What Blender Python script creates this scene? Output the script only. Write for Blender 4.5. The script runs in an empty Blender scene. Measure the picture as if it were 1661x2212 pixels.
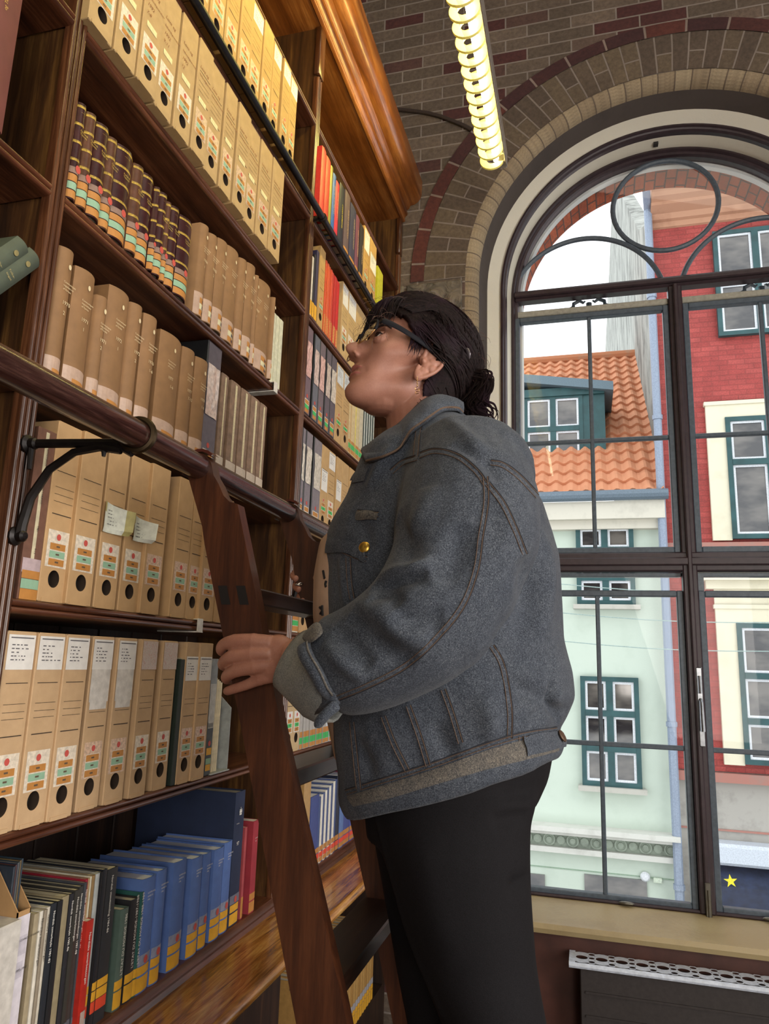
import bpy, bmesh, math, random
from mathutils import Vector, Matrix
from mathutils.bvhtree import BVHTree
import numpy as np
random.seed(7)
PI = math.pi
SC = bpy.context.scene
COL = SC.collection
# ---------------------------------------------------------------- camera (origin is the eye; floor at z = -1.6)
F_PX, YAW, PITCH, ROLL = 1578.04, 0.2706195, 0.20206762, -0.03119775
def _rot(y, p, r):
    c, s = math.cos, math.sin
    B = np.array([[1,0,0],[0,0,-1],[0,1,0]], float)
    Rz = np.array([[c(y),s(y),0],[-s(y),c(y),0],[0,0,1]])
    Rx = np.array([[1,0,0],[0,c(p),s(p)],[0,-s(p),c(p)]])
    Rr = np.array([[c(r),s(r),0],[-s(r),c(r),0],[0,0,1]])
    return Rr @ Rx @ B @ Rz
RC = _rot(YAW, PITCH, ROLL)
cam_d = bpy.data.cameras.new('camera'); cam_d.sensor_fit = 'HORIZONTAL'; cam_d.sensor_width = 36
cam_d.lens = 36 * F_PX / 1661; cam_d.clip_start = .02; cam_d.clip_end = 200
cam = bpy.data.objects.new('camera', cam_d); COL.objects.link(cam)
M4 = Matrix.Identity(4)
for i in range(3):
    M4[i][0] = RC[0][i]; M4[i][1] = -RC[1][i]; M4[i][2] = -RC[2][i]
cam.matrix_world = M4
SC.camera = cam
def ray(x, y): return RC.T @ np.array([(x-830.5)/F_PX, (y-1106)/F_PX, 1.0])
def onX(x, y, X): d = ray(x, y); return d*(X/d[0])
def onY(x, y, Y): d = ray(x, y); return d*(Y/d[1])
def proj(p):
    c = RC @ np.array(p, float); return 830.5+F_PX*c[0]/c[2], 1106+F_PX*c[1]/c[2]
def ysolve(px, z, X):
    """Y of the point of the line (X, *, z) that is seen in column px"""
    lo, hi = .3, 4.2
    for _ in range(40):
        m = (lo+hi)/2
        if proj((X, m, z))[0] < px: lo = m
        else: hi = m
    return (lo+hi)/2
# ---------------------------------------------------------------- node materials
def lin(c):
    return tuple(((v/12.92) if v <= .04045 else ((v+.055)/1.055)**2.4) for v in c[:3]) + (1,)
def rgb(h): return lin(tuple(int(h[i:i+2], 16)/255 for i in (0, 2, 4)))
class NT:
    def __init__(s, name):
        s.m = bpy.data.materials.new(name); s.m.use_nodes = True; s.t = s.m.node_tree
        s.n = s.t.nodes; s.b = s.n['Principled BSDF']
    def add(s, typ, **kw):
        n = s.n.new(typ)
        for k, v in kw.items():
            if k.startswith('i_'):
                key = k[2:].replace('_', ' ')
                n.inputs[key].default_value = v
            else: setattr(n, k, v)
        return n
    def link(s, a, b): s.t.links.new(a, b)
    def setb(s, **kw):
        for k, v in kw.items(): s.b.inputs[k.replace('_', ' ')].default_value = v
    def coords(s, kind='Object', scale=(1,1,1), loc=(0,0,0), rot=(0,0,0)):
        tc = s.add('ShaderNodeTexCoord'); mp = s.add('ShaderNodeMapping')
        mp.inputs['Scale'].default_value = scale; mp.inputs['Location'].default_value = loc; mp.inputs['Rotation'].default_value = rot
        s.link(tc.outputs[kind], mp.inputs['Vector']); return mp.outputs[0]
    def ramp(s, fac, stops):
        r = s.add('ShaderNodeValToRGB'); e = r.color_ramp.elements
        e[0].position, e[0].color = stops[0]; e[1].position, e[1].color = stops[-1]
        for p, c in stops[1:-1]:
            q = e.new(p); q.color = c
        s.link(fac, r.inputs[0]); return r.outputs[0]
    def noise(s, vec, scale, detail=4, rough=.55, dist=0):
        n = s.add('ShaderNodeTexNoise'); n.inputs['Scale'].default_value = scale; n.inputs['Detail'].default_value = detail
        n.inputs['Roughness'].default_value = rough; n.inputs['Distortion'].default_value = dist
        if vec is not None: s.link(vec, n.inputs['Vector'])
        return n.outputs[0]
    def mix(s, a, b, fac, mode='MIX'):
        m = s.add('ShaderNodeMix', data_type='RGBA', blend_type=mode)
        for k, v in ((0, fac), (6, a), (7, b)):
            if hasattr(v, 'links'): s.link(v, m.inputs[k])
            else: m.inputs[k].default_value = v
        return m.outputs[2]
    def bump(s, h, strength=.3, dist=.002, normal=None):
        b = s.add('ShaderNodeBump'); b.inputs['Strength'].default_value = strength; b.inputs['Distance'].default_value = dist
        s.link(h, b.inputs['Height'])
        if normal is not None: s.link(normal, b.inputs['Normal'])
        s.link(b.outputs[0], s.b.inputs['Normal']); return b.outputs[0]
    def col(s, c): s.link(c, s.b.inputs['Base Color'])
_mc = {}
def cached(f):
    def g(*a, **k):
        key = (f.__name__, a, tuple(sorted(k.items())))
        if key not in _mc: _mc[key] = f(*a, **k)
        return _mc[key]
    return g
@cached
def plain(hexc, rough=.6, var=.08, metal=0, scale=60, bump=0):
    t = NT('paint_' + hexc); c = rgb(hexc)
    v = t.coords('Object')
    n = t.noise(v, scale, 5)
    d = tuple(x*(1-2.2*var) for x in c[:3]) + (1,); l = tuple(min(1, x*(1+2*var)) for x in c[:3]) + (1,)
    t.col(t.ramp(n, [(.3, d), (.7, l)])); t.setb(Roughness=rough, Metallic=metal)
    if bump: t.bump(n, bump, .001)
    return t.m
@cached
def wood(name, dark, mid, light, axis=1, rough=.35, gscale=9, coat=0, streak=5.5, bump=.15, dist=.6):
    t = NT(name)
    sc = [1,1,1]; sc[axis] = .06
    v = t.coords('Object', scale=tuple(x*gscale for x in sc))
    n = t.noise(v, streak, 6, .62, dist)
    v2 = t.coords('Object', scale=tuple(x*gscale*7 for x in sc))
    n2 = t.noise(v2, 6, 3, .7)
    n3 = t.noise(t.coords('Object'), 3.5, 3)
    a = t.ramp(n, [(.30, rgb(dark)), (.5, rgb(mid)), (.72, rgb(light))])
    b = t.ramp(n2, [(.35, (.55,.5,.46,1)), (.62, (1,1,1,1))])
    c = t.mix(a, b, .7, 'MULTIPLY')
    c = t.mix(c, t.ramp(n3, [(.35, (.62,.58,.56,1)), (.65, (1.0,1.0,1.0,1))]), .8, 'MULTIPLY')
    t.col(c); t.setb(Roughness=rough)
    t.b.inputs['Coat Weight'].default_value = coat; t.b.inputs['Coat Roughness'].default_value = .12
    t.bump(n2, bump, .001)
    return t.m
@cached
def cardboard(hexc, speck='8f7350'):
    t = NT('cardboard_' + hexc)
    v = t.coords('Object'); n = t.noise(v, 900, 2, .7); n2 = t.noise(v, 30, 4)
    c = t.mix(rgb(hexc), rgb(speck), t.ramp(n, [(.6, (0,0,0,1)), (.74, (.55,.55,.55,1))]))
    c = t.mix(c, t.ramp(n2, [(.3, (.86,.85,.83,1)), (.7, (1,1,1,1))]), 1, 'MULTIPLY')
    t.col(c); t.setb(Roughness=.75); t.bump(n, .12, .0006); return t.m
@cached
def cloth(hexc, rough=.7, scale=1400):
    t = NT('bookcloth_' + hexc); v = t.coords('Object')
    n = t.noise(v, scale, 2); n2 = t.noise(v, 18, 4)
    c = t.mix(rgb(hexc), t.ramp(n2, [(.3, (.8,.8,.8,1)), (.7, (1.08,1.08,1.08,1))]), 1, 'MULTIPLY')
    t.col(c); t.setb(Roughness=rough); t.bump(n, .25, .0005); return t.m
@cached
def paper_edge(hexc='d9cfb8', axis=1):
    t = NT('page_edges_' + hexc); sc = [3,3,3]; sc[axis] = 900
    n = t.noise(t.coords('Object', scale=tuple(sc)), 1, 2)
    t.col(t.ramp(n, [(.35, tuple(x*.8 for x in rgb(hexc)[:3])+(1,)), (.65, rgb(hexc))])); t.setb(Roughness=.85); return t.m
@cached
def brick(name, c1, c2, mort, bw=.236, bh=.076, m=.010, uvscale=1, red=None, rough=.85, bumps=.7):
    t = NT(name); tc = t.add('ShaderNodeTexCoord'); v = tc.outputs['UV']
    b = t.add('ShaderNodeTexBrick'); b.offset = .5; b.squash = 1
    t.link(v, b.inputs['Vector'])
    b.inputs['Scale'].default_value = 1; b.inputs['Brick Width'].default_value = bw; b.inputs['Row Height'].default_value = bh
    b.inputs['Mortar Size'].default_value = m*.5; b.inputs['Mortar Smooth'].default_value = .25; b.inputs['Bias'].default_value = 0
    b.inputs['Color1'].default_value = (0,0,0,1); b.inputs['Color2'].default_value = (1,1,1,1); b.inputs['Mortar'].default_value = (.5,.5,.5,1)
    stops = [(0, rgb(c1)), (.62, rgb(c2)), (1, rgb(red or c2))]
    if red: stops = [(0, rgb(c1)), (.45, rgb(c2)), (.8, rgb(c1)), (.9, rgb(red)), (1, rgb(red))]
    body = t.ramp(b.outputs['Color'], stops)
    n = t.noise(v, 45, 6, .65); n2 = t.noise(v, 4, 3)
    body = t.mix(body, t.ramp(n, [(.3, (.62,.6,.6,1)), (.7, (1.15,1.12,1.1,1))]), 1, 'MULTIPLY')
    c = t.mix(body, rgb(mort), b.outputs['Fac'])
    c = t.mix(c, t.ramp(n2, [(.3, (.8,.8,.8,1)), (.7, (1.05,1.05,1.05,1))]), 1, 'MULTIPLY')
    t.col(c); t.setb(Roughness=rough)
    mm = t.add('ShaderNodeMath', operation='MULTIPLY_ADD'); t.link(b.outputs['Fac'], mm.inputs[0]); mm.inputs[1].default_value = -1.2; t.link(n, mm.inputs[2])
    t.bump(mm.outputs[0], bumps, .006); return t.m
@cached
def plaster(hexc, dirt='7d7f78', scale=6, amount=.5, rough=.85):
    t = NT('plaster_' + hexc); v = t.coords('Object')
    n = t.noise(v, scale, 8, .65); n2 = t.noise(v, 60, 4)
    c = t.mix(rgb(hexc), rgb(dirt), t.ramp(n, [(.5, (0,0,0,1)), (.8, (amount,)*3+(1,))]))
    t.col(c); t.setb(Roughness=rough); t.bump(n2, .3, .004); return t.m
@cached
def glassy(name='window_glass', tint=(1,1,1,1), spec=.5):
    t = NT(name); mx = t.add('ShaderNodeMixShader'); tr = t.add('ShaderNodeBsdfTransparent'); gl = t.add('ShaderNodeBsdfGlossy')
    gl.inputs['Roughness'].default_value = .02; tr.inputs['Color'].default_value = tint
    fr = t.add('ShaderNodeFresnel'); fr.inputs['IOR'].default_value = 1.45
    mu = t.add('ShaderNodeMath', operation='MULTIPLY'); t.link(fr.outputs[0], mu.inputs[0]); mu.inputs[1].default_value = spec
    t.link(mu.outputs[0], mx.inputs[0]); t.link(tr.outputs[0], mx.inputs[1]); t.link(gl.outputs[0], mx.inputs[2])
    t.link(mx.outputs[0], t.n['Material Output'].inputs['Surface']); return t.m
@cached
def emit(hexc, strength):
    t = NT('lit_' + hexc); t.setb(); t.b.inputs['Base Color'].default_value = rgb(hexc)
    t.b.inputs['Emission Color'].default_value = rgb(hexc); t.b.inputs['Emission Strength'].default_value = strength; return t.m
# ---------------------------------------------------------------- mesh building
class MB:
    def __init__(s): s.v = []; s.f = []; s.m = []; s.uv = []
    def face(s, idx, mat=0, uv=None): s.f.append(tuple(idx)); s.m.append(mat); s.uv.append(uv)
    def quad(s, a, b, c, d, mat=0, uv=None):
        k = len(s.v); s.v += [tuple(map(float, p)) for p in (a, b, c, d)]; s.face((k, k+1, k+2, k+3), mat, uv)
    def box(s, x0, x1, y0, y1, z0, z1, mat=0, c=0):
        if c:
            bm = bmesh.new(); bmesh.ops.create_cube(bm, size=1)
            for v in bm.verts: v.co = ((x0+x1)/2+v.co.x*(x1-x0), (y0+y1)/2+v.co.y*(y1-y0), (z0+z1)/2+v.co.z*(z1-z0))
            bmesh.ops.bevel(bm, geom=list(bm.edges), offset=c, segments=1, affect='EDGES', clamp_overlap=True)
            s.bm(bm, mat); return
        k = len(s.v)
        s.v += [(x, y, z) for x in (x0, x1) for y in (y0, y1) for z in (z0, z1)]
        for q in ((0,1,3,2),(4,6,7,5),(0,4,5,1),(2,3,7,6),(0,2,6,4),(1,5,7,3)): s.face([k+i for i in q], mat)
    def bm(s, bm, mat=0, mtx=None):
        if mtx: bm.transform(mtx)
        k = len(s.v); bm.verts.index_update(); s.v += [tuple(v.co) for v in bm.verts]
        for f in bm.faces: s.face([k+v.index for v in f.verts], mat)
        bm.free()
    def prism(s, prof, axis, a0, a1, mat=0, cap=True, uv=False):
        """closed profile (list of 2-tuples in the two other axes, in xyz order) run from a0 to a1"""
        def P(p, a): return (a, p[0], p[1]) if axis == 0 else ((p[0], a, p[1]) if axis == 1 else (p[0], p[1], a))
        k = len(s.v); n = len(prof); s.v += [P(p, a0) for p in prof] + [P(p, a1) for p in prof]
        for i in range(n): j = (i+1) % n; s.face((k+i, k+j, k+n+j, k+n+i), mat)
        if cap: s.face([k+i for i in range(n)][::-1], mat); s.face([k+n+i for i in range(n)], mat)
    def tube(s, pts, r, seg=10, mat=0, cap=True, flat=None, up=None, closed=False):
        pts = [Vector(p) for p in pts]; n = len(pts); k = len(s.v)
        rr = r if hasattr(r, '__len__') else [r]*n
        t0 = (pts[1]-pts[0]).normalized(); ref = Vector(up) if up else (Vector((0,0,1)) if abs(t0.z) < .9 else Vector((1,0,0)))
        for i in range(n):
            if closed: t = pts[(i+1) % n]-pts[i-1]
            else: t = pts[min(i+1, n-1)]-pts[max(i-1, 0)]
            t.normalize(); u = (ref - t*ref.dot(t)); u.normalize(); ref = u if not up else ref; w = t.cross(u)
            a, b = (rr[i], rr[i]*flat if flat else rr[i])
            for j in range(seg):
                th = 2*PI*j/seg; s.v.append(tuple(pts[i]+u*(math.sin(th)*a)+w*(math.cos(th)*b)))
        m = n if closed else n-1
        for i in range(m):
            for j in range(seg):
                a = k+i*seg+j; b = k+i*seg+(j+1) % seg; c = k+((i+1) % n)*seg+(j+1) % seg; d = k+((i+1) % n)*seg+j
                s.face((a, b, c, d), mat)
        if cap and not closed: s.face([k+j for j in range(seg)][::-1], mat); s.face([k+(n-1)*seg+j for j in range(seg)], mat)
    def lathe(s, prof, origin, axis, seg=24, mat=0):
        """prof: (radius, height) along the axis direction"""
        o = Vector(origin); ax = Vector(axis).normalized(); u = ax.orthogonal().normalized(); w = ax.cross(u); k = len(s.v); n = len(prof)
        for r, h in prof:
            for j in range(seg):
                th = 2*PI*j/seg; s.v.append(tuple(o+ax*h+(u*math.cos(th)+w*math.sin(th))*r))
        for i in range(n-1):
            for j in range(seg): s.face((k+i*seg+j, k+i*seg+(j+1) % seg, k+(i+1)*seg+(j+1) % seg, k+(i+1)*seg+j), mat)
        if prof[0][0] > 1e-5: s.face([k+j for j in range(seg)][::-1], mat)
        if prof[-1][0] > 1e-5: s.face([k+(n-1)*seg+j for j in range(seg)], mat)
    def sphere(s, c, r, seg=16, rings=10, mat=0, scale=(1,1,1), mtx=None):
        bm = bmesh.new(); bmesh.ops.create_uvsphere(bm, u_segments=seg, v_segments=rings, radius=r)
        M = Matrix.Translation(Vector(c)) @ (mtx or Matrix.Identity(4)) @ Matrix.Diagonal((*scale, 1)); s.bm(bm, mat, M)
    def mesh(s, name, mats, smooth=35):
        me = bpy.data.meshes.new(name); me.from_pydata(s.v, [], s.f)
        for m in (mats if isinstance(mats, (list, tuple)) else [mats]): me.materials.append(m)
        me.polygons.foreach_set('material_index', s.m)
        if any(u is not None for u in s.uv):
            ul = me.uv_layers.new(name='UVMap'); i = 0
            for f, u in zip(s.f, s.uv):
                for q in range(len(f)):
                    if u is not None: ul.data[i].uv = u[q]
                    i += 1
        if smooth:
            me.polygons.foreach_set('use_smooth', [True]*len(me.polygons))
            if smooth < 180: me.set_sharp_from_angle(angle=math.radians(smooth))
        me.update(); return me
    def build(s, name, mats, parent=None, smooth=35):
        o = bpy.data.objects.new(name, s.mesh(name, mats, smooth)); COL.objects.link(o)
        if parent: o.parent = parent
        return o
def link_obj(name, me, parent=None, loc=None):
    o = bpy.data.objects.new(name, me); COL.objects.link(o)
    if parent: o.parent = parent
    if loc is not None: o.location = loc
    return o
def tag(o, label, cat, group=None):
    o['label'] = label; o['category'] = cat
    if group: o['group'] = group
    return o
def struct(o): o['kind'] = 'structure'; return o
def thing(name, label, cat, loc=(0,0,0), group=None):
    o = bpy.data.objects.new(name, None); COL.objects.link(o); o.location = loc; o.empty_display_size = .05
    return tag(o, label, cat, group)
def arc(cx, cz, r, a0, a1, n): return [(cx+r*math.cos(a0+(a1-a0)*i/n), cz+r*math.sin(a0+(a1-a0)*i/n)) for i in range(n+1)]
_tx = {}
def text_mesh(txt, size, mat, align='LEFT', bold=0, shear=0, spacing=1):
    """flat lettering in its own local xy plane, as a mesh"""
    key = (txt, size, mat.name, align, bold, shear, spacing)
    if key in _tx: return _tx[key]
    cu = bpy.data.curves.new('lettering', 'FONT'); cu.body = txt; cu.size = size; cu.align_x = align; cu.offset = bold; cu.shear = shear
    cu.space_character = spacing; cu.resolution_u = 2; cu.extrude = 0
    ob = bpy.data.objects.new('lettering', cu); COL.objects.link(ob)
    dg = bpy.context.evaluated_depsgraph_get(); me = bpy.data.meshes.new_from_object(ob.evaluated_get(dg))
    bpy.data.objects.remove(ob); bpy.data.curves.remove(cu)
    me.materials.clear(); me.materials.append(mat); me.name = 'lettering'; _tx[key] = me; return me
# text frames: columns = reading direction, up direction, outward normal
T_ROW = Matrix(((0,0,1,0),(1,0,0,0),(0,1,0,0),(0,0,0,1)))          # faces +X, reads along +Y
T_DOWN = Matrix(((0,0,1,0),(0,1,0,0),(-1,0,0,0),(0,0,0,1)))        # faces +X, reads downward
T_UP = Matrix(((0,0,1,0),(0,-1,0,0),(1,0,0,0),(0,0,0,1)))          # faces +X, reads upward
def put_text(name, txt, size, mat, frame, loc, parent, **kw):
    o = link_obj(name, text_mesh(txt, size, mat, **kw), parent)
    o.matrix_local = Matrix.Translation(Vector(loc)) @ frame; return o
# ================================================================ THE ROOM
YW = 3.5                      # inner face of the window wall
XC, ZC = .47, 2.0             # centre of the arch
FLOOR = -1.6
wallbrick = brick('room_brick', '75675a', '62564a', '8d8279', red='54302e')
def ring_pts(r, y, n=56, zb=-1.06):
    """left jamb foot, up, over the arch and down the right jamb"""
    P = [(XC-r, y, zb)] + [(XC-r, y, zb+(ZC-zb)*i/8) for i in range(1, 8)]
    P += [(XC-r*math.cos(PI*i/n), y, ZC+r*math.sin(PI*i/n)) for i in range(n+1)]
    P += [(XC+r, y, ZC-(ZC-zb)*i/8) for i in range(1, 9)]
    return P
def ring_band(mb, ra, ya, rb, yb, mat=0, zb=-1.06, n=56, uvmode=None):
    A = ring_pts(ra, ya, n, zb); B = ring_pts(rb, yb, n, zb); C_ = ring_pts(1.0, ya, n, zb); L = 0; w = math.hypot(ra-rb, ya-yb)
    for i in range(len(A)-1):
        d = (Vector(C_[i+1])-Vector(C_[i])).length
        uv = [(.1, L), (.1, L+d), (.1+w, L+d), (.1+w, L)]
        mb.quad(A[i], A[i+1], B[i+1], B[i], mat, uv); L += d
# window wall with the arched opening
w = MB(); R0 = 1.04
def wq(x0, z0, x1, z1): w.quad((x0,YW,z0), (x1,YW,z0), (x1,YW,z1), (x0,YW,z1), 0, [(x0,z0),(x1,z0),(x1,z1),(x0,z1)])
wq(-1.3, FLOOR, XC-R0, ZC); wq(XC+R0, FLOOR, 3.4, ZC); wq(XC-R0, FLOOR, XC+R0, -1.09)
for i in range(56):
    a0, a1 = PI*i/56, PI*(i+1)/56
    p0 = (XC-R0*math.cos(a0), ZC+R0*math.sin(a0)); p1 = (XC-R0*math.cos(a1), ZC+R0*math.sin(a1))
    w.quad((p0[0],YW,p0[1]), (p1[0],YW,p1[1]), (p1[0],YW,5.2), (p0[0],YW,5.2), 0, [p0, p1, (p1[0],5.2), (p0[0],5.2)])
wq(-1.3, ZC, XC-R0, 5.2); wq(XC+R0, ZC, 3.4, 5.2)
w.quad((-1.3,YW+.55,FLOOR), (-1.3,YW+.55,4.5), (-.6,YW+.55,4.5), (-.6,YW+.55,FLOOR)); w.quad((-.6,YW,FLOOR), (-.6,YW+.5,FLOOR), (-.6,YW+.5,4.5), (-.6,YW,4.5))
struct(w.build('wall_window', [wallbrick], smooth=0))
# wall below the sill is painted dark red brown
w = MB(); w.box(-.56, 3.4, YW-.015, YW+.01, FLOOR, -1.104)
struct(w.build('wall_window_apron', [plain('4a2a22', .55, .15, scale=8)], smooth=0))
# decorated courses at the springing line
def course(name, x0, x1, z0, z1, mat, d=.012):
    m = MB(); m.box(x0, x1, YW-d, YW+.02, z0, z1)
    for f in range(len(m.f)): m.uv[f] = [(m.v[i][0]+m.v[i][1], m.v[i][2]) for i in m.f[f]]
    return struct(m.build(name, [mat], smooth=0))
course('trim_1', -1.0, XC-1.05, ZC-.32, ZC-.22, brick('red_course', '7d3a26', '8c4630', '87776a', bw=.24, bh=.12))
t = NT('carved_stone'); v = t.coords('Object'); nz = t.noise(v, 9, 3, .5, 1.8)
t.col(t.ramp(nz, [(.35, rgb('4f4a42')), (.65, rgb('786e60'))])); t.setb(Roughness=.9); t.bump(nz, 1, .03)
m = MB()
for x0, x1 in ((-1.0, -.90), (-.885, -.585)):
    m.box(x0, x1, YW-.012, YW+.02, ZC-.2, ZC-.015, c=.006)
struct(m.build('trim_2', [t.m], smooth=0))
# arch: radial bricks, red brick ring, bullnose
m = MB()
def arch_only(mb, ra, ya, rb, yb, mat, uvf, n=72):
    for i in range(n):
        a0, a1 = PI*i/n, PI*(i+1)/n
        P = [(XC-r*math.cos(a), y, ZC+r*math.sin(a)) for r, y, a in ((ra,ya,a0),(ra,ya,a1),(rb,yb,a1),(rb,yb,a0))]
        mb.quad(*P, mat, [uvf(ra,a0), uvf(ra,a1), uvf(rb,a1), uvf(rb,a0)])
voussoir = brick('arch_brick', '716350', '5f5246', '887c72', bw=.236, bh=.080)
redring = brick('red_ring_brick', '66362c', '472a2b', '8b7a70', bw=.205, bh=.2, m=.014)
arch_only(m, 1.04, YW-.004, 1.262, YW-.004, 0, lambda r, a: (r-1.03, 1.15*a))
arch_only(m, 1.262, YW-.008, 1.335, YW-.008, 1, lambda r, a: (1.3*a, .1 if r < 1.3 else .173))
arch_only(m, 1.335, YW-.008, 1.335, YW+.01, 1, lambda r, a: (1.3*a, .173))
struct(m.build('trim_3', [voussoir, redring], smooth=0))
m = MB(); pr = [(1.04-.065*math.sin(q), YW+.065-.065*math.cos(q)) for q in [PI/2*i/6 for i in range(7)]]
for (ra, ya), (rb, yb) in zip(pr, pr[1:]): ring_band(m, ra, ya, rb, yb)
bull = brick('bullnose_brick', 'ae9f82', '9a8a70', '6a5c4e', bw=50, bh=.082, m=.007)
struct(m.build('trim_4', [bull], smooth=60))
# raised moulded arc left of the arch
m = MB()
P = [onY(*p, YW-.01) for p in [(846,236),(870,237),(897,240),(925,244),(952,251),(978,261),(1000,270),(1018,280)]]
m.tube([tuple(p) for p in P], .012, 8, flat=.6)
struct(m.build('trim_5', [plain('33261f', .7)]))
# reveal and window surrounds
m = MB(); ring_band(m, .975, YW+.065, .945, YW+.17)
struct(m.build('wall_window_reveal', [plaster('4c4440', '2f2b2a', 5)], smooth=60))
m = MB(); ring_band(m, .945, YW+.17, .872, YW+.205); ring_band(m, .845, YW+.24, .828, YW+.33)
struct(m.build('trim_6', [plaster('d3cfc0', 'b8b2a0', 3, .3)], smooth=60))
darkframe = plain('33252a', .42, .12, scale=30)
frame_blue = plain('4a5560', .45, .1)
m = MB()
pr = [(.874, .200), (.874, .188), (.862, .184), (.858, .196), (.850, .200), (.845, .215), (.845, .24)]
for (ra, ya), (rb, yb) in zip(pr, pr[1:]): ring_band(m, ra, YW+ya, rb, YW+yb)
pr = [(.828, .33), (.828, .312), (.815, .308), (.808, .325), (.795, .328), (.790, .345), (.790, .385)]
for (ra, ya), (rb, yb) in zip(pr, pr[1:]): ring_band(m, ra, YW+ya, rb, YW+yb)
WF = thing('arched_window', 'tall round-arched window with dark frames looking onto the street', 'window', (0,0,0))
del WF['label'], WF['category']; WF['kind'] = 'structure'; WF.name = 'window_1'
m.build('frame', [darkframe], WF, 60)
YG = YW+.345; XM = .497
m = MB()
def bar(x0, x1, z0, z1, y0=YG-.035, y1=YG+.03, c=.006): m.box(x0, x1, y0, y1, z0, z1, c=c)
zb = -1.06
# fixed frame: transoms and mullion
bar(-.34, 1.30, 1.995, 2.055); bar(-.34, 1.30, .478, .572, YG-.04)
bar(-.34, 1.30, 2.010, 2.040, YG-.055, YG-.02); bar(-.34, 1.30, .505, .545, YG-.058, YG-.02)
bar(XM-.034, XM+.034, .53, 2.0); bar(XM-.034, XM+.034, zb, .53, YG-.045)
bar(XM-.012, XM+.012, zb, 2.0, YG-.062, YG-.03); bar(-.34, 1.30, zb, -1.046, YG-.04)
m.build('crossbars', [darkframe], WF)
# sashes with thin glazing bars
def sash(x0, x1, z0, z1, zm, xm):
    q = MB(); t = .03
    for a in ((x0, x0+t, z0, z1), (x1-t, x1, z0, z1), (x0+t, x1-t, z0, z0+t), (x0+t, x1-t, z1-t, z1)): q.box(a[0], a[1], YG-.02, YG+.022, a[2], a[3], c=.004)
    q.box(x0, x1, YG-.012, YG+.014, zm-.011, zm+.011, c=.004); q.box(xm-.0105, xm+.0105, YG-.0135, YG+.0155, z0+t*.5, z1-t*.5, c=.004)
    return q.build('sash', [frame_blue], WF)
XR = 2*XM+.345
sash(-.345, XM-.034, .572, 1.90, 1.172, .057); sash(XM+.034, XR, .572, 1.90, 1.172, .905)
sash(-.345, XM-.034, -1.058, .385, -.357, .06); sash(XM+.034, XR, -1.058, .385, -.357, .905)
m = MB(); light = plain('9a978a', .5)
for x0, x1 in ((-.345, XM-.034), (XM+.034, XR)):
    m.box(x0, x1, YG-.015, YG+.02, 1.905, 1.94, c=.004)
m.build('ventilation_bar', [light], WF)
m = MB()
for x0, x1 in ((-.345, XM-.034), (XM+.034, XR)):
    m.box(x0, x1, YG+.0, YG+.05, .455, .475, c=.003); m.box(x0, x0+.03, YG-.01, YG+.02, .385, .47)
m.build('hopper_bar', [plain('59636b', .4)], WF)
# tracery in the fanlight
m = MB()
def hoop(cx, cz, r, a0, a1, rt=.014, n=48): m.tube([(cx+r*math.cos(a0+(a1-a0)*i/n), YG, cz+r*math.sin(a0+(a1-a0)*i/n)) for i in range(n+1)], rt, 8)
hoop(.473, 2.499, .272, 0, 2*PI); hoop(.037, 1.933, .42, math.radians(16), math.radians(165)); hoop(.945, 1.933, .42, math.radians(15), math.radians(164))
m.build('tracery', [frame_blue], WF)
# wrought scrolls in the ventilation gap
for cx in (.06, .93):
    m = MB()
    for sgn in (-1, 1):
        P = [(cx+sgn*x, YG+.04, 1.965+z) for x, z in ((.01,-.055),(.035,-.03),(.06,-.035),(.085,-.012),(.082,.02),(.05,.035),(.03,.02),(.02,.03))]
        m.tube(P, [.008,.010,.012,.012,.011,.010,.008,.005], 6)
        m.tube([(cx+sgn*.085, YG+.04, 1.965), (cx+sgn*.12, YG+.04, 1.95), (cx+sgn*.13, YG+.04, 1.965)], [.009,.006,.003], 6)
    m.tube([(cx, YG+.04, 1.89), (cx, YG+.04, 1.98)], [.012,.016], 8)
    m.build('iron_scroll', [plain('38444d', .5)], WF)
# glass
m = MB()
m.quad((-.35,YG+.004,-1.03), (1.35,YG+.004,-1.03), (1.35,YG+.004,2.02), (-.35,YG+.004,2.02))
P = [(XC-.80*math.cos(PI*i/32), YG+.004, ZC+.80*math.sin(PI*i/32)) for i in range(33)]
k = len(m.v); m.v += P; m.face(range(k, k+33))
m.build('pane', [glassy()], WF, 0)
# handle and bolt on the mullion
m = MB(); hx = XM+.012
m.tube([(hx, YG-.07, -.02), (hx, YG-.075, -.10)], .008, 8); m.box(hx-.014, hx+.014, YG-.066, YG-.045, -.34, .02, c=.004)
m.tube([(hx, YG-.066, -.13), (hx, YG-.09, -.14), (hx, YG-.095, -.27)], [.009,.008,.010], 8)
m.build('handle', [plain('8d9094', .3, metal=1)], WF)
m = MB(); m.box(XM-.012, XM+.012, YG-.07, YG-.045, -1.10, -.92, c=.003); m.tube([(XM, YG-.066, -1.1), (XM, YG-.066, -.95)], .007, 8)
m.lathe([(.028, 0), (.03, .006), (.02, .01)], (XM, YG-.07, -1.088), (0,0,1), 16)
for x in (.15, .75): m.sphere((x, YG-.05, -1.046), .022, scale=(1.6,.5,.4))
m.build('bolt', [plain('6d6a62', .4, metal=1)], WF)
m = MB(); m.box(.423, .447, YW+.262, YW+.29, ZC+.826, ZC+.845)
m.build('vent_plug', [plain('2a2624', .6)], WF)
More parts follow.
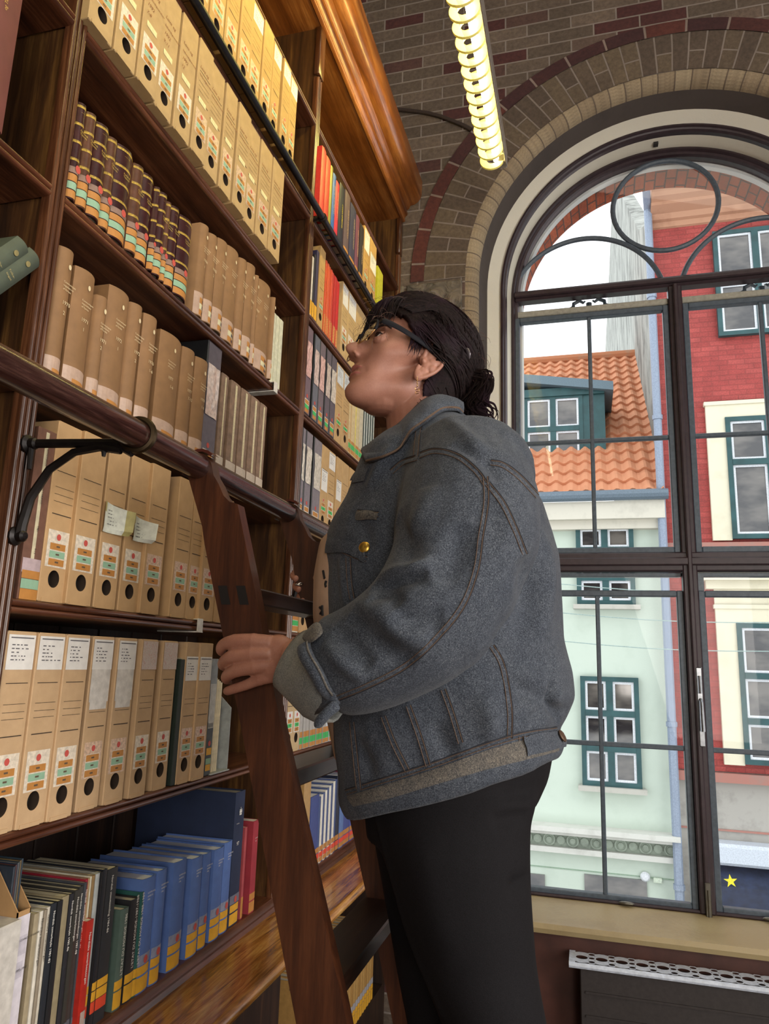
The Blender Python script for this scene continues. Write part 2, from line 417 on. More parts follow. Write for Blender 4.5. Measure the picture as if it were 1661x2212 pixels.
# outer reveal: orange brick soffit outside the glass
m = MB(); ring_band(m, .81, YW+.40, .79, YW+.62); 
struct(m.build('wall_outside_reveal', [brick('outer_brick', 'b8603c', 'a04e30', '5c4038', bw=.12, bh=.072, m=.012)], smooth=0))
m = MB()
for (ra, ya, rb, yb) in ((.80, .39, .778, .39), (.778, .39, .770, .42), (.770, .42, .81, .44)): ring_band(m, ra, YW+ya, rb, YW+yb)
struct(m.build('trim_7', [plaster('c9cdcc', '8f9698', 3, .3)], smooth=60))
# sill
m = MB(); m.prism([(YW-.045, -1.105), (YW-.052, -1.085), (YW-.045, -1.066), (YW-.02, -1.06), (YW+.33, -1.06), (YW+.33, -1.11)], 0, -.535, 1.45)
struct(m.build('windowsill_board', [plaster('a8966e', '7d6a4a', 4, .5, .4)])).name = 'trim_8'
# rest of the room
def slab(name, x0, x1, y0, y1, z0, z1, mat):
    q = MB(); q.box(x0, x1, y0, y1, z0, z1); return struct(q.build(name, [mat], smooth=0))
floor_m = wood('floor_wood', '2e1a10', '4a2c1a', '6a4228', rough=.4)
slab('floor', -1.35, 3.4, -3.5, YW+.02, FLOOR-.05, FLOOR, floor_m)
pl = plaster('8a7c6c', '6b5e50', 3, .4)
slab('ceiling', -1.35, 3.4, -3.5, YW+.6, 5.2, 5.3, pl)
slab('wall_left', -1.40, -1.30, -3.5, YW+.6, FLOOR, 5.2, pl)
slab('wall_back', -1.35, 3.4, -3.6, -3.5, FLOOR, 5.2, pl)
# right wall has two tall window openings that let daylight in
q = MB()
for y0, y1 in ((-3.5, -2.6), (-1.2, -.5), (.9, YW+.6)): q.box(3.4, 3.5, y0, y1, FLOOR, 5.2)
q.box(3.4, 3.5, -3.5, YW, FLOOR, -.9); q.box(3.4, 3.5, -3.5, YW, 2.6, 5.2)
struct(q.build('wall_right', [pl], smooth=0))
# radiator
RAD = thing('radiator', 'low grey radiator with a perforated metal top under the windowsill', 'radiator', (0, YW-.02, -1.16))
t = NT('perforated_metal')
m = MB(); x0, x1, y0, y1 = -.085, 1.5, -.135, -.02
# perforated grille: plate with rows of round openings, built from rings
holes = []
gx = x0+.055
while gx < x1: holes += [(gx, -.0775, .026), (gx+.038, -.0775, .013), (gx+.038, -.1225, .015), (gx+.038, -.0325, .015)]; gx += .076
bm = bmesh.new(); N = 20
def cell(cx0, cx1, cy0, cy1, hx, hy, r):
    ang = [2*PI*i/N+PI/N for i in range(N)]
    inner = [bm.verts.new((hx+r*math.cos(a), hy+r*.82*math.sin(a), 0)) for a in ang]
    outer = []
    for a in ang:
        c, s_ = math.cos(a), math.sin(a); tx = ((cx1-hx)/c if c > 0 else (cx0-hx)/c) if abs(c) > 1e-6 else 9; ty = ((cy1-hy)/s_ if s_ > 0 else (cy0-hy)/s_) if abs(s_) > 1e-6 else 9
        k = min(tx, ty); outer.append(bm.verts.new((hx+c*k, hy+s_*k, 0)))
    for i in range(N): j = (i+1) % N; bm.faces.new((inner[i], outer[i], outer[j], inner[j]))
for i in range(20):
    a = x0+.012+i*.078
    cell(a, a+.052, y0, y1, a+.026, (y0+y1)/2, .0235)
    for yy0, yy1, r in ((y0, y0+.035, .0125), (y0+.035, y0+.08, .0115), (y0+.08, y1, .0125)): cell(a+.052, a+.078, yy0, yy1, a+.065, (yy0+yy1)/2, r)
q = MB(); q.bm(bm, 0); q.box(x0-.012, x0+.012, y0-.006, y1+.006, -.01, .001)
q.tube([(x0-.012, y0-.002, -.012), (x1+.2, y0-.002, -.012)], .011, 8)
q.build('top_grille', [plain('cdd6e4', .4)], RAD)
m = MB(); m.box(x0+.03, x1+.1, y0+.012, y1, -.42, -.02, c=.004)
for i in range(1, 5): m.box(x0+.05, x1+.1, y0+.006, y0+.014, -.02-.085*i, -.028-.085*i)
m.build('body', [plain('35302f', .5)], RAD)
# lamp: linear fitting with a row of louvre rings, hung above the aisle
LX, LZ, LY0, LY1 = -.362, 2.30, -1.2, 3.03
LAMP = thing('linear_louvre_lamp', 'long yellow-lit strip lamp with a row of ring louvres hanging before the arch', 'lamp', (LX, LY1, LZ))
m = MB(); m.box(.055, .062, LY0-LY1, .0, -.03, .045, c=.001); m.box(.0, .06, LY0-LY1, .0, .04, .047)
m.box(.02, .058, -.03, .022, -.02, .02, c=.003)
m.build('reflector_housing', [plain('a59c92', .35, metal=.5)], LAMP)
ringm = NT('louvre_plastic'); ringm.b.inputs['Base Color'].default_value = rgb('e6d884'); ringm.setb(Roughness=.4)
ringm.b.inputs['Emission Color'].default_value = rgb('d8c450'); ringm.b.inputs['Emission Strength'].default_value = .30
q = MB(); n = 26
def louvre(q, y):
    P = []
    for i in range(n+1):
        a = PI*(.5+1.0*i/n); P.append(a)
    for k2, (ri, ro, yy) in enumerate(((.026, .056, 0),)):
        for i in range(n):
            a0, a1 = 2*PI*i/n, 2*PI*(i+1)/n
            def pt(r, a, dy): return (-.006+r*math.cos(a)*(1.0), y+dy, r*math.sin(a)*.9)
            q.quad(pt(ri,a0,0), pt(ri,a1,0), pt(ro,a1,0), pt(ro,a0,0)); q.quad(pt(ro,a0,0), pt(ro,a1,0), pt(ro,a1,.012), pt(ro,a0,.012))
            q.quad(pt(ri,a1,.012), pt(ri,a0,.012), pt(ro,a0,.012), pt(ro,a1,.012)); q.quad(pt(ri,a0,.0), pt(ri,a0,.012), pt(ri,a1,.012), pt(ri,a1,.0))
yy = -.03; cnt = 0
lv = MB(); louvre(lv, 0); lme = lv.mesh('louvre_ring', [ringm.m], 40)
while yy > LY0-LY1+.05 and cnt < 40:
    link_obj('louvre_ring', lme, LAMP, (0, yy, 0)); yy -= .068; cnt += 1
m = MB(); m.tube([(.012, -.02, 0), (.012, LY0-LY1, 0)], .013, 12)
m.build('tube', [emit('fff6c8', 30)], LAMP)
# ================================================================ OUTSIDE
def at12(x, y, Y=12.0): p = onY(x, y, Y); return p[0], p[2]
YF = 12.0; XE = 1.22
GH = thing('green_house', 'pale green rendered house with an orange tiled roof across the street', 'house', (XE, YF, -6))
def fac(mb, px0, py0, px1, py1, y0, y1, mat=0, c=0):
    a = at12(px0, py0); b = at12(px1, py1); mb.box(a[0]-XE, b[0]-XE, y0, y1, b[1]+6, a[1]+6, mat, c)
def box_o(mb, x0, x1, y0, y1, z0, z1, mat=0, c=0): mb.box(x0-XE, x1-XE, y0-YF, y1-YF, z0+6, z1+6, mat, c)
m = MB(); box_o(m, -4, XE, YF, YF+6, -6, 2.6); m.build('rendered_wall', [plaster('c3cfc1', 'aab8a9', 2, .5)], GH, 0)
# roof of wavy tiles
ze, zr, yr = 2.72, 6.95, 16.35
def roof_pt(x, t): return (x-XE, (YF-.25)+(yr-YF+.25)*t-YF, ze+(zr-ze)*t+6)
m = MB(); ntile = 15; nw = 28; nr = 18; x0 = -4.0; NX = int(5.2/ (.235/6)); slope = Vector((0, yr-YF+.25, zr-ze)).normalized(); nrm = Vector((0, -slope.z, slope.y))
def wave(x): s_ = (x/.235) % 1.0; return .032*math.sin(2*PI*s_)
for r in range(nr):
    t0, t1 = r/nr, (r+1)/nr; row = []
    for i in range(NX+1):
        x = XE-(NX-i)*(.235/6); h = wave(x)
        a = Vector(roof_pt(x, t0))+nrm*(h+.045); b = Vector(roof_pt(x, t1))+nrm*(h+.0); c = Vector(roof_pt(x, t0))+nrm*(h-.01)
        row.append((a, b, c))
    for i in range(NX):
        k = len(m.v); m.v += [tuple(p) for p in (row[i][0], row[i+1][0], row[i+1][1], row[i][1], row[i][2], row[i+1][2])]
        m.face((k, k+1, k+2, k+3)); m.face((k+4, k+5, k+1, k))
m.build('tiled_roof', [plaster('c98a66', 'a56a48', 2.5, .8)], GH, 50)
m = MB(); m.tube([(x0-XE, yr-YF, zr+6.03), (0, yr-YF, zr+6.03)], .11, 10); m.build('ridge_tiles', [plaster('b0704c', '8f8672', 4, .8)], GH)
# gutter, cornice, frieze
m = MB(); m.tube([(-5.2, -.33, 8.66), (.05, -.33, 8.66)], .085, 10); m.build('gutter', [plain('5f6e7a', .4)], GH)
m = MB(); box_o(m, -4, XE, YF-.28, YF, 2.30, 2.58); box_o(m, -4, XE, YF-.16, YF, 2.16, 2.30); m.build('cornice', [plaster('cfcabb', '8f8b80', 3, .5)], GH, 0)
def zc(y): return at12(1303, y)[1]
m = MB(); box_o(m, -4, XE, YF-.30, YF, zc(1797), zc(1786)); box_o(m, -4, XE, YF-.20, YF, zc(1806), zc(1797)); box_o(m, -4, XE, YF-.14, YF, zc(1847), zc(1835))
m.build('string_course', [plaster('d0d0c8', '9a9a90', 3, .5)], GH, 0)
m = MB(); box_o(m, -4, XE, YF-.05, YF, zc(1835), zc(1806)); zm_ = (zc(1835)+zc(1806))/2+6
for i in range(30):
    if i % 2: m.lathe([(.02, .0), (.055, .02), (.06, .035), (.03, .05), (.0, .052)], (-.12-i*.17, -.05, zm_), (0,-1,0), 10)
    else: m.lathe([(.085, .0), (.09, .025), (.07, .03), (.06, .012), (.045, .012), (.04, .035), (.0, .04)], (-.12-i*.17, -.05, zm_), (0,-1,0), 14)
m.build('rosette_frieze', [plaster('97a192', '646a60', 6, .8)], GH, 40)
green = plain('264c4e', .5, .12, scale=5); dkglass = glassy('dark_glass', (.12,.13,.14,1), 1.6)
def room_glass():
    t = NT('street_window_glass'); t.setb(Roughness=.06); v = t.coords('Object', scale=(1,1,2)); n = t.noise(v, 1.6, 3)
    t.col(t.ramp(n, [(.4, rgb('2b2a2c')), (.65, rgb('6b6660'))])); t.b.inputs['Specular IOR Level'].default_value = 1.0; return t.m
rg = room_glass(); whitep = plain('d9dce0', .5)
def street_window(parent, x0, x1, z0, z1, Y, ox, oz, rows, sill=True, surround=None, name='window'):
    """two-column casement window, world coordinates, built relative to its house"""
    fr = MB(); y = Y
    def b(mb, a0, a1, c0, c1, ya, yb): mb.box(a0-ox, a1-ox, ya-YF, yb-YF, c0+6, c1+6)
    t = .07
    for a in ((x0, x0+t, z0, z1), (x1-t, x1, z0, z1), (x0+t, x1-t, z0, z0+t), (x0+t, x1-t, z1-t, z1)): b(fr, *a, y-.03, y+.05)
    b(fr, (x0+x1)/2-.05, (x0+x1)/2+.05, z0+t, z1-t, y-.035, y+.045)
    zs = [z0+t]+[z0+(z1-z0)*r for r in rows]+[z1-t]
    for r in rows: zz = z0+(z1-z0)*r; b(fr, x0+t, x1-t, zz-.045, zz+.045, y-.04, y+.04)
    W = fr.build(name, [green], parent, 0)
    wb = MB(); gl = MB()
    for i in range(len(zs)-1):
        a, c = zs[i]+(.045 if i else 0), zs[i+1]-(.045 if i < len(zs)-2 else 0)
        for p0, p1 in ((x0+t, (x0+x1)/2-.05), ((x0+x1)/2+.05, x1-t)):
            s_ = .035
            for q_ in ((p0, p0+s_, a, c), (p1-s_, p1, a, c), (p0+s_, p1-s_, a, a+s_), (p0+s_, p1-s_, c-s_, c)): b(wb, *q_, y-.005, y+.042)
            b(gl, p0, p1, a, c, y+.02, y+.03)
    wb.build('inner_frame', [whitep], W, 0); gl.build('pane', [rg], W, 0)
    if sill:
        s2 = MB(); b(s2, x0-.06, x1+.06, z0-.07, z0, y-.12, y+.05); s2.build('sill', [plaster('b8b6ac', '8b897e')], W, 0)
    return W
def span(px0, py0, px1, py1): a = at12(px0, py0); b_ = at12(px1, py1); return a[0], b_[0], b_[1], a[1]
street_window(GH, *span(1243,1136,1373,1308), YF-.06, XE, 0, [.33, .68])
street_window(GH, *span(1253,1460,1387,1703), YF-.06, XE, 0, [.34, .66])
x0_, x1_, z0_, z1_ = span(1243,1136,1373,1308); x2_, x3_, z2_, z3_ = span(1253,1460,1387,1703)
street_window(GH, x0_-2.3, x1_-2.3, z0_, z1_, YF-.06, XE, 0, [.33, .68]); street_window(GH, x2_-2.3, x3_-2.3, z2_, z3_, YF-.06, XE, 0, [.34, .66])
m = MB(); fac(m, 1262, 1887, 1400, 1990, -.03, .05); fac(m, 1060, 1877, 1178, 1990, -.03, .05); m.build('shop_window', [rg], GH, 0)
m = MB(); box_o(m, -4, XE, YF-.012, YF, zc(1886), zc(1884)); m.build('groove_line', [plain('8ba38c')], GH, 0)
# dormer
dz0, dz1 = 3.45, 4.95; dx0, dx1 = -2.75, .42; dy = YF+.95
D = MB(); D.box(dx0-XE, dx1-XE, dy-YF, dy-YF+2.6, dz0+6, dz1+6); D.build('dormer_cheek', [plain('7b8186', .5)], GH, 0)
m = MB(); zt = dz1+6
P = [(dx0-XE-.15, dy-YF-.2, zt+.02), ((dx0+dx1)/2-XE, dy-YF-.2, zt+.30), (dx1-XE+.15, dy-YF-.2, zt+.02), (dx1-XE+.15, dy-YF+3, zt+.02), ((dx0+dx1)/2-XE, dy-YF+3, zt+.30), (dx0-XE-.15, dy-YF+3, zt+.02)]
k = len(m.v); m.v += P+[(x, y, z-.16) for x, y, z in P]
for f in ((0,1,4,5), (1,2,3,4), (0,6,7,1), (1,7,8,2), (2,8,9,3), (6,11,10,7), (7,10,9,8)): m.face([k+i for i in f])
m.build('dormer_roof', [plain('5b6e78', .4)], GH, 0)
street_window(GH, dx1-1.42, dx1-.38, dz0+.1, dz1-.12, dy-.04, XE, 0, [.5], False, name='dormer_window')
street_window(GH, dx1-2.6, dx1-1.5, dz0+.1, dz1-.12, dy-.04, XE, 0, [.5], False, name='dormer_window')
m = MB(); m.box(dx1-.38-XE, dx1-XE, dy-YF-.05, dy-YF+.05, dz0+6, dz1+6); m.box(dx0-XE, dx1-XE, dy-YF-.1, dy-YF+.02, dz1+5.85, dz1+6); m.box(dx0-XE, dx1-XE, dy-YF-.05, dy-YF+.02, dz0+6, dz0+6.1)
m.build('dormer_frame', [green], GH, 0)
m = MB(); m.box(dx0-XE-.1, dx1-XE+.1, dy-YF-.28, dy-YF+.02, dz0+5.93, dz0+6.0); m.build('lead_flashing', [plain('d0d4d6', .5)], GH, 0)
sl = thing('outdoor_bell_light', 'small white round lamp on the green wall above the dark shop window', 'lamp', (at12(1393,1892)[0], YF-.02, at12(1393,1892)[1]))
m = MB(); m.lathe([(.06,0),(.068,.03),(.045,.06),(0,.065)], (0,0,0), (0,-1,0), 16); m.build('lamp_shade', [whitep], sl); m = MB(); m.box(.11, .23, -.04, 0, -.07, .0, c=.008); m.build('junction_box', [plain('c8d4c0')], sl)
# red house
zr_ = lambda y: at12(1600, y)[1]
RH = thing('red_house', 'red painted brick house with cream window surrounds across the street', 'house', (XE, YF, -6))
redb = brick('red_painted_brick', 'b5504a', 'a8443f', '96403a', bw=.25, bh=.085, m=.014, bumps=.9, rough=.7)
def uvbox(mb, x0, x1, y0, y1, z0, z1, mat=0):
    k = len(mb.f); mb.box(x0-XE, x1-XE, y0-YF, y1-YF, z0+6, z1+6, mat)
    for f in range(k, len(mb.f)): mb.uv[f] = [(mb.v[i][0]+mb.v[i][1], mb.v[i][2]) for i in mb.f[f]]
m = MB(); uvbox(m, XE, 6, YF-.06, YF+2, zr_(1668), 7.32); m.build('brick_wall', [redb], RH, 0)
m = MB(); box_o(m, XE+.02, 6, YF-.03, YF+2, -6, zr_(1668)); m.build('stone_base', [plaster('a8a49c', '77736c', 3, .8)], RH, 0)
m = MB(); box_o(m, XE+.02, 6, YF-.16, YF, zr_(1690), zr_(1670)); box_o(m, XE+.02, 6, YF-.145, YF, at12(1600,1190)[1], at12(1600,1174)[1]); box_o(m, XE+.02, 6, YF-.05, YF, zr_(1797), zr_(1793)); m.build('stone_bands', [plaster('a87468', '8a8078', 3, .8)], RH, 0)
m = MB(); za = 7.3; ZK = .55
m.prism([(y_, 6+za+z_*ZK) for y_, z_ in ((-.02,0),(-.10,.05),(-.10,.22),(-.16,.25),(-.2,.40),(-.38,.5),(-.38,.6),(-.5,.65),(-.55,.75),(-.75,.95),(0,.95))], 0, 0, 4.8)
m.build('cornice', [plaster('b98c70', '8f5f48', 2, .8)], RH, 0)
m = MB(); m.tube([(0, -.8, za+6+.95*ZK+.02), (4.8, -.8, za+6+.95*ZK+.02)], .1, 10); m.build('gutter', [plain('a9bccb', .35)], RH)
m = MB(); m.box(0, 4.8, -.9, 3, za+6.02+.95*ZK, za+6.1+.95*ZK); m.build('roof_edge', [plaster('c08466', 'a06a50')], RH, 0)
m = MB(); P = [(-.005, 0, -.5+6), (-.005, 11.5, 1+6), (-.005, 27, 14.5+6), (-.005, 10.2, 15.6+6), (-.005, 2, 8.6+6), (-.005, 0, 7.55+6)]
k = len(m.v); m.v += P+[(.3, y, z) for _, y, z in P]; m.face([k+i for i in range(6)]); m.face([k+6+i for i in range(6)][::-1])
for i in range(6): j = (i+1) % 6; m.face((k+i, k+j, k+6+j, k+6+i))
gm = NT('gable_render'); v = gm.coords('Object', scale=(1,1,.35)); nn = gm.noise(v, 2.2, 8, .7, .4); gm.col(gm.ramp(nn, [(.38, rgb('6c6d68')), (.52, rgb('9d9f98')), (.7, rgb('b4b5ae'))])); gm.setb(Roughness=.9); gm.bump(nn, .5, .05)
m.build('gable_wall', [gm.m], RH, 0)
m = MB(); xd = at12(1440,1400)[0]-XE+.0
m.tube([(xd, -.2, 1), (xd, -.2, za+6.3), (xd-.05, -.6, za+6.45)], .065, 10)
for z in (3, 5.2, 7.6, 9.9, 12): m.tube([(xd, -.2, z), (xd, -.2, z+.07)], .08, 10)
m.build('downpipe', [plain('8793a5', .35)], RH)
cream = plaster('ddd6bd', 'b5ac90', 3, .4)
def surround(x0, x1, z0, z1, hood=False):
    q = MB(); t = .27
    for a in ((x0-t, x0, z0-.02, z1+t), (x1, x1+t, z0-.02, z1+t), (x0, x1, z1, z1+t)): box_o(q, a[0], a[1], YF-.13, YF, a[2], a[3])
    box_o(q, x0-t-.02, x1+t+.02, YF-.15, YF, z1+t-.06, z1+t)
    if hood: box_o(q, x0-t-.25, x1+t+.25, YF-.3, YF, z1+.62, z1+.78); box_o(q, x0-t-.12, x1+t+.12, YF-.2, YF, z1+.5, z1+.62)
    if hood: box_o(q, x0-t, x1+t, YF-.10, YF, z1+t, z1+.55)
    q.build('window_surround', [cream], RH, 0)
a = span(1535,512,1661,726); street_window(RH, a[0], a[0]+1.25, a[2], a[3], YF-.13, XE, 0, [.5], False)
a = span(1562,908,1661,1166); street_window(RH, a[0], a[0]+1.2, a[2], a[3], YF-.13, XE, 0, [.62], False); surround(a[0], a[0]+1.2, a[2], a[3])
a = span(1586,1347,1661,1652); street_window(RH, a[0], a[0]+1.2, a[2], a[3], YF-.13, XE, 0, [.3, .62], False); surround(a[0], a[0]+1.2, a[2], a[3], True)
# awning with the yellow star
AW = thing('shop_awning', 'dark blue shop awning with a yellow star below the red house', 'awning', (XE, YF, -6))
m = MB(); zt = -2.60; m.prism([(-.05, zt+6), (-.5, zt-.22+6), (-.5, zt-.68+6), (-.47, zt-.68+6), (-.47, zt-.25+6), (0, zt-.05+6)], 0, at12(1533,1900)[0]-XE, 4)
m.build('canopy', [plain('1f2a44', .6, .2, scale=8)], AW)
m = MB(); m.box(at12(1500,1900)[0]-XE+.1, 4, -.35, 0, zt+6.0, zt+6.28, c=.04); m.build('canopy_box', [plain('c4ccd6', .4)], AW)
m = MB(); sx, sz = at12(1578, 1903, 11.5); k = len(m.v); P = []
for i in range(10):
    r = (.088, .034)[i % 2]; a_ = PI/2+i*PI/5+.12; P.append((sx-XE+r*math.cos(a_), -.51, sz+6+r*math.sin(a_)))
m.v += P; m.face(range(k, k+10)[::-1]); m.v += [(x, y+.006, z) for x, y, z in P]
for i in range(10): m.face((k+i, k+(i+1) % 10, k+10+(i+1) % 10, k+10+i))
m.build('star', [plain('e6d81e', .5)], AW, 0)
m = MB(); m.box(at12(1560,1950)[0]-XE, 4, -.05, .02, .2, zt-.7+6); m.build('shop_front', [rg], AW, 0)
q = MB(); q.box(-12, 14, YW+1.2, 30, -6.1, -6.0); struct(q.build('street_ground', [plaster('77736e', '55524e')], smooth=0)).name = 'ground'
# sagging street cables
for i, (a, b) in enumerate((((1215,1262),(1661,1283)), ((1225,1325),(1661,1345)), ((1225,1386),(1661,1407)))):
    p, q_ = onY(*a, 8), onY(*b, 8); d = (q_-p)
    m = MB(); m.tube([tuple(p+d*s_+np.array([0,0,-.03*math.sin(PI*s_)])) for s_ in [-.8+.2*i for i in range(14)]], .005, 5)
    tag(m.build('overhead_cable', [plain('9fb5b0', .5)]), ['thin pale cable across the street, highest of the three', 'thin pale cable across the street, middle one of three', 'thin pale cable across the street, lowest of the three'][i], 'cable', 'cables over the street')
# ================================================================ BOOKCASE
D = .92
SH = dict(T=1.940, S0=1.555, SA=1.180, SB=.812, SC=.437, SD=.060, SE=-.320)   # underside of each shelf
TH = .026
bk_side = wood('bookcase_side_wood', '2b1a0e', '4e3219', '7d5a2e', axis=2, rough=.45, gscale=7)
bk_shelf = wood('bookcase_shelf_wood', '3a2014', '613723', '8c5a3c', axis=1, rough=.33, gscale=7, coat=.3)
bk_back = wood('bookcase_back_wood', '20120c', '332015', '48301f', axis=2, rough=.6, gscale=6)
bk_front = wood('bookcase_front_wood', '321c10', '56331f', '86593a', axis=2, rough=.3, gscale=8, coat=.3)
cor_wood = wood('cornice_pine', '5e2f12', '985a26', 'c8884a', axis=1, rough=.3, gscale=4, coat=.3, streak=4)
ledge_wood = wood('ledge_pine', '3c1c08', 'c4843a', 'f0bc66', axis=1, rough=.25, gscale=7, coat=.3, streak=4.5, dist=2.2)
BC = thing('bookcase', 'tall dark wooden library bookcase filling the left wall up to its cornice', 'bookcase', (-D, 1.0, FLOOR))
OX, OY, OZ = -D, 1.0, FLOOR
def rel(mb):
    mb.v = [(x-OX, y-OY, z-OZ) for x, y, z in mb.v]; return mb
UP = [(-.265, -.227), (.98, 1.017), (2.200, 2.238), (3.455, 3.495)]
for y0, y1 in UP:
    m = MB(); m.box(-1.24, -D-.012, y0+.004, y1-.004, -.70, 2.37)
    u = rel(m).build('upright', [bk_side], BC, 0)
    m = MB()      # moulded front edge: two rounds and a groove
    for a, b in ((y0, y0+.011), (y0+.013, y1-.013), (y1-.011, y1)):
        w_ = b-a; pts = [(-D-.02, a), (-D-.006, a)] + [(-D-.006+.008*math.sin(PI*i/6), a+w_*(1-math.cos(PI*i/6))/2) for i in range(1, 6)] + [(-D-.006, b), (-D-.02, b)]
        m.prism(pts, 2, -.70, 2.15)
    m.box(-D-.02, -D+.004, y0-.006, y1+.006, 2.16, 2.37, c=.003)
    rel(m).build('edge_moulding', [bk_front], u, 50)
bays = [(-.227, .98), (1.017, 2.200), (2.238, 3.455)]
def shelf_profile(z, th=TH):
    r = th/4
    pts = [(-1.235, z+th), (-D-.012, z+th)]
    for cz in (z+th-r, z+r):
        pts += [(-D-.010+.010*math.sin(PI*i/6), cz+r*math.cos(PI*i/6)) for i in range(0, 7)]
    pts += [(-D-.012, z), (-1.235, z)]
    return pts
for y0, y1 in bays:
    for z in SH.values():
        m = MB(); m.prism(shelf_profile(z), 1, y0, y1); rel(m).build('shelf', [bk_shelf], BC, 50)
m = MB()
y = -.26
while y < 3.49:
    m.box(-1.262, -1.242, y+.002, min(y+.148, 3.494), -.72, 2.4, c=.003); y += .15
m.box(-1.27, -1.26, -.26, 3.494, -1.6, 2.4)
rel(m).build('back_boards', [bk_back], BC, 0)
# soffit and cornice
m = MB(); m.box(-1.262, -D, -.265, 3.497, 2.37, 2.40)
rel(m).build('soffit', [cor_wood], BC, 0)
pr = [(-1.0, 2.401)]
pr += [(-D+.001, 2.401), (-D+.001, 2.368)] + [(-D+.008+.009*math.sin(PI*i/5-0*PI), 2.372+.006-.009*math.cos(PI*i/5)) for i in range(6)]
pr += [(-.905, 2.395), (-.900, 2.404), (-.893, 2.408), (-.890, 2.420), (-.900, 2.432), (-.893, 2.440), (-.884, 2.446), (-.880, 2.458)]
pr += [(-.876+.062*math.sin(a), 2.530-.066*math.cos(a)) for a in [PI/2*i/8 for i in range(9)]]
pr += [(-.812, 2.60), (-1.0, 2.60)]
m = MB(); m.prism(pr, 1, -.265, 3.497); rel(m).build('cornice', [cor_wood], BC, 40)
# plinth shelf, ledge and lower case
m = MB(); m.box(-1.245, -D+.0, -.265, 3.497, -.725, -.700)
m.prism([(-D-.0, -.700), (-D+.010, -.704), (-D+.016, -.712), (-D+.010, -.722), (-D+.016, -.731), (-D, -.731)], 1, -.265, 3.497)
rel(m).build('bottom_shelf', [bk_shelf], BC, 50)
m = MB(); pr = [(-1.0, -.760), (-1.0, -.731), (-.752, -.731)] + [(-.752+.016*math.sin(a), -.747+.016*math.cos(a)) for a in [PI*i/8 for i in range(9)]] + [(-.77, -.772), (-.80, -.772)]
m.prism(pr, 1, -.265, 3.497); rel(m).build('ledge', [ledge_wood], BC, 50)
m = MB(); m.box(-1.25, -.90, -.265, 3.49, -1.60, -1.39)
for y0, y1 in UP: m.box(-1.24, -.895, y0, y1, -1.4, -.74)
m.box(-1.24, -.893, -.265, 2.2, -1.4, -.74)
rel(m).build('lower_case', [bk_back], BC, 0)
# shelf clips / white bracket
def bookend(yc, zs, label):
    q = MB(); q.box(-D-.10, -D+.008, yc-.004, yc+.026, zs-.004, zs-.001); q.box(-D+.006, -D+.009, yc-.002, yc+.024, zs-.004, zs+.030, c=.001); q.box(-D-.15, -D+.006, yc, yc+.022, zs+TH+.001, zs+TH+.003)
    q.box(-D-.12, -D-.02, yc-.001, yc+.003, zs+TH, zs+TH+.2) if False else None
    return tag(q.build('shelf_clip', [plain('cfccc4', .35)]), label, 'book support', 'white wire book supports')
bookend(ysolve(587, SH['SB'], -D), SH['SB'], 'white plastic book support hooked on the shelf edge beside the thin white brochures')
bookend(ysolve(420, SH['SD'], -D), SH['SD'], 'white plastic book support hooked under the shelf beside the near ladder post')
# ================================================================ RAILS
iron = plain('1e1a19', .42, .15, metal=.5)
railw = wood('handrail_wood', '1c0e0c', '38201c', '5b4038', axis=1, rough=.22, gscale=14, coat=.5, streak=7)
RZ, RX = .352, -.702
HR = thing('ladder_handrail', 'thick round dark wooden ladder rail running along the middle of the bookcase', 'rail', (RX, 1.0, RZ))
m = MB(); m.tube([(0, y_-1.0, 0) for y_ in (-.3, .5, 1.2, 1.9, 2.6, 3.49)], .0235, 24); m.build('wooden_rail', [railw], HR, 60)
for yb in (1.0, 2.219):
    y_ = yb-1.0; b = MB(); xu = -D-RX   # bracket from the upright front to the rail
    b.tube([(xu-.0, y_, -.005), (xu+.02, y_, -.005), (-.04, y_, -.012), (-.005, y_, -.030)], [.009,.008,.008,.008], 8, flat=.8)
    P = [(xu+.012, y_, -.165), (xu+.014, y_, -.145), (xu+.024, y_, -.10), (xu+.055, y_, -.052), (xu+.10, y_, -.024), (xu+.15, y_, -.018), (xu+.19, y_, -.026)]
    b.tube(P, [.010,.009,.008,.007,.007,.007,.006], 8)
    for zz in (-.005, -.165):
        b.lathe([(.016, 0), (.016, .006), (.010, .010), (.010, .020), (.006, .024), (0, .025)], (xu+.0, y_, zz), (1,0,0), 12)
    b.tube([(xu+.012, y_, -.01), (xu+.014, y_, -.05)], [.006,.004], 8); b.tube([(.04-.1, y_, -.016), (.04-.1, y_, -.034)], [.006,.003], 8)
    b.build('bracket', [iron], HR)
    b = MB(); b.tube([(.026*math.cos(a), y_+.006*math.cos(a), .026*math.sin(a)) for a in [2*PI*i/24 for i in range(24)]], .0065, 8, closed=True, up=(0,1,0)); b.build('ring', [plain('3c3020', .35, metal=.8)], HR)
TR = thing('upper_iron_rail', 'thin black metal rail running along the top shelves of the bookcase', 'rail', (-.885, 1.0, 1.568))
m = MB(); m.tube([(0, y_-1.0, 0) for y_ in (-.3, 1, 2.2, 3.49)], .0125, 16); m.build('rail_tube', [plain('2a2a2e', .35, .1, metal=.6)], TR, 60)
for yb in (1.0, 2.225):
    b = MB(); b.lathe([(.012, -.008), (.017, -.006), (.017, .006), (.012, .008)], (0, yb-1.0, 0), (0,1,0), 16); b.tube([(0, yb-1, 0), (-.045, yb-1, -.004)], .006, 8)
    b.build('rail_holder', [iron], TR)
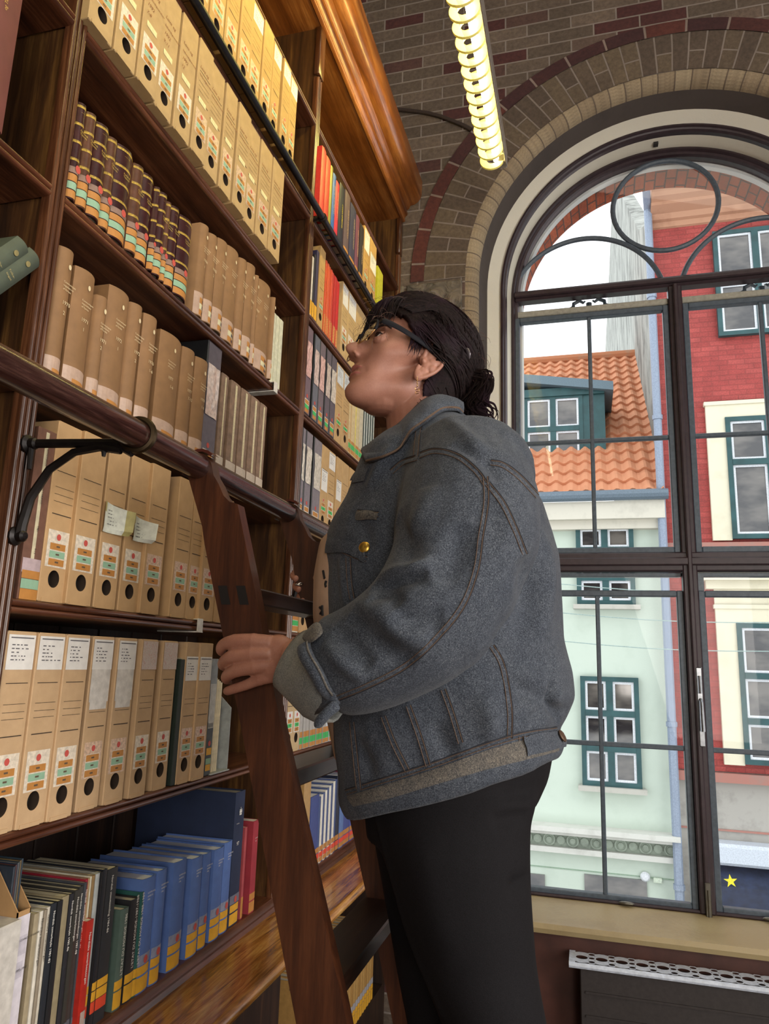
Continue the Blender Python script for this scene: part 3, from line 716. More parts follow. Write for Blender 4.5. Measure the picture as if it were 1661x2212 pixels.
# ================================================================ LADDER
lad_wood = wood('ladder_wood', '301509', '4c2814', '663a20', axis=2, rough=.42, gscale=6, coat=.15, streak=5)
LD = thing('library_ladder', 'dark reddish wooden library ladder hooked over the thick rail', 'ladder', (RX, 1.2, RZ))
ang = math.atan2(.272, .922)     # lean
def stile(Y0, Y1):
    """outline in the ladder's own (across, along) plane: hooked top, straight post"""
    # px-measured outline in x,z at Y=1.2, relative to the rail axis
    out = [(-.012, .024), (-.024, .008), (-.020, -.02), (.018, -.116), (.026, -.150), (.077, -.315), (.131, -.492), (.200, -.732), (.252, -.909), (.535, -1.95), (.625, -1.95),
           (.329, -.878), (.265, -.679), (.205, -.488), (.151, -.298), (.127, -.212), (.087, -.075), (.070, -.070), (.057, -.058), (.045, -.035), (.033, -.018), (.026, .006), (.014, .022), (.0, .027)]
    q = MB(); k = 0; a, b = Y0-1.2, Y1-1.2
    q.prism([(x, z) for x, z in out], 1, a, b)
    return q
for YP in (1.2, 1.64):
    s_ = stile(YP, YP+.028).build('post', [lad_wood], LD, 30)
    h = MB(); yy = YP-1.2   # bent metal hook over the rail
    P = [(.030*math.cos(a), yy+.014, .030*math.sin(a)) for a in [math.radians(200-20*i) for i in range(9)]]
    P = [(-.030, yy+.014, -.012)]+P
    n = len(P)
    for i in range(n-1):
        p, q_ = Vector(P[i]), Vector(P[i+1])
        h.quad((p.x, yy, p.z), (q_.x, yy, q_.z), (q_.x, yy+.028, q_.z), (p.x, yy+.028, p.z)); f = .0285/.034
        h.quad((p.x/f, yy, p.z/f), (p.x/f, yy+.028, p.z/f), (q_.x/f, yy+.028, q_.z/f), (q_.x/f, yy, q_.z/f))
        h.quad((p.x, yy, p.z), (p.x/f, yy, p.z/f), (q_.x/f, yy, q_.z/f), (q_.x, yy, q_.z))
    h.build('hook', [plain('4a1f16', .4)], s_)
def post_x(z):  # back and front edge of the post at height z (world)
    zz = z-RZ
    return RX+.026+(-.150-zz)*.2985, RX+.127+(-.212-zz)*.302
for i, zt in enumerate((.125, -.185, -.497, -.815, -1.13, -1.44)):
    xa, xb = post_x(zt); dp = (.008, .0, -.012, -.012, -.012, -.012)[i]
    q = MB(); q.box(xa+.004+dp-RX, xb-.004-RX, .026, .442, zt-.03-RZ, zt-RZ, c=.003)
    q.build('tread', [wood('tread_wood', '1c0e08', '2e1a10', '463022', axis=1, rough=.38, gscale=8, coat=.15)], LD)
    if i < 1:
        q = MB()
        for xx in (-.628, -.592): 
            q.quad(*[(xx+a_-RX+.0, -.0008, zt-.016+b_-RZ) for a_, b_ in ((-.014, .017), (-.004, -.017), (.014, -.017), (.004, .017))][::-1])
        q.build('tenon', [plain('14100e', .5)], LD, 0)
# ================================================================ BOOKS AND BOXES
ORD = ['first','second','third','fourth','fifth','sixth','seventh','eighth','ninth','tenth','eleventh','twelfth','thirteenth','fourteenth','fifteenth','sixteenth','seventeenth','eighteenth','nineteenth','twentieth']
ink = plain('2a2524', .8, 0); inkb = plain('3a2c20', .8, 0); pencil = plain('8a5a3a', .9, 0); gold = plain('d2b45a', .4, .05, metal=.3); white_ink = plain('e6e4dc', .6, 0); palegold = plain('d9c7a0', .6, 0)
S_OR, S_MINT, S_RED, S_GREEN, S_YEL = plain('b57c3c', .6, .04), plain('8cb094', .6, .04), plain('bf4f46', .6, .03), plain('3fae5c', .6, .04), plain('dca42c', .6, .05)
S_PATCH = plain('d8ccba', .5, .1, scale=160); S_TAPE = plain('c7a88e', .35, .14, scale=180); S_WHITE = plain('dcd9d4', .6, .03); S_VERM = plain('d9482c', .6, .03); S_SILVER = plain('a5a3a8', .3, .05)
_dc = {}
def memo(key, f):
    if key not in _dc: _dc[key] = f()
    return _dc[key]
def patch(mb, y0, y1, z0, z1, mat, x=.0006): mb.quad((x, y0, z0), (x, y1, z0), (x, y1, z1), (x, y0, z1), mat)
def disc(mb, yc, zc, r, mat, x=.0006, n=20, sy=1):
    k = len(mb.v); mb.v += [(x, yc+r*sy*math.cos(2*PI*i/n), zc+r*math.sin(2*PI*i/n)) for i in range(n)]; mb.face(range(k, k+n), mat)
def box_body(w, h, d, mat):
    def f():
        m = MB(); N = 28; hc = (w/2, .042); r = min(.0158, w*.27); c = .0015
        # front face around the finger hole
        ang = [2*PI*i/N+PI/N for i in range(N)]; k = len(m.v)
        inner = [(0, hc[0]+r*.92*math.cos(a), hc[1]+r*math.sin(a)) for a in ang]; outer = []
        for a in ang:
            co, s_ = math.cos(a), math.sin(a); ty = ((w-c-hc[0])/co if co > 0 else (c-hc[0])/co); tz = ((.085-hc[1])/s_ if s_ > 0 else (c-hc[1])/s_)
            q = min(ty, tz); outer.append((0, hc[0]+co*q, hc[1]+s_*q))
        m.v += inner+outer
        for i in range(N): j = (i+1) % N; m.face((k+i, k+N+i, k+N+j, k+j))
        # fill the corners left by the radial outline
        for (sy, sz) in ((1,1),(-1,1),(-1,-1),(1,-1)):
            cy = w-c if sy > 0 else c; cz = .085 if sz > 0 else c
            cand = [p for p in outer if abs(p[1]-cy) < 1e-6 or abs(p[2]-cz) < 1e-6]
            a_ = max([p for p in cand if abs(p[1]-cy) < 1e-6], key=lambda p: p[2]*sz); b_ = max([p for p in cand if abs(p[2]-cz) < 1e-6], key=lambda p: p[1]*sy)
            kk = len(m.v); m.v += [a_, (0, cy, cz), b_]; m.face((kk, kk+1, kk+2))
        k2 = len(m.v); m.v += [(-.02, p[1], p[2]) for p in inner]
        for i in range(N): j = (i+1) % N; m.face((k+i, k+j, k2+j, k2+i), 1)
        m.face([k2+i for i in range(N)], 2)
        m.quad((0,c,.085), (0,w-c,.085), (0,w-c,h-c), (0,c,h-c))
        # chamfered rest
        F = [(0,c),(0,w-c),(-c,w),(-d,w),(-d,0),(-c,0)]
        kk = len(m.v); m.v += [(x, y, c) for x, y in F]+[(x, y, h-c) for x, y in F]
        for i in range(1, 6): j = (i+1) % 6; m.face((kk+i, kk+j, kk+6+j, kk+6+i))
        q = [( -c, c), (-c, w-c), (-d, w-c), (-d, c)]
        m.quad(*[(x, y, h) for x, y in q]); m.quad(*[(x, y, 0) for x, y in q][::-1])
        m.quad((0,c,h-c), (0,w-c,h-c), (-c,w-c,h), (-c,c,h)); m.quad((0,w-c,c), (0,c,c), (-c,c,0), (-c,w-c,0))
        m.quad((-c,w,h-c), (-d,w,h-c), (-d,w-c,h), (-c,w-c,h)); m.quad((-d,0,h-c), (-c,0,h-c), (-c,c,h), (-d,c,h)); m.quad((-c,0,c), (-d,0,c), (-d,c,0), (-c,c,0)); m.quad((-d,w,c), (-c,w,c), (-c,w-c,0), (-d,w-c,0))
        # folded bottom flap
        m.box(-.001, .0012, w*.12, w*.8, .0, .007)
        return m.mesh('carton', [mat, plain('2e2014', .9), plain('0c0a08', .9)], 30)  # hole wall and floor coloured near black, painting in the shade inside
    return memo(('box', round(w,3), h, d, mat.name), f)
def sticker(w, z, kind='mint', patch_col=None, sc=.86):
    def f():
        m = MB(); c = w/2; hw = w*.29; G = 1 if kind == 'mint' else 2
        if patch_col: patch(m, w*.10, w*.90, z-.064*sc, z+.014*sc, 5, .0004)
        patch(m, c-hw-.0015, c+hw+.0015, z-.0615*sc, z-.012*sc, 4, .0007)
        disc(m, c, z, .0082*sc, 4, .0007, sy=.95); disc(m, c, z, .0070*sc, 3, .0010, sy=.95)
        for i, mt in enumerate((0, G, 0)): patch(m, c-hw, c+hw, z-(.0275+.0165*i)*sc, z-(.0135+.0165*i)*sc, mt, .0010)
        for i in range(3): patch(m, c-hw*.2, c+hw*.25, z-(.022+.0165*i)*sc, z-(.0185+.0165*i)*sc, 6, .0013)
        return m.mesh('label_print', [S_OR, S_MINT, S_GREEN, S_RED, S_PATCH, patch_col or S_TAPE, plain('5a4a3a', .8, 0)], 0)
    return memo(('st', round(w,3), round(z,4), kind, patch_col.name if patch_col else '', sc), f)
def print_lines(w, h, zs):
    def f():
        m = MB()
        for i, (fz, t) in enumerate(zs): patch(m, w*.14, w*.88, h*fz-t/2, h*fz+t/2, 0, .0005)
        return m.mesh('printed_lines', [inkb], 0)
    return memo(('pl', round(w,3), h, tuple(zs)), f)
STD_LINES = ((.72, .0013), (.63, .0008), (.59, .0008), (.55, .0008), (.48, .0018))
def typed(w, h, z0, z1, mat, seed, nl=5):
    def f():
        r = random.Random(seed); m = MB(); patch(m, w*.05, w*.97, z0, z1, 0, .0006); z = z1-.004
        patch(m, w*.12, w*.9, z-.002, z, 1, .0010); z -= .012
        for i in range(nl):
            y = w*.18
            while y < w*r.uniform(.35, .85):
                l = r.uniform(.002, .009); patch(m, y, min(y+l, w*.9), z-.0018, z, 1, .0010); y += l+r.uniform(.0015, .006)
            z -= .0062
            if z < z0+.004: break
        return m.mesh('typed_label', [mat, plain('5b585c', .8, 0)], 0)
    return memo(('ty', round(w,3), h, z0, z1, mat.name, seed), f)
ROWS = {}
def newthing(kind, x, y, z, label, cat, group, tilt=0, yaw=0):
    o = thing(kind, label, cat, (x, y, z), group); o.rotation_euler = (tilt, 0, yaw); return o
def archive_box(y0, y1, z, X, label, group, h=.33, d=.26, col='b08e63', st='mint', pc=None, sz=.115, lines=STD_LINES, typ=None, hand=None, small=False, tilt=0, extra=None):
    w = y1-y0-.0012; T = newthing('archive_box', X, y0+.0006, z, label, 'archive box', group, tilt)
    link_obj('carton', box_body(w, h, d, cardboard(col)), T)
    if lines: link_obj('printed_lines', print_lines(w, h, lines), T)
    if st: link_obj('label_print', sticker(w, sz, st, pc), T)
    if typ: link_obj('typed_label', typed(w, h, *typ), T)
    if small:
        m = MB(); patch(m, w*.2, w*.72, sz+.033, sz+.047, 0, .0008); link_obj('paper_slip', memo(('sm', round(w,3), sz), lambda: m.mesh('paper_slip', [plain('d9cf9e', .7)], 0)), T)
    if hand:
        for i, s_ in enumerate(hand): put_text('handwriting', s_, (.013, .009, .013, .013)[i % 4], pencil, T_ROW, (.0008, w*.12, sz+.125-.021*i), T, shear=.3)
    return T
def arc_x(f, b): return b*(1-(2*f-1)**2)
def book_meshes(w, h, d, bulge, cov, pagem, th=.0025):
    def fc():
        m = MB(); n = 10
        out = [(-d, 0)] + [(arc_x(i/n, bulge)-.001, w*i/n) for i in range(n+1)] + [(-d, w)]
        inn = [(-d, w-th), (-.004, w-th)] + [(arc_x(i/n, bulge)-.004, th+(w-2*th)*i/n) for i in range(n-1, 0, -1)] + [(-.004, th), (-d, th)]
        prof = out+inn; k = len(m.v); N = len(prof); m.v += [(x, y, 0) for x, y in prof]+[(x, y, h) for x, y in prof]
        for i in range(N): j = (i+1) % N; m.face((k+i, k+j, k+N+j, k+N+i))
        # caps as strips between outer and inner outline
        O = out; I = inn[::-1]
        for zoff in (0, N):
            for i in range(len(O)-1):
                ii = min(i, len(I)-1); jj = min(i+1, len(I)-1)
                a = k+zoff+i; b = k+zoff+i+1; c_ = k+zoff+N-1-jj; e = k+zoff+N-1-ii
                m.face((a, b, c_, e) if zoff == 0 else (a, e, c_, b))
        return m.mesh('cover', [cov], 50)
    def fp():
        m = MB(); m.box(-d+.003, -.0035, th, w-th, .003, h-(.004 if bulge > .0012 else .0006)); return m.mesh('page_block', [pagem], 0)
    return memo(('bc', round(w,3), round(h,3), d, bulge, cov.name), fc), memo(('bp', round(w,3), round(h,3), d, pagem.name, bulge > .0012), fp)
def spine_bands(w, bulge, bands, mats, name):
    """bands: (z0, z1, f0, f1, mat)"""
    def f():
        m = MB(); n = 8
        for z0, z1, f0, f1, mt in bands:
            for i in range(n):
                a, b = f0+(f1-f0)*i/n, f0+(f1-f0)*(i+1)/n; o_ = .0004+.0002*mt
                m.quad((arc_x(a,bulge)-.001+o_, w*a, z0), (arc_x(b,bulge)-.001+o_, w*b, z0), (arc_x(b,bulge)-.001+o_, w*b, z1), (arc_x(a,bulge)-.001+o_, w*a, z1), mt)
        return m.mesh(name, mats, 60)
    return memo(('sb', round(w,3), bulge, tuple(bands), tuple(x.name for x in mats)), f)
def book(y0, y1, z, X, label, group, h, cov, d=.19, bulge=.006, pages='d9cfb8', bands=None, mats=None, titles=(), tilt=0, yaw=0, kind='bound_book', cat='book', tm=None, dotz=None):
    w = max(y1-y0-.0008, .003); T = newthing(kind, X, y0+.0004, z, label, cat, group, tilt, yaw)
    a, b = book_meshes(w, h, d, bulge, cov, paper_edge(pages), min(.0025, w*.2))
    link_obj('cover', a, T); link_obj('page_block', b, T)
    if bands: link_obj('label_print', spine_bands(w, bulge, tuple(bands), mats, 'label_print'), T)
    if dotz:
        m = MB(); disc(m, 0, 0, min(.008, w*.3), 0, 0, sy=.9); me = memo(('dot', round(w,3)), lambda: m.mesh('red_dot', [S_RED], 0)); link_obj('red_dot', me, T, (bulge+.0005, w*.56, dotz))
    for (txt, size, frame, ty, tz) in titles:
        put_text('spine_title', txt, size, tm or gold, frame, (bulge+.0006, w*ty, tz), T)
    return T
def ladd(row, side='left'):
    ROWS[row] = ROWS.get(row, 0)+1; return ORD[ROWS[row]-1] if ROWS[row] <= 20 else str(ROWS[row])
# --- bay one, top shelf: yellow-lit cartons
def Y(px, z, X): return ysolve(px, z, X)
X1 = -.90; zt1 = 1.91*.978
edges = [Y(p, zt1, X1) for p in (642.6, 621.5, 598, 571)]
yy = edges[0]; G = 'archive boxes on the top shelf of the near bay'; ws = [.058,.058,.060,.068,.072,.072,.072,.075,.075,.075,.075,.075]; k = len(ws)
for i, w_ in enumerate(ws):
    if yy-w_ < 1.03: break
    n = i+1
    archive_box(yy-w_, yy, SH['S0']+TH, X1+.004*(i % 2), 'yellow-lit archive box, %s from the right on the near bay top shelf' % ORD[i], G, h=.325, col='b8955c', pc=S_TAPE if i > 2 else None, typ=(.26, .315, S_WHITE, 40+i % 3) if i in (0,1,2,4) else None)
    yy -= w_+(.010 if i in (0,1,2,6) else .001)
# second shelf
G = 'archive boxes with handwriting on the second shelf of the near bay'
P = [(193,244.4),(245.7,290.8),(291.6,333),(335,371),(373,408),(409,439.5),(440.5,470),(472,497),(499.4,525.5),(526.8,550),(551,576),(576.5,600.5)]
hands = [None, None, ('Love og', 'bekendtgoerelser', '1992', '7-8'), ('Love og', 'bekendtgoerelser', '1992', '9-11'), ('Love og', 'bekendtgoerelser', '1992', '12'), ('Love og', 'bekendtgoerelser')]
zb = SH['SA']+TH
for i, (a, b) in enumerate(P):
    archive_box(Y(a, zb, X1), Y(b, zb, X1), zb, X1+.003*(i % 3-1), 'yellowish archive box with handwriting, %s from the left on the near bay second shelf' % ORD[i], G, h=.318, col='b89a6c', pc=S_PATCH if i < 5 else S_TAPE,
        lines=STD_LINES if i > 4 else None, hand=hands[i] if i < 6 else ('Love og', 'bekendtgoerelser'), small=True, sz=.112)
# third shelf: maroon leather volumes
leather = lambda c: cached_leather(c)
@cached
def cached_leather(c):
    t = NT('leather_'+c); v = t.coords('Object'); n = t.noise(v, 160, 4, .6); n2 = t.noise(v, 25, 5)
    t.col(t.mix(rgb(c), t.ramp(n2, [(.35, (.6,.6,.6,1)), (.7, (1.35,1.3,1.25,1))]), 1, 'MULTIPLY')); t.setb(Roughness=.32); t.bump(n, .3, .0008); return t.m
XB = -.927; zb = SH['SB']+TH; G = 'maroon and brown bound volumes with gilt bands'
P = [(166,185.4),(185.6,205.2),(205.4,231.8),(232.6,252.8),(253,285.7),(286,306.8),(307.6,331.5),(331.8,341),(341.3,356),(356.3,367.2),(367.5,384.3),(385.6,412)]
for i, (a, b) in enumerate(P):
    dark = i not in (1, 3, 5, 9); zt = 1.046+(.006 if i in (4, 6) else 0)-(.004 if i == 9 else 0); y0, y1 = Y(a, zt, XB), Y(b, zt, XB); w = y1-y0; h = zt-zb
    gb = []
    for f in (.985, .80, .615, .43): gb += [(h*f-.0035, h*f-.0025, 0, 1, 0), (h*f-.008, h*f-.0040, 0, 1, 0)]
    if dark: gb += [(h*.9, h*.902, .3, .8, 0)]
    bands = gb + [(.003, .019, 0, 1, 1), (.021, .036, 0, 1, 2), (.038, .053, 0, 1, 1), (.055, .068, 0, .9, 3)]
    book(y0, y1, zb, XB+.002*(i % 3), ('dark maroon' if dark else 'dull brown')+' leather volume with gilt bands, %s from the left on the third shelf' % ORD[i], G, h, cached_leather('3a1a1e' if dark else '5a3a2c'),
         bulge=.010, bands=bands, mats=[plain('bfa14c', .35, .2, metal=.3, scale=300), S_OR, S_MINT, plain('8d7468', .3)], dotz=.066,
         titles=[('Forhandl.', .006, T_ROW, .3, h*.70), ('Tidende', .006, T_ROW, .3, h*.67)] if w > .02 else ())
# tan volumes right of them
tan = cloth('8c6844'); TAPE_ = plain('b59a88', .4, .06)
def tan_book(i, y0, y1, z, zt, label, G, year, no, orange2=True, d=.2):
    h = zt-z; w = y1-y0
    b = [(.002, .0625, 0, 1, 0)]
    if orange2: b += [(.004, .018, .35, 1, 1), (.0195, .034, .35, 1, 2), (.0355, .050, .35, 1, 1), (.0225, .031, .62, .86, 3), (.039, .046, .64, .8, 3), (.007, .014, .62, .82, 3)]
    else: b += [(.018, .040, .3, 1, 1), (.026, .033, .66, .8, 3)]
    T = book(y0, y1, z, XB+.002*((i*7) % 3-1), label, G, h, tan, bulge=.010, d=d, bands=b, mats=[TAPE_, S_OR, plain('cfc9a4', .6), plain('4a3c48', .8, 0)],
         titles=([(year, .0105, T_ROW, .34, h*.60), (no, .0105, T_ROW, .46, h*.53)] + [(s_, .0056, T_ROW, .28, h*(.75-.026*j)) for j, s_ in enumerate(('Communiques', 'negotiations', 'of Parties'))]) if w > .022 else (), tm=palegold)
    m = MB(); disc(m, 0, 0, .0052, 0, 0, sy=.7); me = memo(('crest',), lambda: m.mesh('gilt_crest', [palegold], 0)); link_obj('gilt_crest', me, T, (.0105, w*.55, h*.875))
    return T
G = 'tan cloth volumes at the right of the third shelf'
P = [(413,451.7,1.09),(452,469,1.088),(469.7,490,1.10),(492.7,517,1.115),(518,532,1.118),(533,549.7,1.128),(550.7,557.8,1.12),(559.8,585,1.124),(586,590.5,1.11)]
for i, (a, b, zt) in enumerate(P):
    y0 = Y(a, zt, XB); y1 = Y(b, zt, XB)
    if i == 0: y0 = y1-.042
    tan_book(i, y0, y1, zb, zt, 'tan cloth volume, %s tan one from the left on the third shelf' % ORD[i], G, '196%d' % (i+1), str(1+i % 2))
for i, (a, b) in enumerate(((591,598),(598.5,604.5),(605,611.7))):
    book(Y(a, 1.073, XB), Y(b, 1.073, XB), zb, XB+.001*i, 'slim white brochure at the end of the third shelf, %s from the left' % ORD[i], 'slim white brochures', .235, plain('c9c8b0', .5), bulge=.0005, kind='brochure', cat='brochure', pages='b5b49c')
# fourth shelf behind the thick rail
zb = SH['SC']+TH; G = 'tan cloth yearbooks standing behind the thick rail'
P = [(130,162,.742),(163.5,206,.727),(206.5,229.7,.70),(231,281.5,.745),(282.5,307.6,.742),(309.7,338,.74),(340,394,.737),(395,421,.736),(421.5,448,.735)]
yrs = ['1970','1971','1971','1972','1972','1976','1977','1977','1978']; nos = ['2','1','2','1','2','1-6','1-6','7-12','1-6']
for i, (a, b, zt) in enumerate(P):
    y0 = Y(a, zt, XB); y1 = Y(b, zt, XB)
    if i == 3: y0 += .012
    if i == 6: y0 += .018
    tan_book(i, y0, y1, zb, zt, 'tan cloth yearbook with a gilt crest, %s from the left behind the thick rail' % ORD[i], G, yrs[i], nos[i], False, .21)
a, b = Y(452, .81, XB), Y(480, .81, XB)
T = newthing('lever_binder', XB, a, zb, 'tall black binder with a crumpled clear spine pocket behind the rail', 'binder', None)
def binder_parts(T, w, h, pocket=True, face='514d55', pc='c9b7ae', green=False):
    m = MB(); m.box(-.24, 0, 0, w, 0, h, c=.002); m.build('binder_case', [plain('17181a', .45)], T, 30)
    m = MB(); patch(m, .003, w-.001, .004, h-.004, 0, .0005); m.build('spine_sheet', [plain(face, .35)], T, 0)
    if pocket:
        m = MB(); n = 6; r = random.Random(int(w*1e5)); z0, z1 = h*.42, h*.82
        for i in range(n):
            for j in range(3):
                pass
        g = [[(.0012+.002*r.random(), w*(.08+.84*j/4), z0+(z1-z0)*i/8) for j in range(5)] for i in range(9)]
        for i in range(8):
            for j in range(4): m.quad(g[i][j], g[i][j+1], g[i+1][j+1], g[i+1][j])
        m.build('label_pocket', [plain(pc, .18, .12, scale=90)], T, 0)
    m = MB(); disc(m, w/2, .068, .007, 3, .001); patch(m, w*.16, w*.86, .036, .055, 4, .0008); patch(m, w*.2, w*.82, .038, .053, 0, .001)
    if green: patch(m, w*.2, w*.82, .022, .036, 2, .001); patch(m, w*.2, w*.82, .007, .021, 0, .001)
    m.build('label_print', [S_OR, S_MINT, S_GREEN, S_RED, S_WHITE], T, 0)
binder_parts(T, b-a, .345)
journ = plain('7d6553', .55, .15, scale=40)
for i, (a, b) in enumerate(((480.8,495.5),(498,520),(521.5,541),(542,560),(560.8,575))):
    y0, y1 = Y(a, .75, XB), Y(b, .75, XB)
    if i == 1: y0 += .006
    book(y0, y1, zb, XB+.001*i, 'brown journal volume with pale title strip, %s right of the black binder' % ORD[i], 'brown journal volumes beside the black binder', .287, journ, bulge=.002, d=.21, kind='journal_volume',
         bands=[(.06, .28, .42, .62, 0), (.034, .058, 0, 1, 1), (.0, .033, 0, 1, 2)], mats=[plain('c9bd9a', .6, .1, scale=400), plain('bcae9e', .35, .05), S_OR])
# fifth shelf
zb = SH['SD']+TH
y0, y1 = Y(36, zb, XB), Y(78.6, zb, XB)
T = book(y0, y1, zb, XB, 'thick brown volume with a long white title strip, leftmost below the thick rail', None, .305, plain('6f4d3e', .6, .08), bulge=.001, d=.24, kind='bound_volume',
     bands=[(.052, .30, .42, .60, 0), (.046, .071, .05, 1, 1), (.0, .018, .08, 1, 2), (.0185, .035, .08, 1, 3), (.037, .046, .08, 1, 1), (.0465, .064, .05, 1, 2) if False else (.036, .050, .08, 1, 2)], mats=[plain('c9bfa0', .6), plain('b7a3a6', .4, .08), S_OR, S_MINT],
     titles=[('SOVETSKOE GOSUDARSTVO I PRAVO', .006, T_DOWN, .53, .27), ('1981', .006, T_DOWN, .53, .13), ('7-12', .006, T_DOWN, .53, .09)], tm=ink)
G = 'archive boxes with round finger holes on the shelf below the thick rail'
P = [(79.5,138.2),(140.9,196),(200.5,248.3),(252.9,296.2),(300.9,342.4),(363.5,398.2),(399,424.6),(427.3,459.3),(460,487)]
for i, (a, b) in enumerate(P):
    xx = -.922+.004*((i*5) % 3-1)
    T = archive_box(Y(a, zb, xx), Y(b, zb, xx), zb, xx, 'archive box%s, %s box from the left below the thick rail' % (' with a curling paper slip' if i in (2,3) else '', ORD[i]), G, h=.332, col='c09c70',
        pc=S_PATCH if i < 4 else S_TAPE, sz=.118)
    if i in (2, 3):      # curling paper slips
        w = T.children[0].data.vertices[0].co and (Y(b, zb, xx)-Y(a, zb, xx)); m = MB(); n = 10
        y0, y1, z0, z1 = (-.004, w*.92, .150, .212) if i == 2 else (w*.28, w*1.02, .150, .205)
        g = [[(.003+.012*((u/n-.3)**2)*4*(1 if v else .6)+.004*v/6*(u/n), y0+(y1-y0)*u/n, z0+(z1-z0)*v/6-.012*(u/n)*(v/6)) for u in range(n+1)] for v in range(7)]
        for v in range(6):
            for u in range(n): m.quad(g[v][u], g[v][u+1], g[v+1][u+1], g[v+1][u], 1 if (u > n-3 and i == 2) or (u == 0 and v > 3) else 0)
        for l in range(5):
            for s_ in range(5):
                ya = y0+(y1-y0)*(.18+.12*s_); zz = z1-.016-.007*l
                if (l*3+s_) % 7 != 2: patch(m, ya, ya+.006, zz-.0016, zz, 2, .0125 if False else .0045+.012*(((ya-y0)/(y1-y0)-.3)**2)*4)
        m.build('taped_paper_slip', [plain('cdd0c4', .7), plain('a39a62', .6), plain('6b6a68', .8, 0)], T, 180)
# sixth shelf
zb = SH['SE']+TH; zt = .032; G = 'archive boxes on the shelf above the blue books'
P = [(17.2,81.3),(84.9,143.6),(146.3,196.9),(203,249),(257.5,298.2),(309,343),(354.5,385.5),(404.5,433.2),(433.8,461.6)]
for i, (a, b) in enumerate(P):
    xx = -.922+.004*((i*4) % 3-1); w_ = S_WHITE
    ty = (.262, .320, w_, i) if i < 5 else ((.235, .292, w_, i) if i > 6 else None)
    T = archive_box(Y(a, zt, xx), Y(b, zt, xx), zb, xx, 'archive box with %s, %s from the left above the blue books' % ('white typed label' if i not in (5,6) else 'scuffed shiny label', ORD[i]), G, h=.326, col='c2a27c', pc=S_PATCH if i in (0,1,2,5,6) else S_TAPE,
        sz=.113, typ=ty, lines=((.735, .0013), (.63, .0008), (.59, .0008), (.555, .0008), (.47, .0018)) if i < 7 else ((.47, .0014), (.59, .0008), (.555, .0008)))
    w = Y(b, zt, xx)-Y(a, zt, xx)
    if i in (3, 4):
        m = MB(); patch(m, w*.06, w*.92, .20, .262, 0, .0008); patch(m, w*.1, w*.86, .186, .20, 0, .0012); link_obj('white_paper_strip', m.mesh('white_paper_strip', [plain('c9c4bd', .6)], 0), T)
    if i in (5, 6):
        m = MB(); patch(m, w*.05, w*.97, .262, .322, 0, .0008); t = NT('crackled_film'); v = t.coords('Object', scale=(1,1,.5)); n = t.noise(v, 420, 3, .7, 2)
        t.col(t.ramp(n, [(.38, rgb('b9a79c')), (.52, rgb('d8d0c8')), (.62, rgb('c07a70'))])); t.setb(Roughness=.2); t.bump(n, .8, .001)
        link_obj('crackled_label', m.mesh('crackled_label', [t.m], 0), T)
y0, y1 = Y(387.5, -.03, XB), Y(402.5, -.03, XB)
m = MB(); m.box(-.24, .003, 0, y1-y0, 0, .285, c=.0015)
T = newthing('green_folder', XB, y0, zb, 'dark green folder wedged between the cardboard boxes above the blue books', 'folder', None); m.build('folder_cover', [plain('1f2b24', .6)], T)
m = MB(); m.box(-.235, -.005, .003, y1-y0-.003, .286, .288); m.build('page_block', [paper_edge()], T)
y0, y1 = Y(457.5, -.007, XB), Y(472, -.007, XB)
T = newthing('grey_binder', XB, y0+.002, zb, 'grey binder with a barcode label right of the last cardboard box', 'binder', None); w = y1-y0-.002
m = MB(); m.box(-.22, 0, 0, w, 0, .288, c=.0015); m.build('binder_case', [plain('4b5256', .6)], T)
m = MB(); patch(m, 0, w, .20, .288, 0, .0006); patch(m, w*.05, w*.95, .13, .225, 1, .0009); patch(m, w*.1, w*.9, .115, .13, 1, .0009)
for i in range(9): patch(m, w*(.15+.08*i), w*(.18+.08*i), .117, .128, 2, .0012)
disc(m, w*.5, .078, .0065, 3, .001); patch(m, w*.12, w*.85, .05, .067, 4, .001); patch(m, w*.12, w*.85, .028, .042, 5, .001); patch(m, w*.12, w*.85, .012, .027, 4, .001)
m.build('label_print', [plain('8b9296', .5), plain('bcbcb8', .5), ink, S_RED, S_YEL, S_MINT], T, 0)
for i in range(4):
    y0 = Y(472.6+3.6*i, -.03, XB); y1 = Y(476+3.6*i, -.03, XB)
    book(y0, y1, zb+.004, XB-.004, 'thin cream booklet inside the grey bookend, %s from the left' % ORD[i], 'thin cream booklets in the grey bookend', .235-.004*i, plain('cfc2a2', .6), bulge=.0008, kind='booklet', cat='booklet')
T = newthing('metal_bookend', XB, Y(487, -.1, XB), zb, 'pale grey bent metal bookend at the right end of the box row', 'bookend', None)
m = MB(); y9 = Y(502, -.1, XB)-Y(487, -.1, XB)
m.box(-.14, .006, -.060, y9, 0, .003); m.box(-.14, .0, y9-.002, y9, .003, .16); 
k = len(m.v); m.v += [(0, y9, .16), (-.05, y9, .205), (-.14, y9, .205), (-.14, y9, .16), (0, y9-.002, .16), (-.05, y9-.002, .205), (-.14, y9-.002, .205), (-.14, y9-.002, .16)]
m.face((k, k+1, k+2, k+3)); m.face((k+4, k+5, k+6, k+7)); m.face((k, k+4, k+5, k+1)); m.build('bent_plate', [plain('9ea3a2', .4)], T)
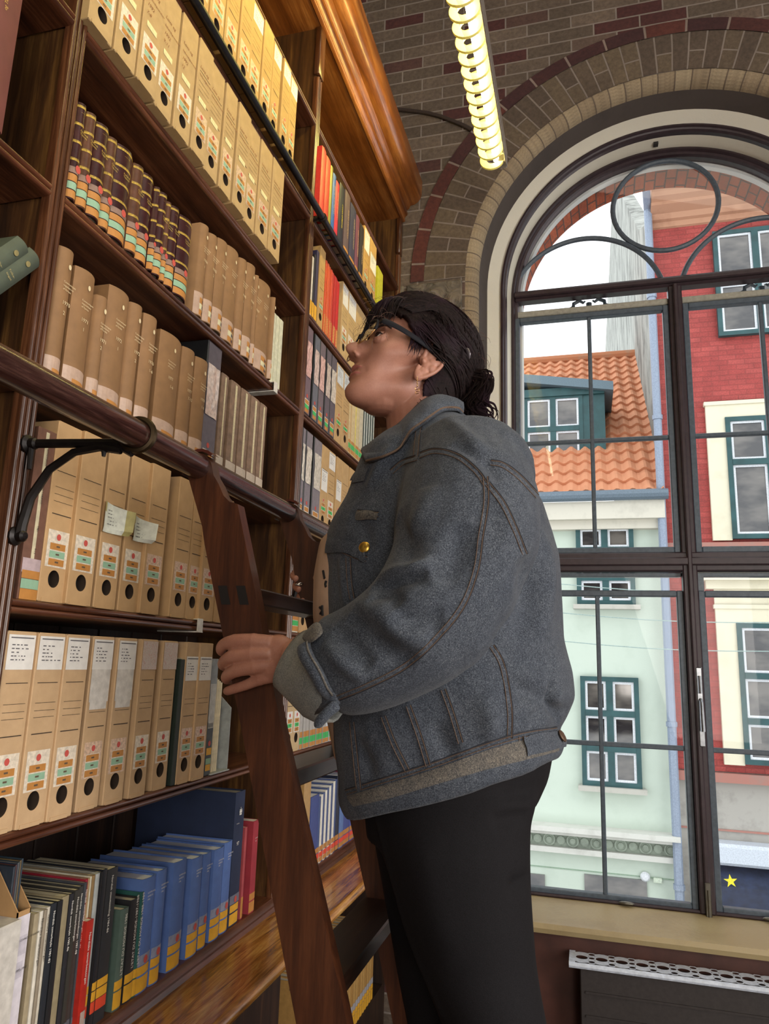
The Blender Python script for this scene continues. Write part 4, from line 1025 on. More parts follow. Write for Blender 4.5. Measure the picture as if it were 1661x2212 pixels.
# bottom row
zb = -.70
T = newthing('white_file_box', XB+.01, 1.022, zb, 'white file box cut by the left edge of the picture in the bottom row', 'file box', None); w = Y(38, -.44, XB)-1.022
m = MB(); m.box(-.24, 0, 0, w, 0, .262, c=.002); m.build('file_case', [plain('c3bfb8', .5)], T)
T = newthing('magazine_file', XB, Y(36, -.44, XB)+.001, zb, 'cardboard magazine file with a white council label and a barcode in the bottom row', 'magazine file', None); ya = Y(36, -.44, XB)+.001; w = 1.159-ya
m = MB(); d = .24
for y_ in (0, w-.002):
    P = [(0, 0), (-d, 0), (-d, .345), (-.06, .345), (0, .27)]; m.prism(P, 1, y_, y_+.002)
m.box(-d, 0, 0, w, 0, .002); m.box(-.002, 0, 0, w, 0, .27); m.box(-d, -d+.002, 0, w, 0, .345)
m.build('file_case', [cardboard('b08a5c')], T, 0)
m = MB(); patch(m, .0, w*.97, .09, .262, 0, .0006); patch(m, w*.05, w*.9, .20, .23, 1, .0008); patch(m, w*.2, w*.8, .165, .19, 1, .0008); patch(m, w*.2, w*.86, .055, .085, 2, .0008)
for i in range(16): patch(m, w*(.24+.036*i), w*(.24+.036*i+.014+.008*(i % 3 == 0)), .062, .080, 3, .001)
disc(m, w*.62, .035, .010, 4, .001); patch(m, w*.1, w*.9, .0, .02, 5, .001)
m.build('front_label', [plain('cfcad2', .5, .05), plain('bdb8c2', .4), plain('a9b4bd', .4), ink, S_RED, S_YEL], T, 0)
put_text('label_text', 'RUM COUNCIL OF EUROPE', .0046, ink, T_ROW, (.0012, w*.04, .222), T); put_text('label_text', '1993-1998', .006, ink, T_ROW, (.0012, w*.28, .175), T)
cols = ['2c3540','20242c','4a2c28','1e2a3c','5a5a58','23303a','6d5b3c','30302e','2a3c4a','7a3a30','8a8262','b4ab94']
for i in range(9):
    yy = ya+.004+(w-.010)*i/9
    book(yy, yy+(w-.010)/9, zb+.003, XB-.022, 'thin brochure sticking out of the magazine file, %s from the left' % ORD[i], 'brochures in the magazine file', .335+.0028*i*.4, plain(cols[i], .5), bulge=.0005, d=.2, kind='brochure', cat='brochure', pages='bdb79a')
# thin booklets
Bk = [(75.5,86.5,-.445,'9c9076',0,None),(86.8,94,-.444,'cfcbbf',0,'Nordiska samarbetsorgan'),(94.3,101.5,-.444,'8a8070',0,None),(101.8,110.3,-.443,'c8c2b2',0,'Nordiska samarbetsorgan'),(110.6,123,-.44,'22272e',0,'Nordisk samarbejde 1981-82'),(123.3,135,-.44,'1c1d20',0,None),(135.5,151,-.437,'8f8468',0,None),
      (151.4,160.5,-.437,'26272c',0,'Nordisk samarbejde 1985-86'),(160.8,172.2,-.434,'34332f',1,'Nordiska samarbetsorgan'),(172.5,182,-.432,'3a3a38',1,'Nordiske samarbeidsorgan 1987-88'),(182.3,188.2,-.428,'3f4248',1,'Nordisk samarbejdsorgan 1987-88')]
for i, (a, b, zt, c_, s_, tx) in enumerate(Bk):
    y0, y1 = Y(a, zt, XB), Y(b, zt, XB); w = y1-y0; zz = zt
    book(y0, y1, zb, XB+.0015*(i % 3), 'thin %s booklet, %s from the left in the row beside the magazine file' % ('pale' if c_ in ('9c9076','cfcbbf','8a8070','c8c2b2','8f8468') else 'black', ORD[i]), 'thin booklets beside the magazine file', zz-zb, plain(c_, .45, .06), bulge=.0008, kind='booklet', cat='booklet', pages='c9bf9c',
         bands=[(.004, .03, 0, 1, 0), (.034, .044, .1, .9, 1)] if s_ else None, mats=[S_YEL, plain('59606a', .4)], titles=[(tx, .0072, T_DOWN, .35, zz-zb-.012)] if tx else (), tm=white_ink if c_ not in ('cfcbbf','c8c2b2') else ink)
R = [(188.6,194.6,-.42,'8c2030',None,'tall thin dark red booklet'),(195,198.5,-.42,'a08560',None,'tall thin beige booklet'),(198.8,202.5,-.418,'c9c4b0',None,'tall thin cream booklet'),(203,210,-.418,'8f7550',None,'tall brown-spined booklet'),(210.4,219.6,-.418,'aeb4b4',1,'grey-white booklet with orange and red labels'),(220,226,-.418,'17181c',None,'slim black booklet'),(226.5,236,-.416,'22242a',1,'black booklet with red label'),(236.4,258.8,-.42,'2a2c30','Nordisk statutsamling 1984-86','wider black booklet with white title and orange labels')]
for i, (a, b, zt, c_, tx, nm) in enumerate(R):
    y0, y1 = Y(a, zt, XB), Y(b, zt, XB); w = y1-y0
    book(y0, y1, zb, XB-.002, nm+' left of the green yearbooks', None, zt-zb-.004, plain(c_, .45, .06), bulge=.001, kind='booklet', cat='booklet', pages='cfc6a8',
         bands=[(.045, .062, 0, 1, 0), (.024, .044, 0, 1, 1), (.064, .078, 0, 1, 0)] if tx else None, mats=[S_YEL, S_VERM], titles=[(tx, .0085, T_DOWN, .35, zt-zb-.016)] if isinstance(tx, str) else (), tm=white_ink)
y0, y1 = Y(187.5, -.50, -.915), Y(202.5, -.50, -.915)
book(y0, y1, zb, -.914, 'bright red booklet with slanted white lettering among the black booklets', None, .205, plain('b02a20', .4), bulge=.0008, d=.15, kind='booklet', cat='booklet', bands=[(.0, .02, 0, 1, 0), (.022, .05, .3, 1, 1)], mats=[S_YEL, plain('b8a49a', .4)], titles=[('Nordiska samarbetsorgan', .0085, T_DOWN, .35, .185)], tm=white_ink)
E_ = [(262,279.5,-.513,'53665e',"L'ETAT DU MONDE 1986"),(284.5,303.5,-.505,'2b2b2e',"L'ETAT DU MONDE-1987-1988"),(304,314,-.497,'2f5f5a',"L'ETAT DU MONDE 1988-1989")]
for i, (a, b, zt, c_, tx) in enumerate(E_):
    y0, y1 = Y(a, zt, XB), Y(b, zt, XB); w = y1-y0
    book(y0, y1, zb, XB, ['grey-green','black','teal'][i]+' yearbook with a French spine title left of the blue books', None, zt-zb, plain(c_, .4, .05), bulge=.002, kind='paperback', cat='book', bands=[(.003, .034, 0, 1, 0), (.037, .054, 0, 1, 0)], mats=[S_YEL], titles=[(tx, .0105, T_UP, .72, .062)], tm=white_ink)
blue = cloth('5a78b8'); 
BB = [(309.5,338.6,-.474),(340,360.2,-.470),(377.5,404.6,-.470),(414.8,437.9,-.480),(441,457.5,-.483),(463,483.6,-.484),(486,502.9,-.480)]
for i, (a, b, zt) in enumerate(BB):
    y0, y1 = Y(a, zt, XB), Y(b, zt, XB); w = y1-y0; h = zt-zb
    T = book(y0, y1, zb, XB+.002*(i % 2), 'blue cloth yearbook with yellow labels, %s from the left in the bottom row' % ORD[i], 'blue cloth yearbooks in the bottom row', h, blue, bulge=.004, pages='e2e5ee', d=.20,
         bands=[(.003, .032, .0, .96, 0), (.036, .053, .0, .96, 0), (.055, .075, 0, 1, 1)], mats=[S_YEL, plain('8d92a8', .35)], dotz=.064, titles=[('KOMMUNAL', .0052, T_ROW, .3, h*.86), ('AARBOG', .0052, T_ROW, .3, h*.83), (str(1992+i), .0052, T_ROW, .3, h*.80)], tm=white_ink)
book(Y(503.5, -.52, XB), Y(507, -.52, XB), zb, XB, 'very thin black booklet between the blue yearbooks and the tall navy book', None, .17, plain('2a2d34', .4), bulge=.0005, kind='booklet', cat='booklet')
y0, y1 = Y(511, -.36, XB), Y(531.4, -.36, XB); w = y1-y0
T = book(y0, y1, zb, XB, 'very tall navy book with a white crown and the number 97 on its spine', None, .338, cloth('232f4c'), bulge=.0015, d=.30, kind='large_book', pages='c4bba0', bands=[(.003, .030, .1, .95, 0), (.034, .052, .1, .95, 0), (.054, .076, .05, 1, 1)], mats=[S_YEL, plain('6a6e80', .35)], dotz=.064,
     titles=[('97', .014, T_ROW, .3, .20), ('STATISTISK', .0036, T_ROW, .14, .255)], tm=white_ink)
m = MB(); cx, cz = w*.5, .285
m.box(.0, .0006, cx-.006, cx+.006, cz-.008, cz-.004); 
for k_ in range(5): yy = cx-.006+.003*k_; m.quad((.0006, yy-.0012, cz-.003), (.0006, yy+.0012, cz-.003), (.0006, yy+.0018, cz+.004+.002*(k_ == 2)), (.0006, yy-.0018, cz+.004+.002*(k_ == 2))); disc(m, yy, cz+.006+.002*(k_ == 2), .0014, 0, .0006, 8)
disc(m, cx, cz+.011, .0014, 0, .0006, 8); o = m.build('crown_emblem', [white_ink], T, 0); o.location.x = .002
book(Y(531.6, -.46, XB), Y(536.4, -.46, XB), zb, XB-.001, 'slim pink-red book right of the tall navy book', None, .235, cloth('a8484e'), bulge=.001, bands=[(.003, .055, 0, 1, 0)], mats=[S_OR])
book(Y(546, -.458, XB), Y(557.5, -.458, XB), zb, XB+.004, 'dark red cloth book at the right end of the bottom row', None, .243, cloth('9c2f3c'), bulge=.001, d=.17, pages='d6cfc0', bands=[(.003, .030, 0, 1, 0), (.034, .052, 0, 1, 0)], mats=[S_OR], titles=[('LOV OG', .0045, T_ROW, .35, .195), ('RET', .0045, T_ROW, .4, .187)], tm=white_ink)
# --- bay left of the upright
y0 = .862
book(onX(50,0,-.915)[1]-.10, onX(50,0,-.915)[1], SH['SB']+TH, -.915, 'large dark red book cut off at the upper left corner', None, .335, cloth('6e3a36'), bulge=.012, d=.25, kind='large_book', titles=[('Love', .011, T_UP, .42, .20), ('og Tidende', .009, T_UP, .60, .20), ('11', .010, T_UP, .5, .12)], tm=gold)
for i, (yc, zc) in enumerate(((.855, .60), (.905, .585))):
    pass
p0, p1 = onX(70, 556, -.93), onX(-10, 612, -.93); p2, p3 = onX(45, 532, -.93), onX(-10, 570, -.93)
for i, (a, b) in enumerate(((p0, p1), (p2, p3))):
    dv = Vector((0, a[1]-b[1], a[2]-b[2])).normalized(); L = .245; w = .036; nrm_ = Vector((0, -dv.z, dv.y))
    base = Vector((-.925, a[1], a[2])) - dv*L - nrm_*(-.5*w) - Vector((0,0,0)); til = math.atan2(-dv.y, dv.z)
    T = book(0, w, 0, 0, ['lower grey-green crested book leaning against the near upright', 'upper grey-green crested book on the other leaning book'][i], 'grey-green books leaning against the near upright', L, cloth('4a5346'), bulge=.008, d=.2,
             titles=[('Folke-', .0065, T_ROW, .22, L*.66), ('tinget', .0065, T_ROW, .25, L*.62)], tm=plain('a89a68', .6))
    T.rotation_euler = (til, 0, 0); T.location = Vector((-.925, a[1], a[2])) - dv*L - Vector((0, math.cos(til), math.sin(til)))*w*.5
    m = MB(); disc(m, 0, 0, .006, 0, 0, sy=.8); link_obj('gilt_crest', m.mesh('gilt_crest', [plain('857a50', .6)], 0), T, (.0088, w*.5, L*.86))
# --- far bay, between the second upright and the window wall
XF = -.925
def far_box(a, b, z, zt, label, G, X=XF, **k): return archive_box(Y(a, zt, X), Y(b, zt, X), z, X, label, G, **k)
zt = 1.88; z0 = SH['S0']+TH; G = 'coloured books on the top shelf of the far bay'
T1 = [(689,696,'c8342c','tall red annual',.295,None),(696.8,705.4,'cc3a34','second tall red annual',.29,None),(706,715,'c43c2e','third red annual',.285,None),(715.3,720.4,'8a8436','olive yearbook',.28,None),(720.8,726.8,'1f5aa8','blue spine with white lettering',.27,'WORLD EUROPE'),(727.1,733.9,'c22840','crimson spine with pale lettering',.262,'WORLD EUROPE'),(735,745,'1c2234','navy book with yellow lettering',.285,'WORLD WHO'),
      (747,757.6,'5a4a50','purple-grey guide',.30,'COUNTRY GUIDE'),(758.5,770,'33344e','dark blue directory',.29,'DIRECTORY GUIDE'),(770.4,777.5,'6a3a50','plum-coloured directory',.285,'DIRECTORY 1999'),(778.5,787,'2a2624','black-brown handbook',.28,'HANDBOOK')]
for i, (a, b, c_, nm, h, tx) in enumerate(T1):
    X = -.90; zz = (z0+h); y0, y1 = (Y(a, zz, X) if i else 2.243), Y(b, zz, X)
    book(y0, y1, z0, X, nm+', %s from the left on the far bay top shelf' % ORD[i], G, h, plain(c_, .4, .06), bulge=.002, d=.21, titles=[(tx, .016, T_UP, .7, .10)] if tx and y1-y0 > .03 else (), tm=plain('e6cf2c' if 'yellow' in nm else 'd9b98e', .5, 0), bands=[(.005, .05, .05, .95, 0)] if i > 6 else None, mats=[S_OR])
for i, (a, b) in enumerate(((788,799),(800.5,813.6))):
    y0, y1 = Y(a, 1.87, -.90), Y(b, 1.87, -.90); archive_box(y0, y1, z0, -.90, '%s narrow archive box on the far bay top shelf' % ['left','right'][i], 'narrow boxes on the top shelf of the far bay', h=.31, col='bd9658', typ=(.16, .24, S_WHITE, 3+i) if i else (.2, .3, S_WHITE, 3))
book(Y(816.5, 1.82, -.90), Y(827.8, 1.82, -.90), z0, -.90, 'lime yellow box book at the wall end of the top shelf', None, .24, plain('b9b52c', .5), bulge=.0005)
zt = 1.5; z0 = SH['SA']+TH; G = 'slim volumes on the second shelf of the far bay'
T2 = [(671,676,'b99a6a','slim tan volume',.27),(676.5,681,'d0cabf','slim white volume',.23),(681.5,685.5,'1e1d24','slim black volume',.25),(686,691,'35304a','slim violet and white volume',.28)]
for i, (a, b, c_, nm, h) in enumerate(T2): book(Y(a, zt, XF), Y(b, zt, XF), z0, XF, nm+' left of the orange-red journals in the far bay', G, h, plain(c_, .4), bulge=.001, bands=[(.004, .06, 0, 1, 0)], mats=[S_YEL])
far_box(693, 703.8, z0, zt, 'narrow archive box between the slim volumes and the orange-red journals', None, h=.32, col='b8945c')
for i, (a, b, c_) in enumerate(((705,708.5,'c8502c'),(708.8,712,'cf5a30'),(712.3,715.5,'c8502c'),(715.8,719,'cc4a2c'),(719.3,722.5,'b8382c'),(722.8,729,'b4241e'),(729.3,734.5,'c01e1c'))):
    book(Y(a, zt, XF), Y(b, zt, XF), z0, XF+.001*(i % 2), 'slim orange-red journal, %s from the left on the far bay second shelf' % ORD[i], 'orange-red journals in the far bay', .295-.002*i, plain(c_, .45, .05), bulge=.001, kind='journal', cat='journal', bands=[(.004, .075, .2, .9, 0)], mats=[plain('c98a4c', .6, .3, scale=300)])
for i, (a, b) in enumerate(((741,753),(753.8,770))): far_box(a, b, z0, zt, '%s archive box with white label right of the red journals' % ['left','right'][i], 'boxes right of the red journals', h=.318, col='bfa070', typ=(.22, .31, S_WHITE, 5+i), pc=S_PATCH)
y_ = Y(771, zt, XF); i = 0
while y_ < 3.38:
    archive_box(y_, y_+.07, z0, XF, 'archive box at the window end of the far bay second shelf, %s from the left' % ORD[i], 'boxes at the far end of the second shelf', h=.318, col='bfa070', pc=S_PATCH); y_ += .072; i += 1
z0 = SH['SB']+TH; zt = 1.165; G = 'black binders with clear pockets in the far bay'
for i, (a, b, pc) in enumerate(((664.5,677.5,'c9a3a0'),(681.5,692.5,'c4b0ac'),(693,704.5,'cda9a4'),(706.8,717,'bfb2aa'),(717.4,728.6,'c9c2ba'))):
    y0, y1 = Y(a, zt, XF), Y(b, zt, XF); y0 = max(y0, 2.24)
    T = newthing('lever_binder', XF, y0, z0, 'black binder with clear spine pocket, %s from the left on the far bay third shelf' % ORD[i], 'binder', G); binder_parts(T, y1-y0-.001, .328, True, ('6a5a64','5e6470','6a6068','57535e','57535e')[i], pc, True)
for i, (a, b) in enumerate(((729.3,743.3),(744,757.5))): far_box(a, b, z0, zt, '%s archive box with green label right of the black binders' % ['left','right'][i], 'boxes right of the black binders', h=.322, col='bd9b6c', st='green', typ=(.24, .315, plain('c5cad0', .6), 11+i))
y_ = Y(758.5, zt, XF)
L3 = ['c9b48a','bfa070','c9b48a','d0c060','c8b890','c2b8a0','2c3a34','37463f','2c3a34','37463f','2c3a34']
for i, c_ in enumerate(L3):
    w = (.016,.016,.05,.012,.045,.05,.034,.034,.034,.034,.034)[i]
    book(y_, y_+w, z0, XF, ('dark green binder' if i > 5 else 'pale narrow volume')+', %s right of the green-labelled boxes on the far bay third shelf' % ORD[i], 'volumes behind the face on the third shelf of the far bay', .30, plain(c_, .5), bulge=.001, kind='binder' if i > 5 else 'volume', cat='binder' if i > 5 else 'book',
         bands=[(.005, .022, .05, .95, 0), (.024, .045, .05, .95, 1), (.047, .06, .05, .95, 0)]+([(.07, .27, .3, .8, 2)] if i > 5 else []), mats=[S_OR, S_GREEN, plain('c2c6c0', .5)]); y_ += w+.001
z0 = SH['SC']+TH; zt = .785; G = 'binders behind the second ladder hook'
for i, (a, b) in enumerate(((655.5,661.5),(663.2,676.3),(680,696.5))):
    y0, y1 = max(Y(a, zt, XF), 2.24), Y(b, zt, XF)
    T = newthing('lever_binder', XF, y0, z0, 'grey-spined black binder, %s from the left behind the far ladder hook' % ORD[i], 'binder', G); binder_parts(T, y1-y0-.001, .325, True, '77727a', 'c9c2b8', False)
for i, (a, b) in enumerate(((697,710.8),(711.5,725.6),(728.5,740),(740.5,754.5))):
    far_box(a, b, z0, zt, 'archive box, %s to the right of the grey-spined binders' % ORD[i], 'boxes beside the grey-spined binders', h=.322, col='bd9b6c', st='green' if i < 3 else None, typ=((.15, .23, S_WHITE, 21+i) if i in (0, 2) else (.25, .315, S_WHITE, 21)) if i < 3 else None, pc=S_PATCH if i == 1 else None)
y_ = Y(756, zt, XF)
i = 0
while y_ < 3.3:
  i += 1; archive_box(y_, y_+.066, z0, XF, 'archive box hidden behind the jacket on the far bay fourth shelf, %s from the left' % ORD[i-1], 'boxes behind the person on the fourth shelf', h=.322, col='bd9b6c', st='green'); y_ += .068
z0 = SH['SD']+TH
book(Y(631.5, .14, XF), Y(645, .14, XF), z0, XF, 'volume with blue, white and green spine labels seen below the first ladder tread', None, .27, plain('c9c2ae', .5), bulge=.002, kind='volume', bands=[(.004, .02, 0, 1, 0), (.022, .038, 0, 1, 2), (.04, .055, 0, 1, 0), (.057, .095, 0, 1, 1)], mats=[S_OR, plain('3f74b8', .5), S_GREEN])
y_ = Y(647, .14, XF)
for i in range(9): archive_box(y_, y_+.06, z0, XF, 'archive box behind the far ladder post and the denim jacket, %s from the left' % ORD[i], 'boxes behind the far ladder post', h=.32, col='b89468'); y_ += .062
z0 = SH['SE']+TH
for i, (a, b) in enumerate(((614,629.5),(630,645))): far_box(a, b, z0, -.29, '%s archive box with white label beside the slim grey journals' % ['left','right'][i], 'boxes beside the grey journals', h=.30, col='c2a880', st='green', pc=S_WHITE, typ=(.2, .29, plain('c9d0d4', .6), 31+i))
for i in range(10):
    a = 645.5+7.1*i; book(Y(a, -.29, XF), Y(a+6.9, -.29, XF), z0, XF+.0015*(i % 2), 'slim grey journal with orange and green labels, %s from the left' % ORD[i], 'slim grey journals with green labels', .295, plain('a5a29e' if i < 8 else 'b9c4cc', .5, .04), bulge=.002, kind='journal', cat='journal', bands=[(.002, .016, .05, .95, 0), (.017, .037, .05, .95, 1), (.038, .056, .05, .95, 0)], mats=[S_OR, S_GREEN])
z0 = -.70
def b7(a, b, h, c_, label, i, G=None, pages='d5d5d8', bands=True): 
    book(Y(a, -.70, XF), Y(b, -.70, XF), z0, XF+.001*(i % 2), label, G, h, plain(c_, .45, .05), bulge=.001, d=.19, pages=pages, bands=[(.003, .018, 0, 1, 0), (.019, .035, 0, 1, 1), (.038, .055, 0, 1, 0)] if bands else None, mats=[S_OR, S_VERM], kind='yearbook')
m = MB()
b7(648, 664, .29, 'b08c58', 'cardboard-brown volume behind the near ladder post in the lowest row', 0); b7(664.6, 683, .235, '3a4a86', 'navy yearbook behind the near ladder post in the lowest row', 1)
for i in range(9): a = 683.6+4.35*i; b7(a, a+4.2, .222+.0045*i, ('e0ddd2' if i % 2 else '3c4f80'), 'slim blue and white yearbook, %s from the left between the ladder posts' % ORD[i], i, 'slim yearbooks between the ladder posts')
for i, (a, b, c_, h) in enumerate(((723,730,'1d2438',.268),(730.4,739.5,'5a78b0',.262),(740,753,'3d4c8e',.245),(753.5,765,'4a58a6',.235),(765.5,777,'4a58a6',.235))): b7(a, b, h, c_, '%s yearbook with red label, %s from the left beside the far ladder post' % (['black','pale blue','indigo','violet blue','violet blue'][i], ORD[i]), i, 'wider blue yearbooks beside the far ladder post')
y_ = Y(777.5, -.70, XF)
for i in range(8): book(y_, y_+.045, z0, XF, 'red cloth yearbook behind the legs in the lowest row, %s from the left' % ORD[i], 'red yearbooks behind the legs', .262, cloth('8c2f3a'), bulge=.003, d=.2, pages='cfcabf', kind='yearbook'); y_ += .046
y_ = 2.62
for i in range(22):
    w = (.030,.034,.026)[i % 3]
    if y_+w > 3.44: break
    book(y_, y_+w, -1.39, -.905, 'ochre journal volume with yellow label, %s from the left under the ledge' % (ORD[i] if i < 20 else 'last'), 'ochre journal volumes under the ledge', .30, plain('b08a50' if i % 3 else 'a37c44', .55, .06), bulge=.003, kind='journal_volume', bands=[(.003, .04, .05, .95, 0), (.043, .06, .05, .95, 0), (.062, .085, 0, 1, 1)], mats=[S_YEL, S_SILVER]); y_ += w+.0015
# ================================================================ THE PERSON
Y0 = 1.36
def remesh(mb, voxel, smooth=4, name='body', adapt=0):
    me = mb.mesh('tmp', [plain('808080')], 0); o = bpy.data.objects.new('tmp', me); COL.objects.link(o)
    r = o.modifiers.new('r', 'REMESH'); r.mode = 'VOXEL'; r.voxel_size = voxel; r.adaptivity = adapt
    if smooth: s = o.modifiers.new('s', 'SMOOTH'); s.factor = .5; s.iterations = smooth
    dg = bpy.context.evaluated_depsgraph_get(); m2 = bpy.data.meshes.new_from_object(o.evaluated_get(dg)); bpy.data.objects.remove(o); m2.name = name
    m2.materials.clear(); return m2
def mesh_np(me):
    n = len(me.vertices); a = np.empty(n*3); me.vertices.foreach_get('co', a); b = np.empty(n*3); me.vertex_normals.foreach_get('vector', b); return a.reshape(-1,3), b.reshape(-1,3)
def set_np(me, co): me.vertices.foreach_set('co', co.ravel()); me.update()
def bvh_of(me): return BVHTree.FromPolygons([v.co[:] for v in me.vertices], [tuple(p.vertices) for p in me.polygons])
def hit(bvh, px, py):
    d = Vector(ray(px, py)).normalized(); p, n, i, dist = bvh.ray_cast(Vector((0,0,0)), d); return p, n
def strokes(pts, step=8):
    out = []
    for (a, b), (c, d) in zip(pts, pts[1:]):
        n = max(1, int(math.hypot(c-a, d-b)/step)); out += [(a+(c-a)*i/n, b+(d-b)*i/n) for i in range(n)]
    return out+[pts[-1]]
def catmull(P, n=8):
    P = [Vector(p) for p in P]; Q = [P[0]*2-P[1]]+P+[P[-1]*2-P[-2]]; out = []
    for i in range(1, len(Q)-2):
        for k in range(n):
            t = k/n; a, b, c, d = Q[i-1:i+3]; out.append(.5*((2*b)+(c-a)*t+(2*a-5*b+4*c-d)*t*t+(3*b-a-3*c+d)*t**3))
    return out+[P[-1]]
def carve(me, bvh, lst):
    """soft folds and seams: move the cloth in or out along measured lines"""
    co, no = mesh_np(me); disp = np.zeros(len(co))
    for pts, w, h in lst:
        sm = catmull([(a, b, 0) for a, b in pts], 6) if len(pts) > 2 else [Vector((a, b, 0)) for a, b in strokes(pts)]
        H = [hit(bvh, p.x, p.y)[0] for p in sm]; H = [np.array(p) for p in H if p is not None]
        if len(H) < 2: continue
        d = np.full(len(co), 9.); tpar = np.zeros(len(co))
        for i in range(len(H)-1):
            a, b = H[i], H[i+1]; ab = b-a; L = ab@ab
            if L < 1e-10 or L > .01: continue
            t = np.clip(((co-a)@ab)/L, 0, 1); q = np.linalg.norm(co-(a+t[:,None]*ab), axis=1); m_ = q < d; d[m_] = q[m_]; tpar[m_] = (i+t[m_])/(len(H)-1)
        taper = np.sin(np.clip(tpar, 0, 1)*PI)**.5 if w > .007 else 1
        disp += h*np.exp(-(d/w)**2)*taper
    set_np(me, co+no*disp[:,None])
def loft(mb, rings, mat=0):
    k = len(mb.v); n = len(rings[0])
    for r in rings: mb.v += [tuple(p) for p in r]
    for i in range(len(rings)-1):
        for j in range(n): mb.face((k+i*n+j, k+i*n+(j+1) % n, k+(i+1)*n+(j+1) % n, k+(i+1)*n+j), mat)
    mb.face([k+j for j in range(n)][::-1], mat); mb.face([k+(len(rings)-1)*n+j for j in range(n)], mat)
def body_ring(F, B, hw, yc=Y0, n=40, ex=2.4):
    f = onY(*F, yc); b = onY(*B, yc); c = (f+b)/2; a = (f-b)/2; out = []
    for i in range(n):
        t = 2*PI*i/n; ct, st = math.cos(t), math.sin(t); k = (abs(ct)**ex+abs(st)**ex)**(-1/ex)
        out.append((c[0]+a[0]*ct*k, yc+hw*st*k, c[2]+a[2]*ct*k))
    return out
def blob_tube(mb, pts, radii, seg=20):
    mb.tube(catmull(pts, 5), np.interp(np.linspace(0, 1, (len(pts)-1)*5+1), np.linspace(0, 1, len(pts)), radii).tolist(), seg)
def P3(px, py, y): return tuple(onY(px, py, y))
PERSON = thing('person', 'person in a denim jacket and black trousers looking up, both hands on the ladder', 'person', tuple(onY(1010, 2300, Y0)*np.array([1,1,0])+np.array([0,0,-.95])))
PL = Vector(PERSON.location)
def adopt(me, name, mats, smooth=True, parent=PERSON):
    me.name = name; me.materials.clear()
    for m_ in (mats if isinstance(mats, list) else [mats]): me.materials.append(m_)
    if smooth: me.polygons.foreach_set('use_smooth', [True]*len(me.polygons))
    me.transform(Matrix.Translation(-PL)) if parent is PERSON or parent.parent is PERSON else None
    o = bpy.data.objects.new(name, me); COL.objects.link(o); o.parent = parent; return o
def weld(o):
    b = bmesh.new(); b.from_mesh(o.data); bmesh.ops.remove_doubles(b, verts=b.verts, dist=2e-5); bmesh.ops.recalc_face_normals(b, faces=b.faces); b.to_mesh(o.data); b.free(); return o
def padd(mb, name, mats, parent=PERSON, smooth=40):
    mb.v = [tuple(Vector(p)-PL) for p in mb.v]; o = mb.build(name, mats, None, smooth); o.parent = parent; return weld(o) if smooth == 180 else o
# ---- jacket
RG = [((838,948),(985,885),.060),((828,972),(1050,935),.135),((800,1005),(1095,990),.178),((782,1045),(1140,1035),.195),((764,1095),(1174,1090),.205),((734,1150),(1195,1150),.21),((720,1200),(1208,1200),.212),
      ((718,1280),(1212,1280),.212),((724,1380),(1219,1380),.214),((732,1470),(1236,1450),.218),((740,1550),(1240,1505),.222),((744,1610),(1222,1552),.222),((750,1682),(1207,1582),.214),((750,1700),(1219,1590),.219),((754,1722),(1222,1608),.219),((768,1750),(1212,1630),.212)]
jm = MB(); loft(jm, [body_ring(f, b, hw) for f, b, hw in RG])
# near sleeve
arm = [((1000,1000),1.235,.105),((1012,1080),1.175,.116),((1005,1165),1.135,.115),((978,1245),1.11,.105),((930,1320),1.09,.098),((868,1378),1.085,.090),((800,1415),1.095,.084),((735,1436),1.11,.079)]
blob_tube(jm, [P3(*p, y) for p, y, r in arm], [r for p, y, r in arm], 24)
jm.sphere(P3(1010,1030,1.21), .112, scale=(1.05,.9,.95)); jm.sphere(P3(945,1318,1.095), .097)
# far sleeve
fa = [((985,1020),1.50,.10),((950,1130),1.59,.10),((880,1230),1.66,.085),((800,1290),1.69,.07),((748,1290),1.70,.058)]
blob_tube(jm, [P3(*p, y) for p, y, r in fa], [r for p, y, r in fa], 20)
jme = remesh(jm, .0055, 7, 'jacket')
bj = bvh_of(jme)
FOLDS = [([(806,1266),(850,1252),(925,1240)], .011, -.014), ([(815,1250),(870,1232),(930,1222)], .014, .008), ([(800,1290),(840,1282),(862,1310)], .012, -.010), ([(755,1330),(790,1368),(845,1410),(900,1425)], .018, -.009),
    ([(760,1300),(815,1330),(870,1370),(930,1380)], .018, .007), ([(720,1360),(760,1400),(800,1440)], .014, -.008), ([(700,1390),(740,1430),(790,1470)], .012, .006), ([(850,1330),(900,1345),(960,1335)], .016, -.007),
    ([(1000,1130),(985,1200),(950,1260)], .022, -.008), ([(860,1120),(880,1180),(900,1215)], .02, -.007), ([(930,1050),(910,1110),(880,1150)], .02, .006), ([(1130,1200),(1140,1300),(1120,1400)], .03, -.012), ([(1170,1130),(1185,1250),(1175,1380)], .03, .008),
    ([(1080,1400),(1130,1420),(1200,1440)], .018, -.008), ([(1090,1470),(1150,1500),(1205,1520)], .016, -.010), ([(1195,1470),(1200,1520),(1212,1560)], .010, -.010), ([(1140,1555),(1180,1540),(1225,1535)], .010, -.006),
    ([(760,1590),(790,1640),(800,1690)], .014, -.007), ([(940,1560),(960,1610),(985,1640)], .014, -.006), ([(1040,1500),(1060,1560),(1050,1600)], .016, .006), ([(880,940),(860,990),(830,1040)], .014, -.007), ([(850,960),(820,1010),(790,1060)], .012, .006),
    ([(960,900),(1010,945),(1050,1000)], .012, .006), ([(980,960),(1040,990),(1080,1040)], .014, -.006), ([(1060,1060),(1090,1120),(1100,1180)], .016, .006), ([(760,1110),(790,1150),(800,1190)], .012, -.005), ([(735,1200),(745,1260),(750,1310)], .010, .005)]
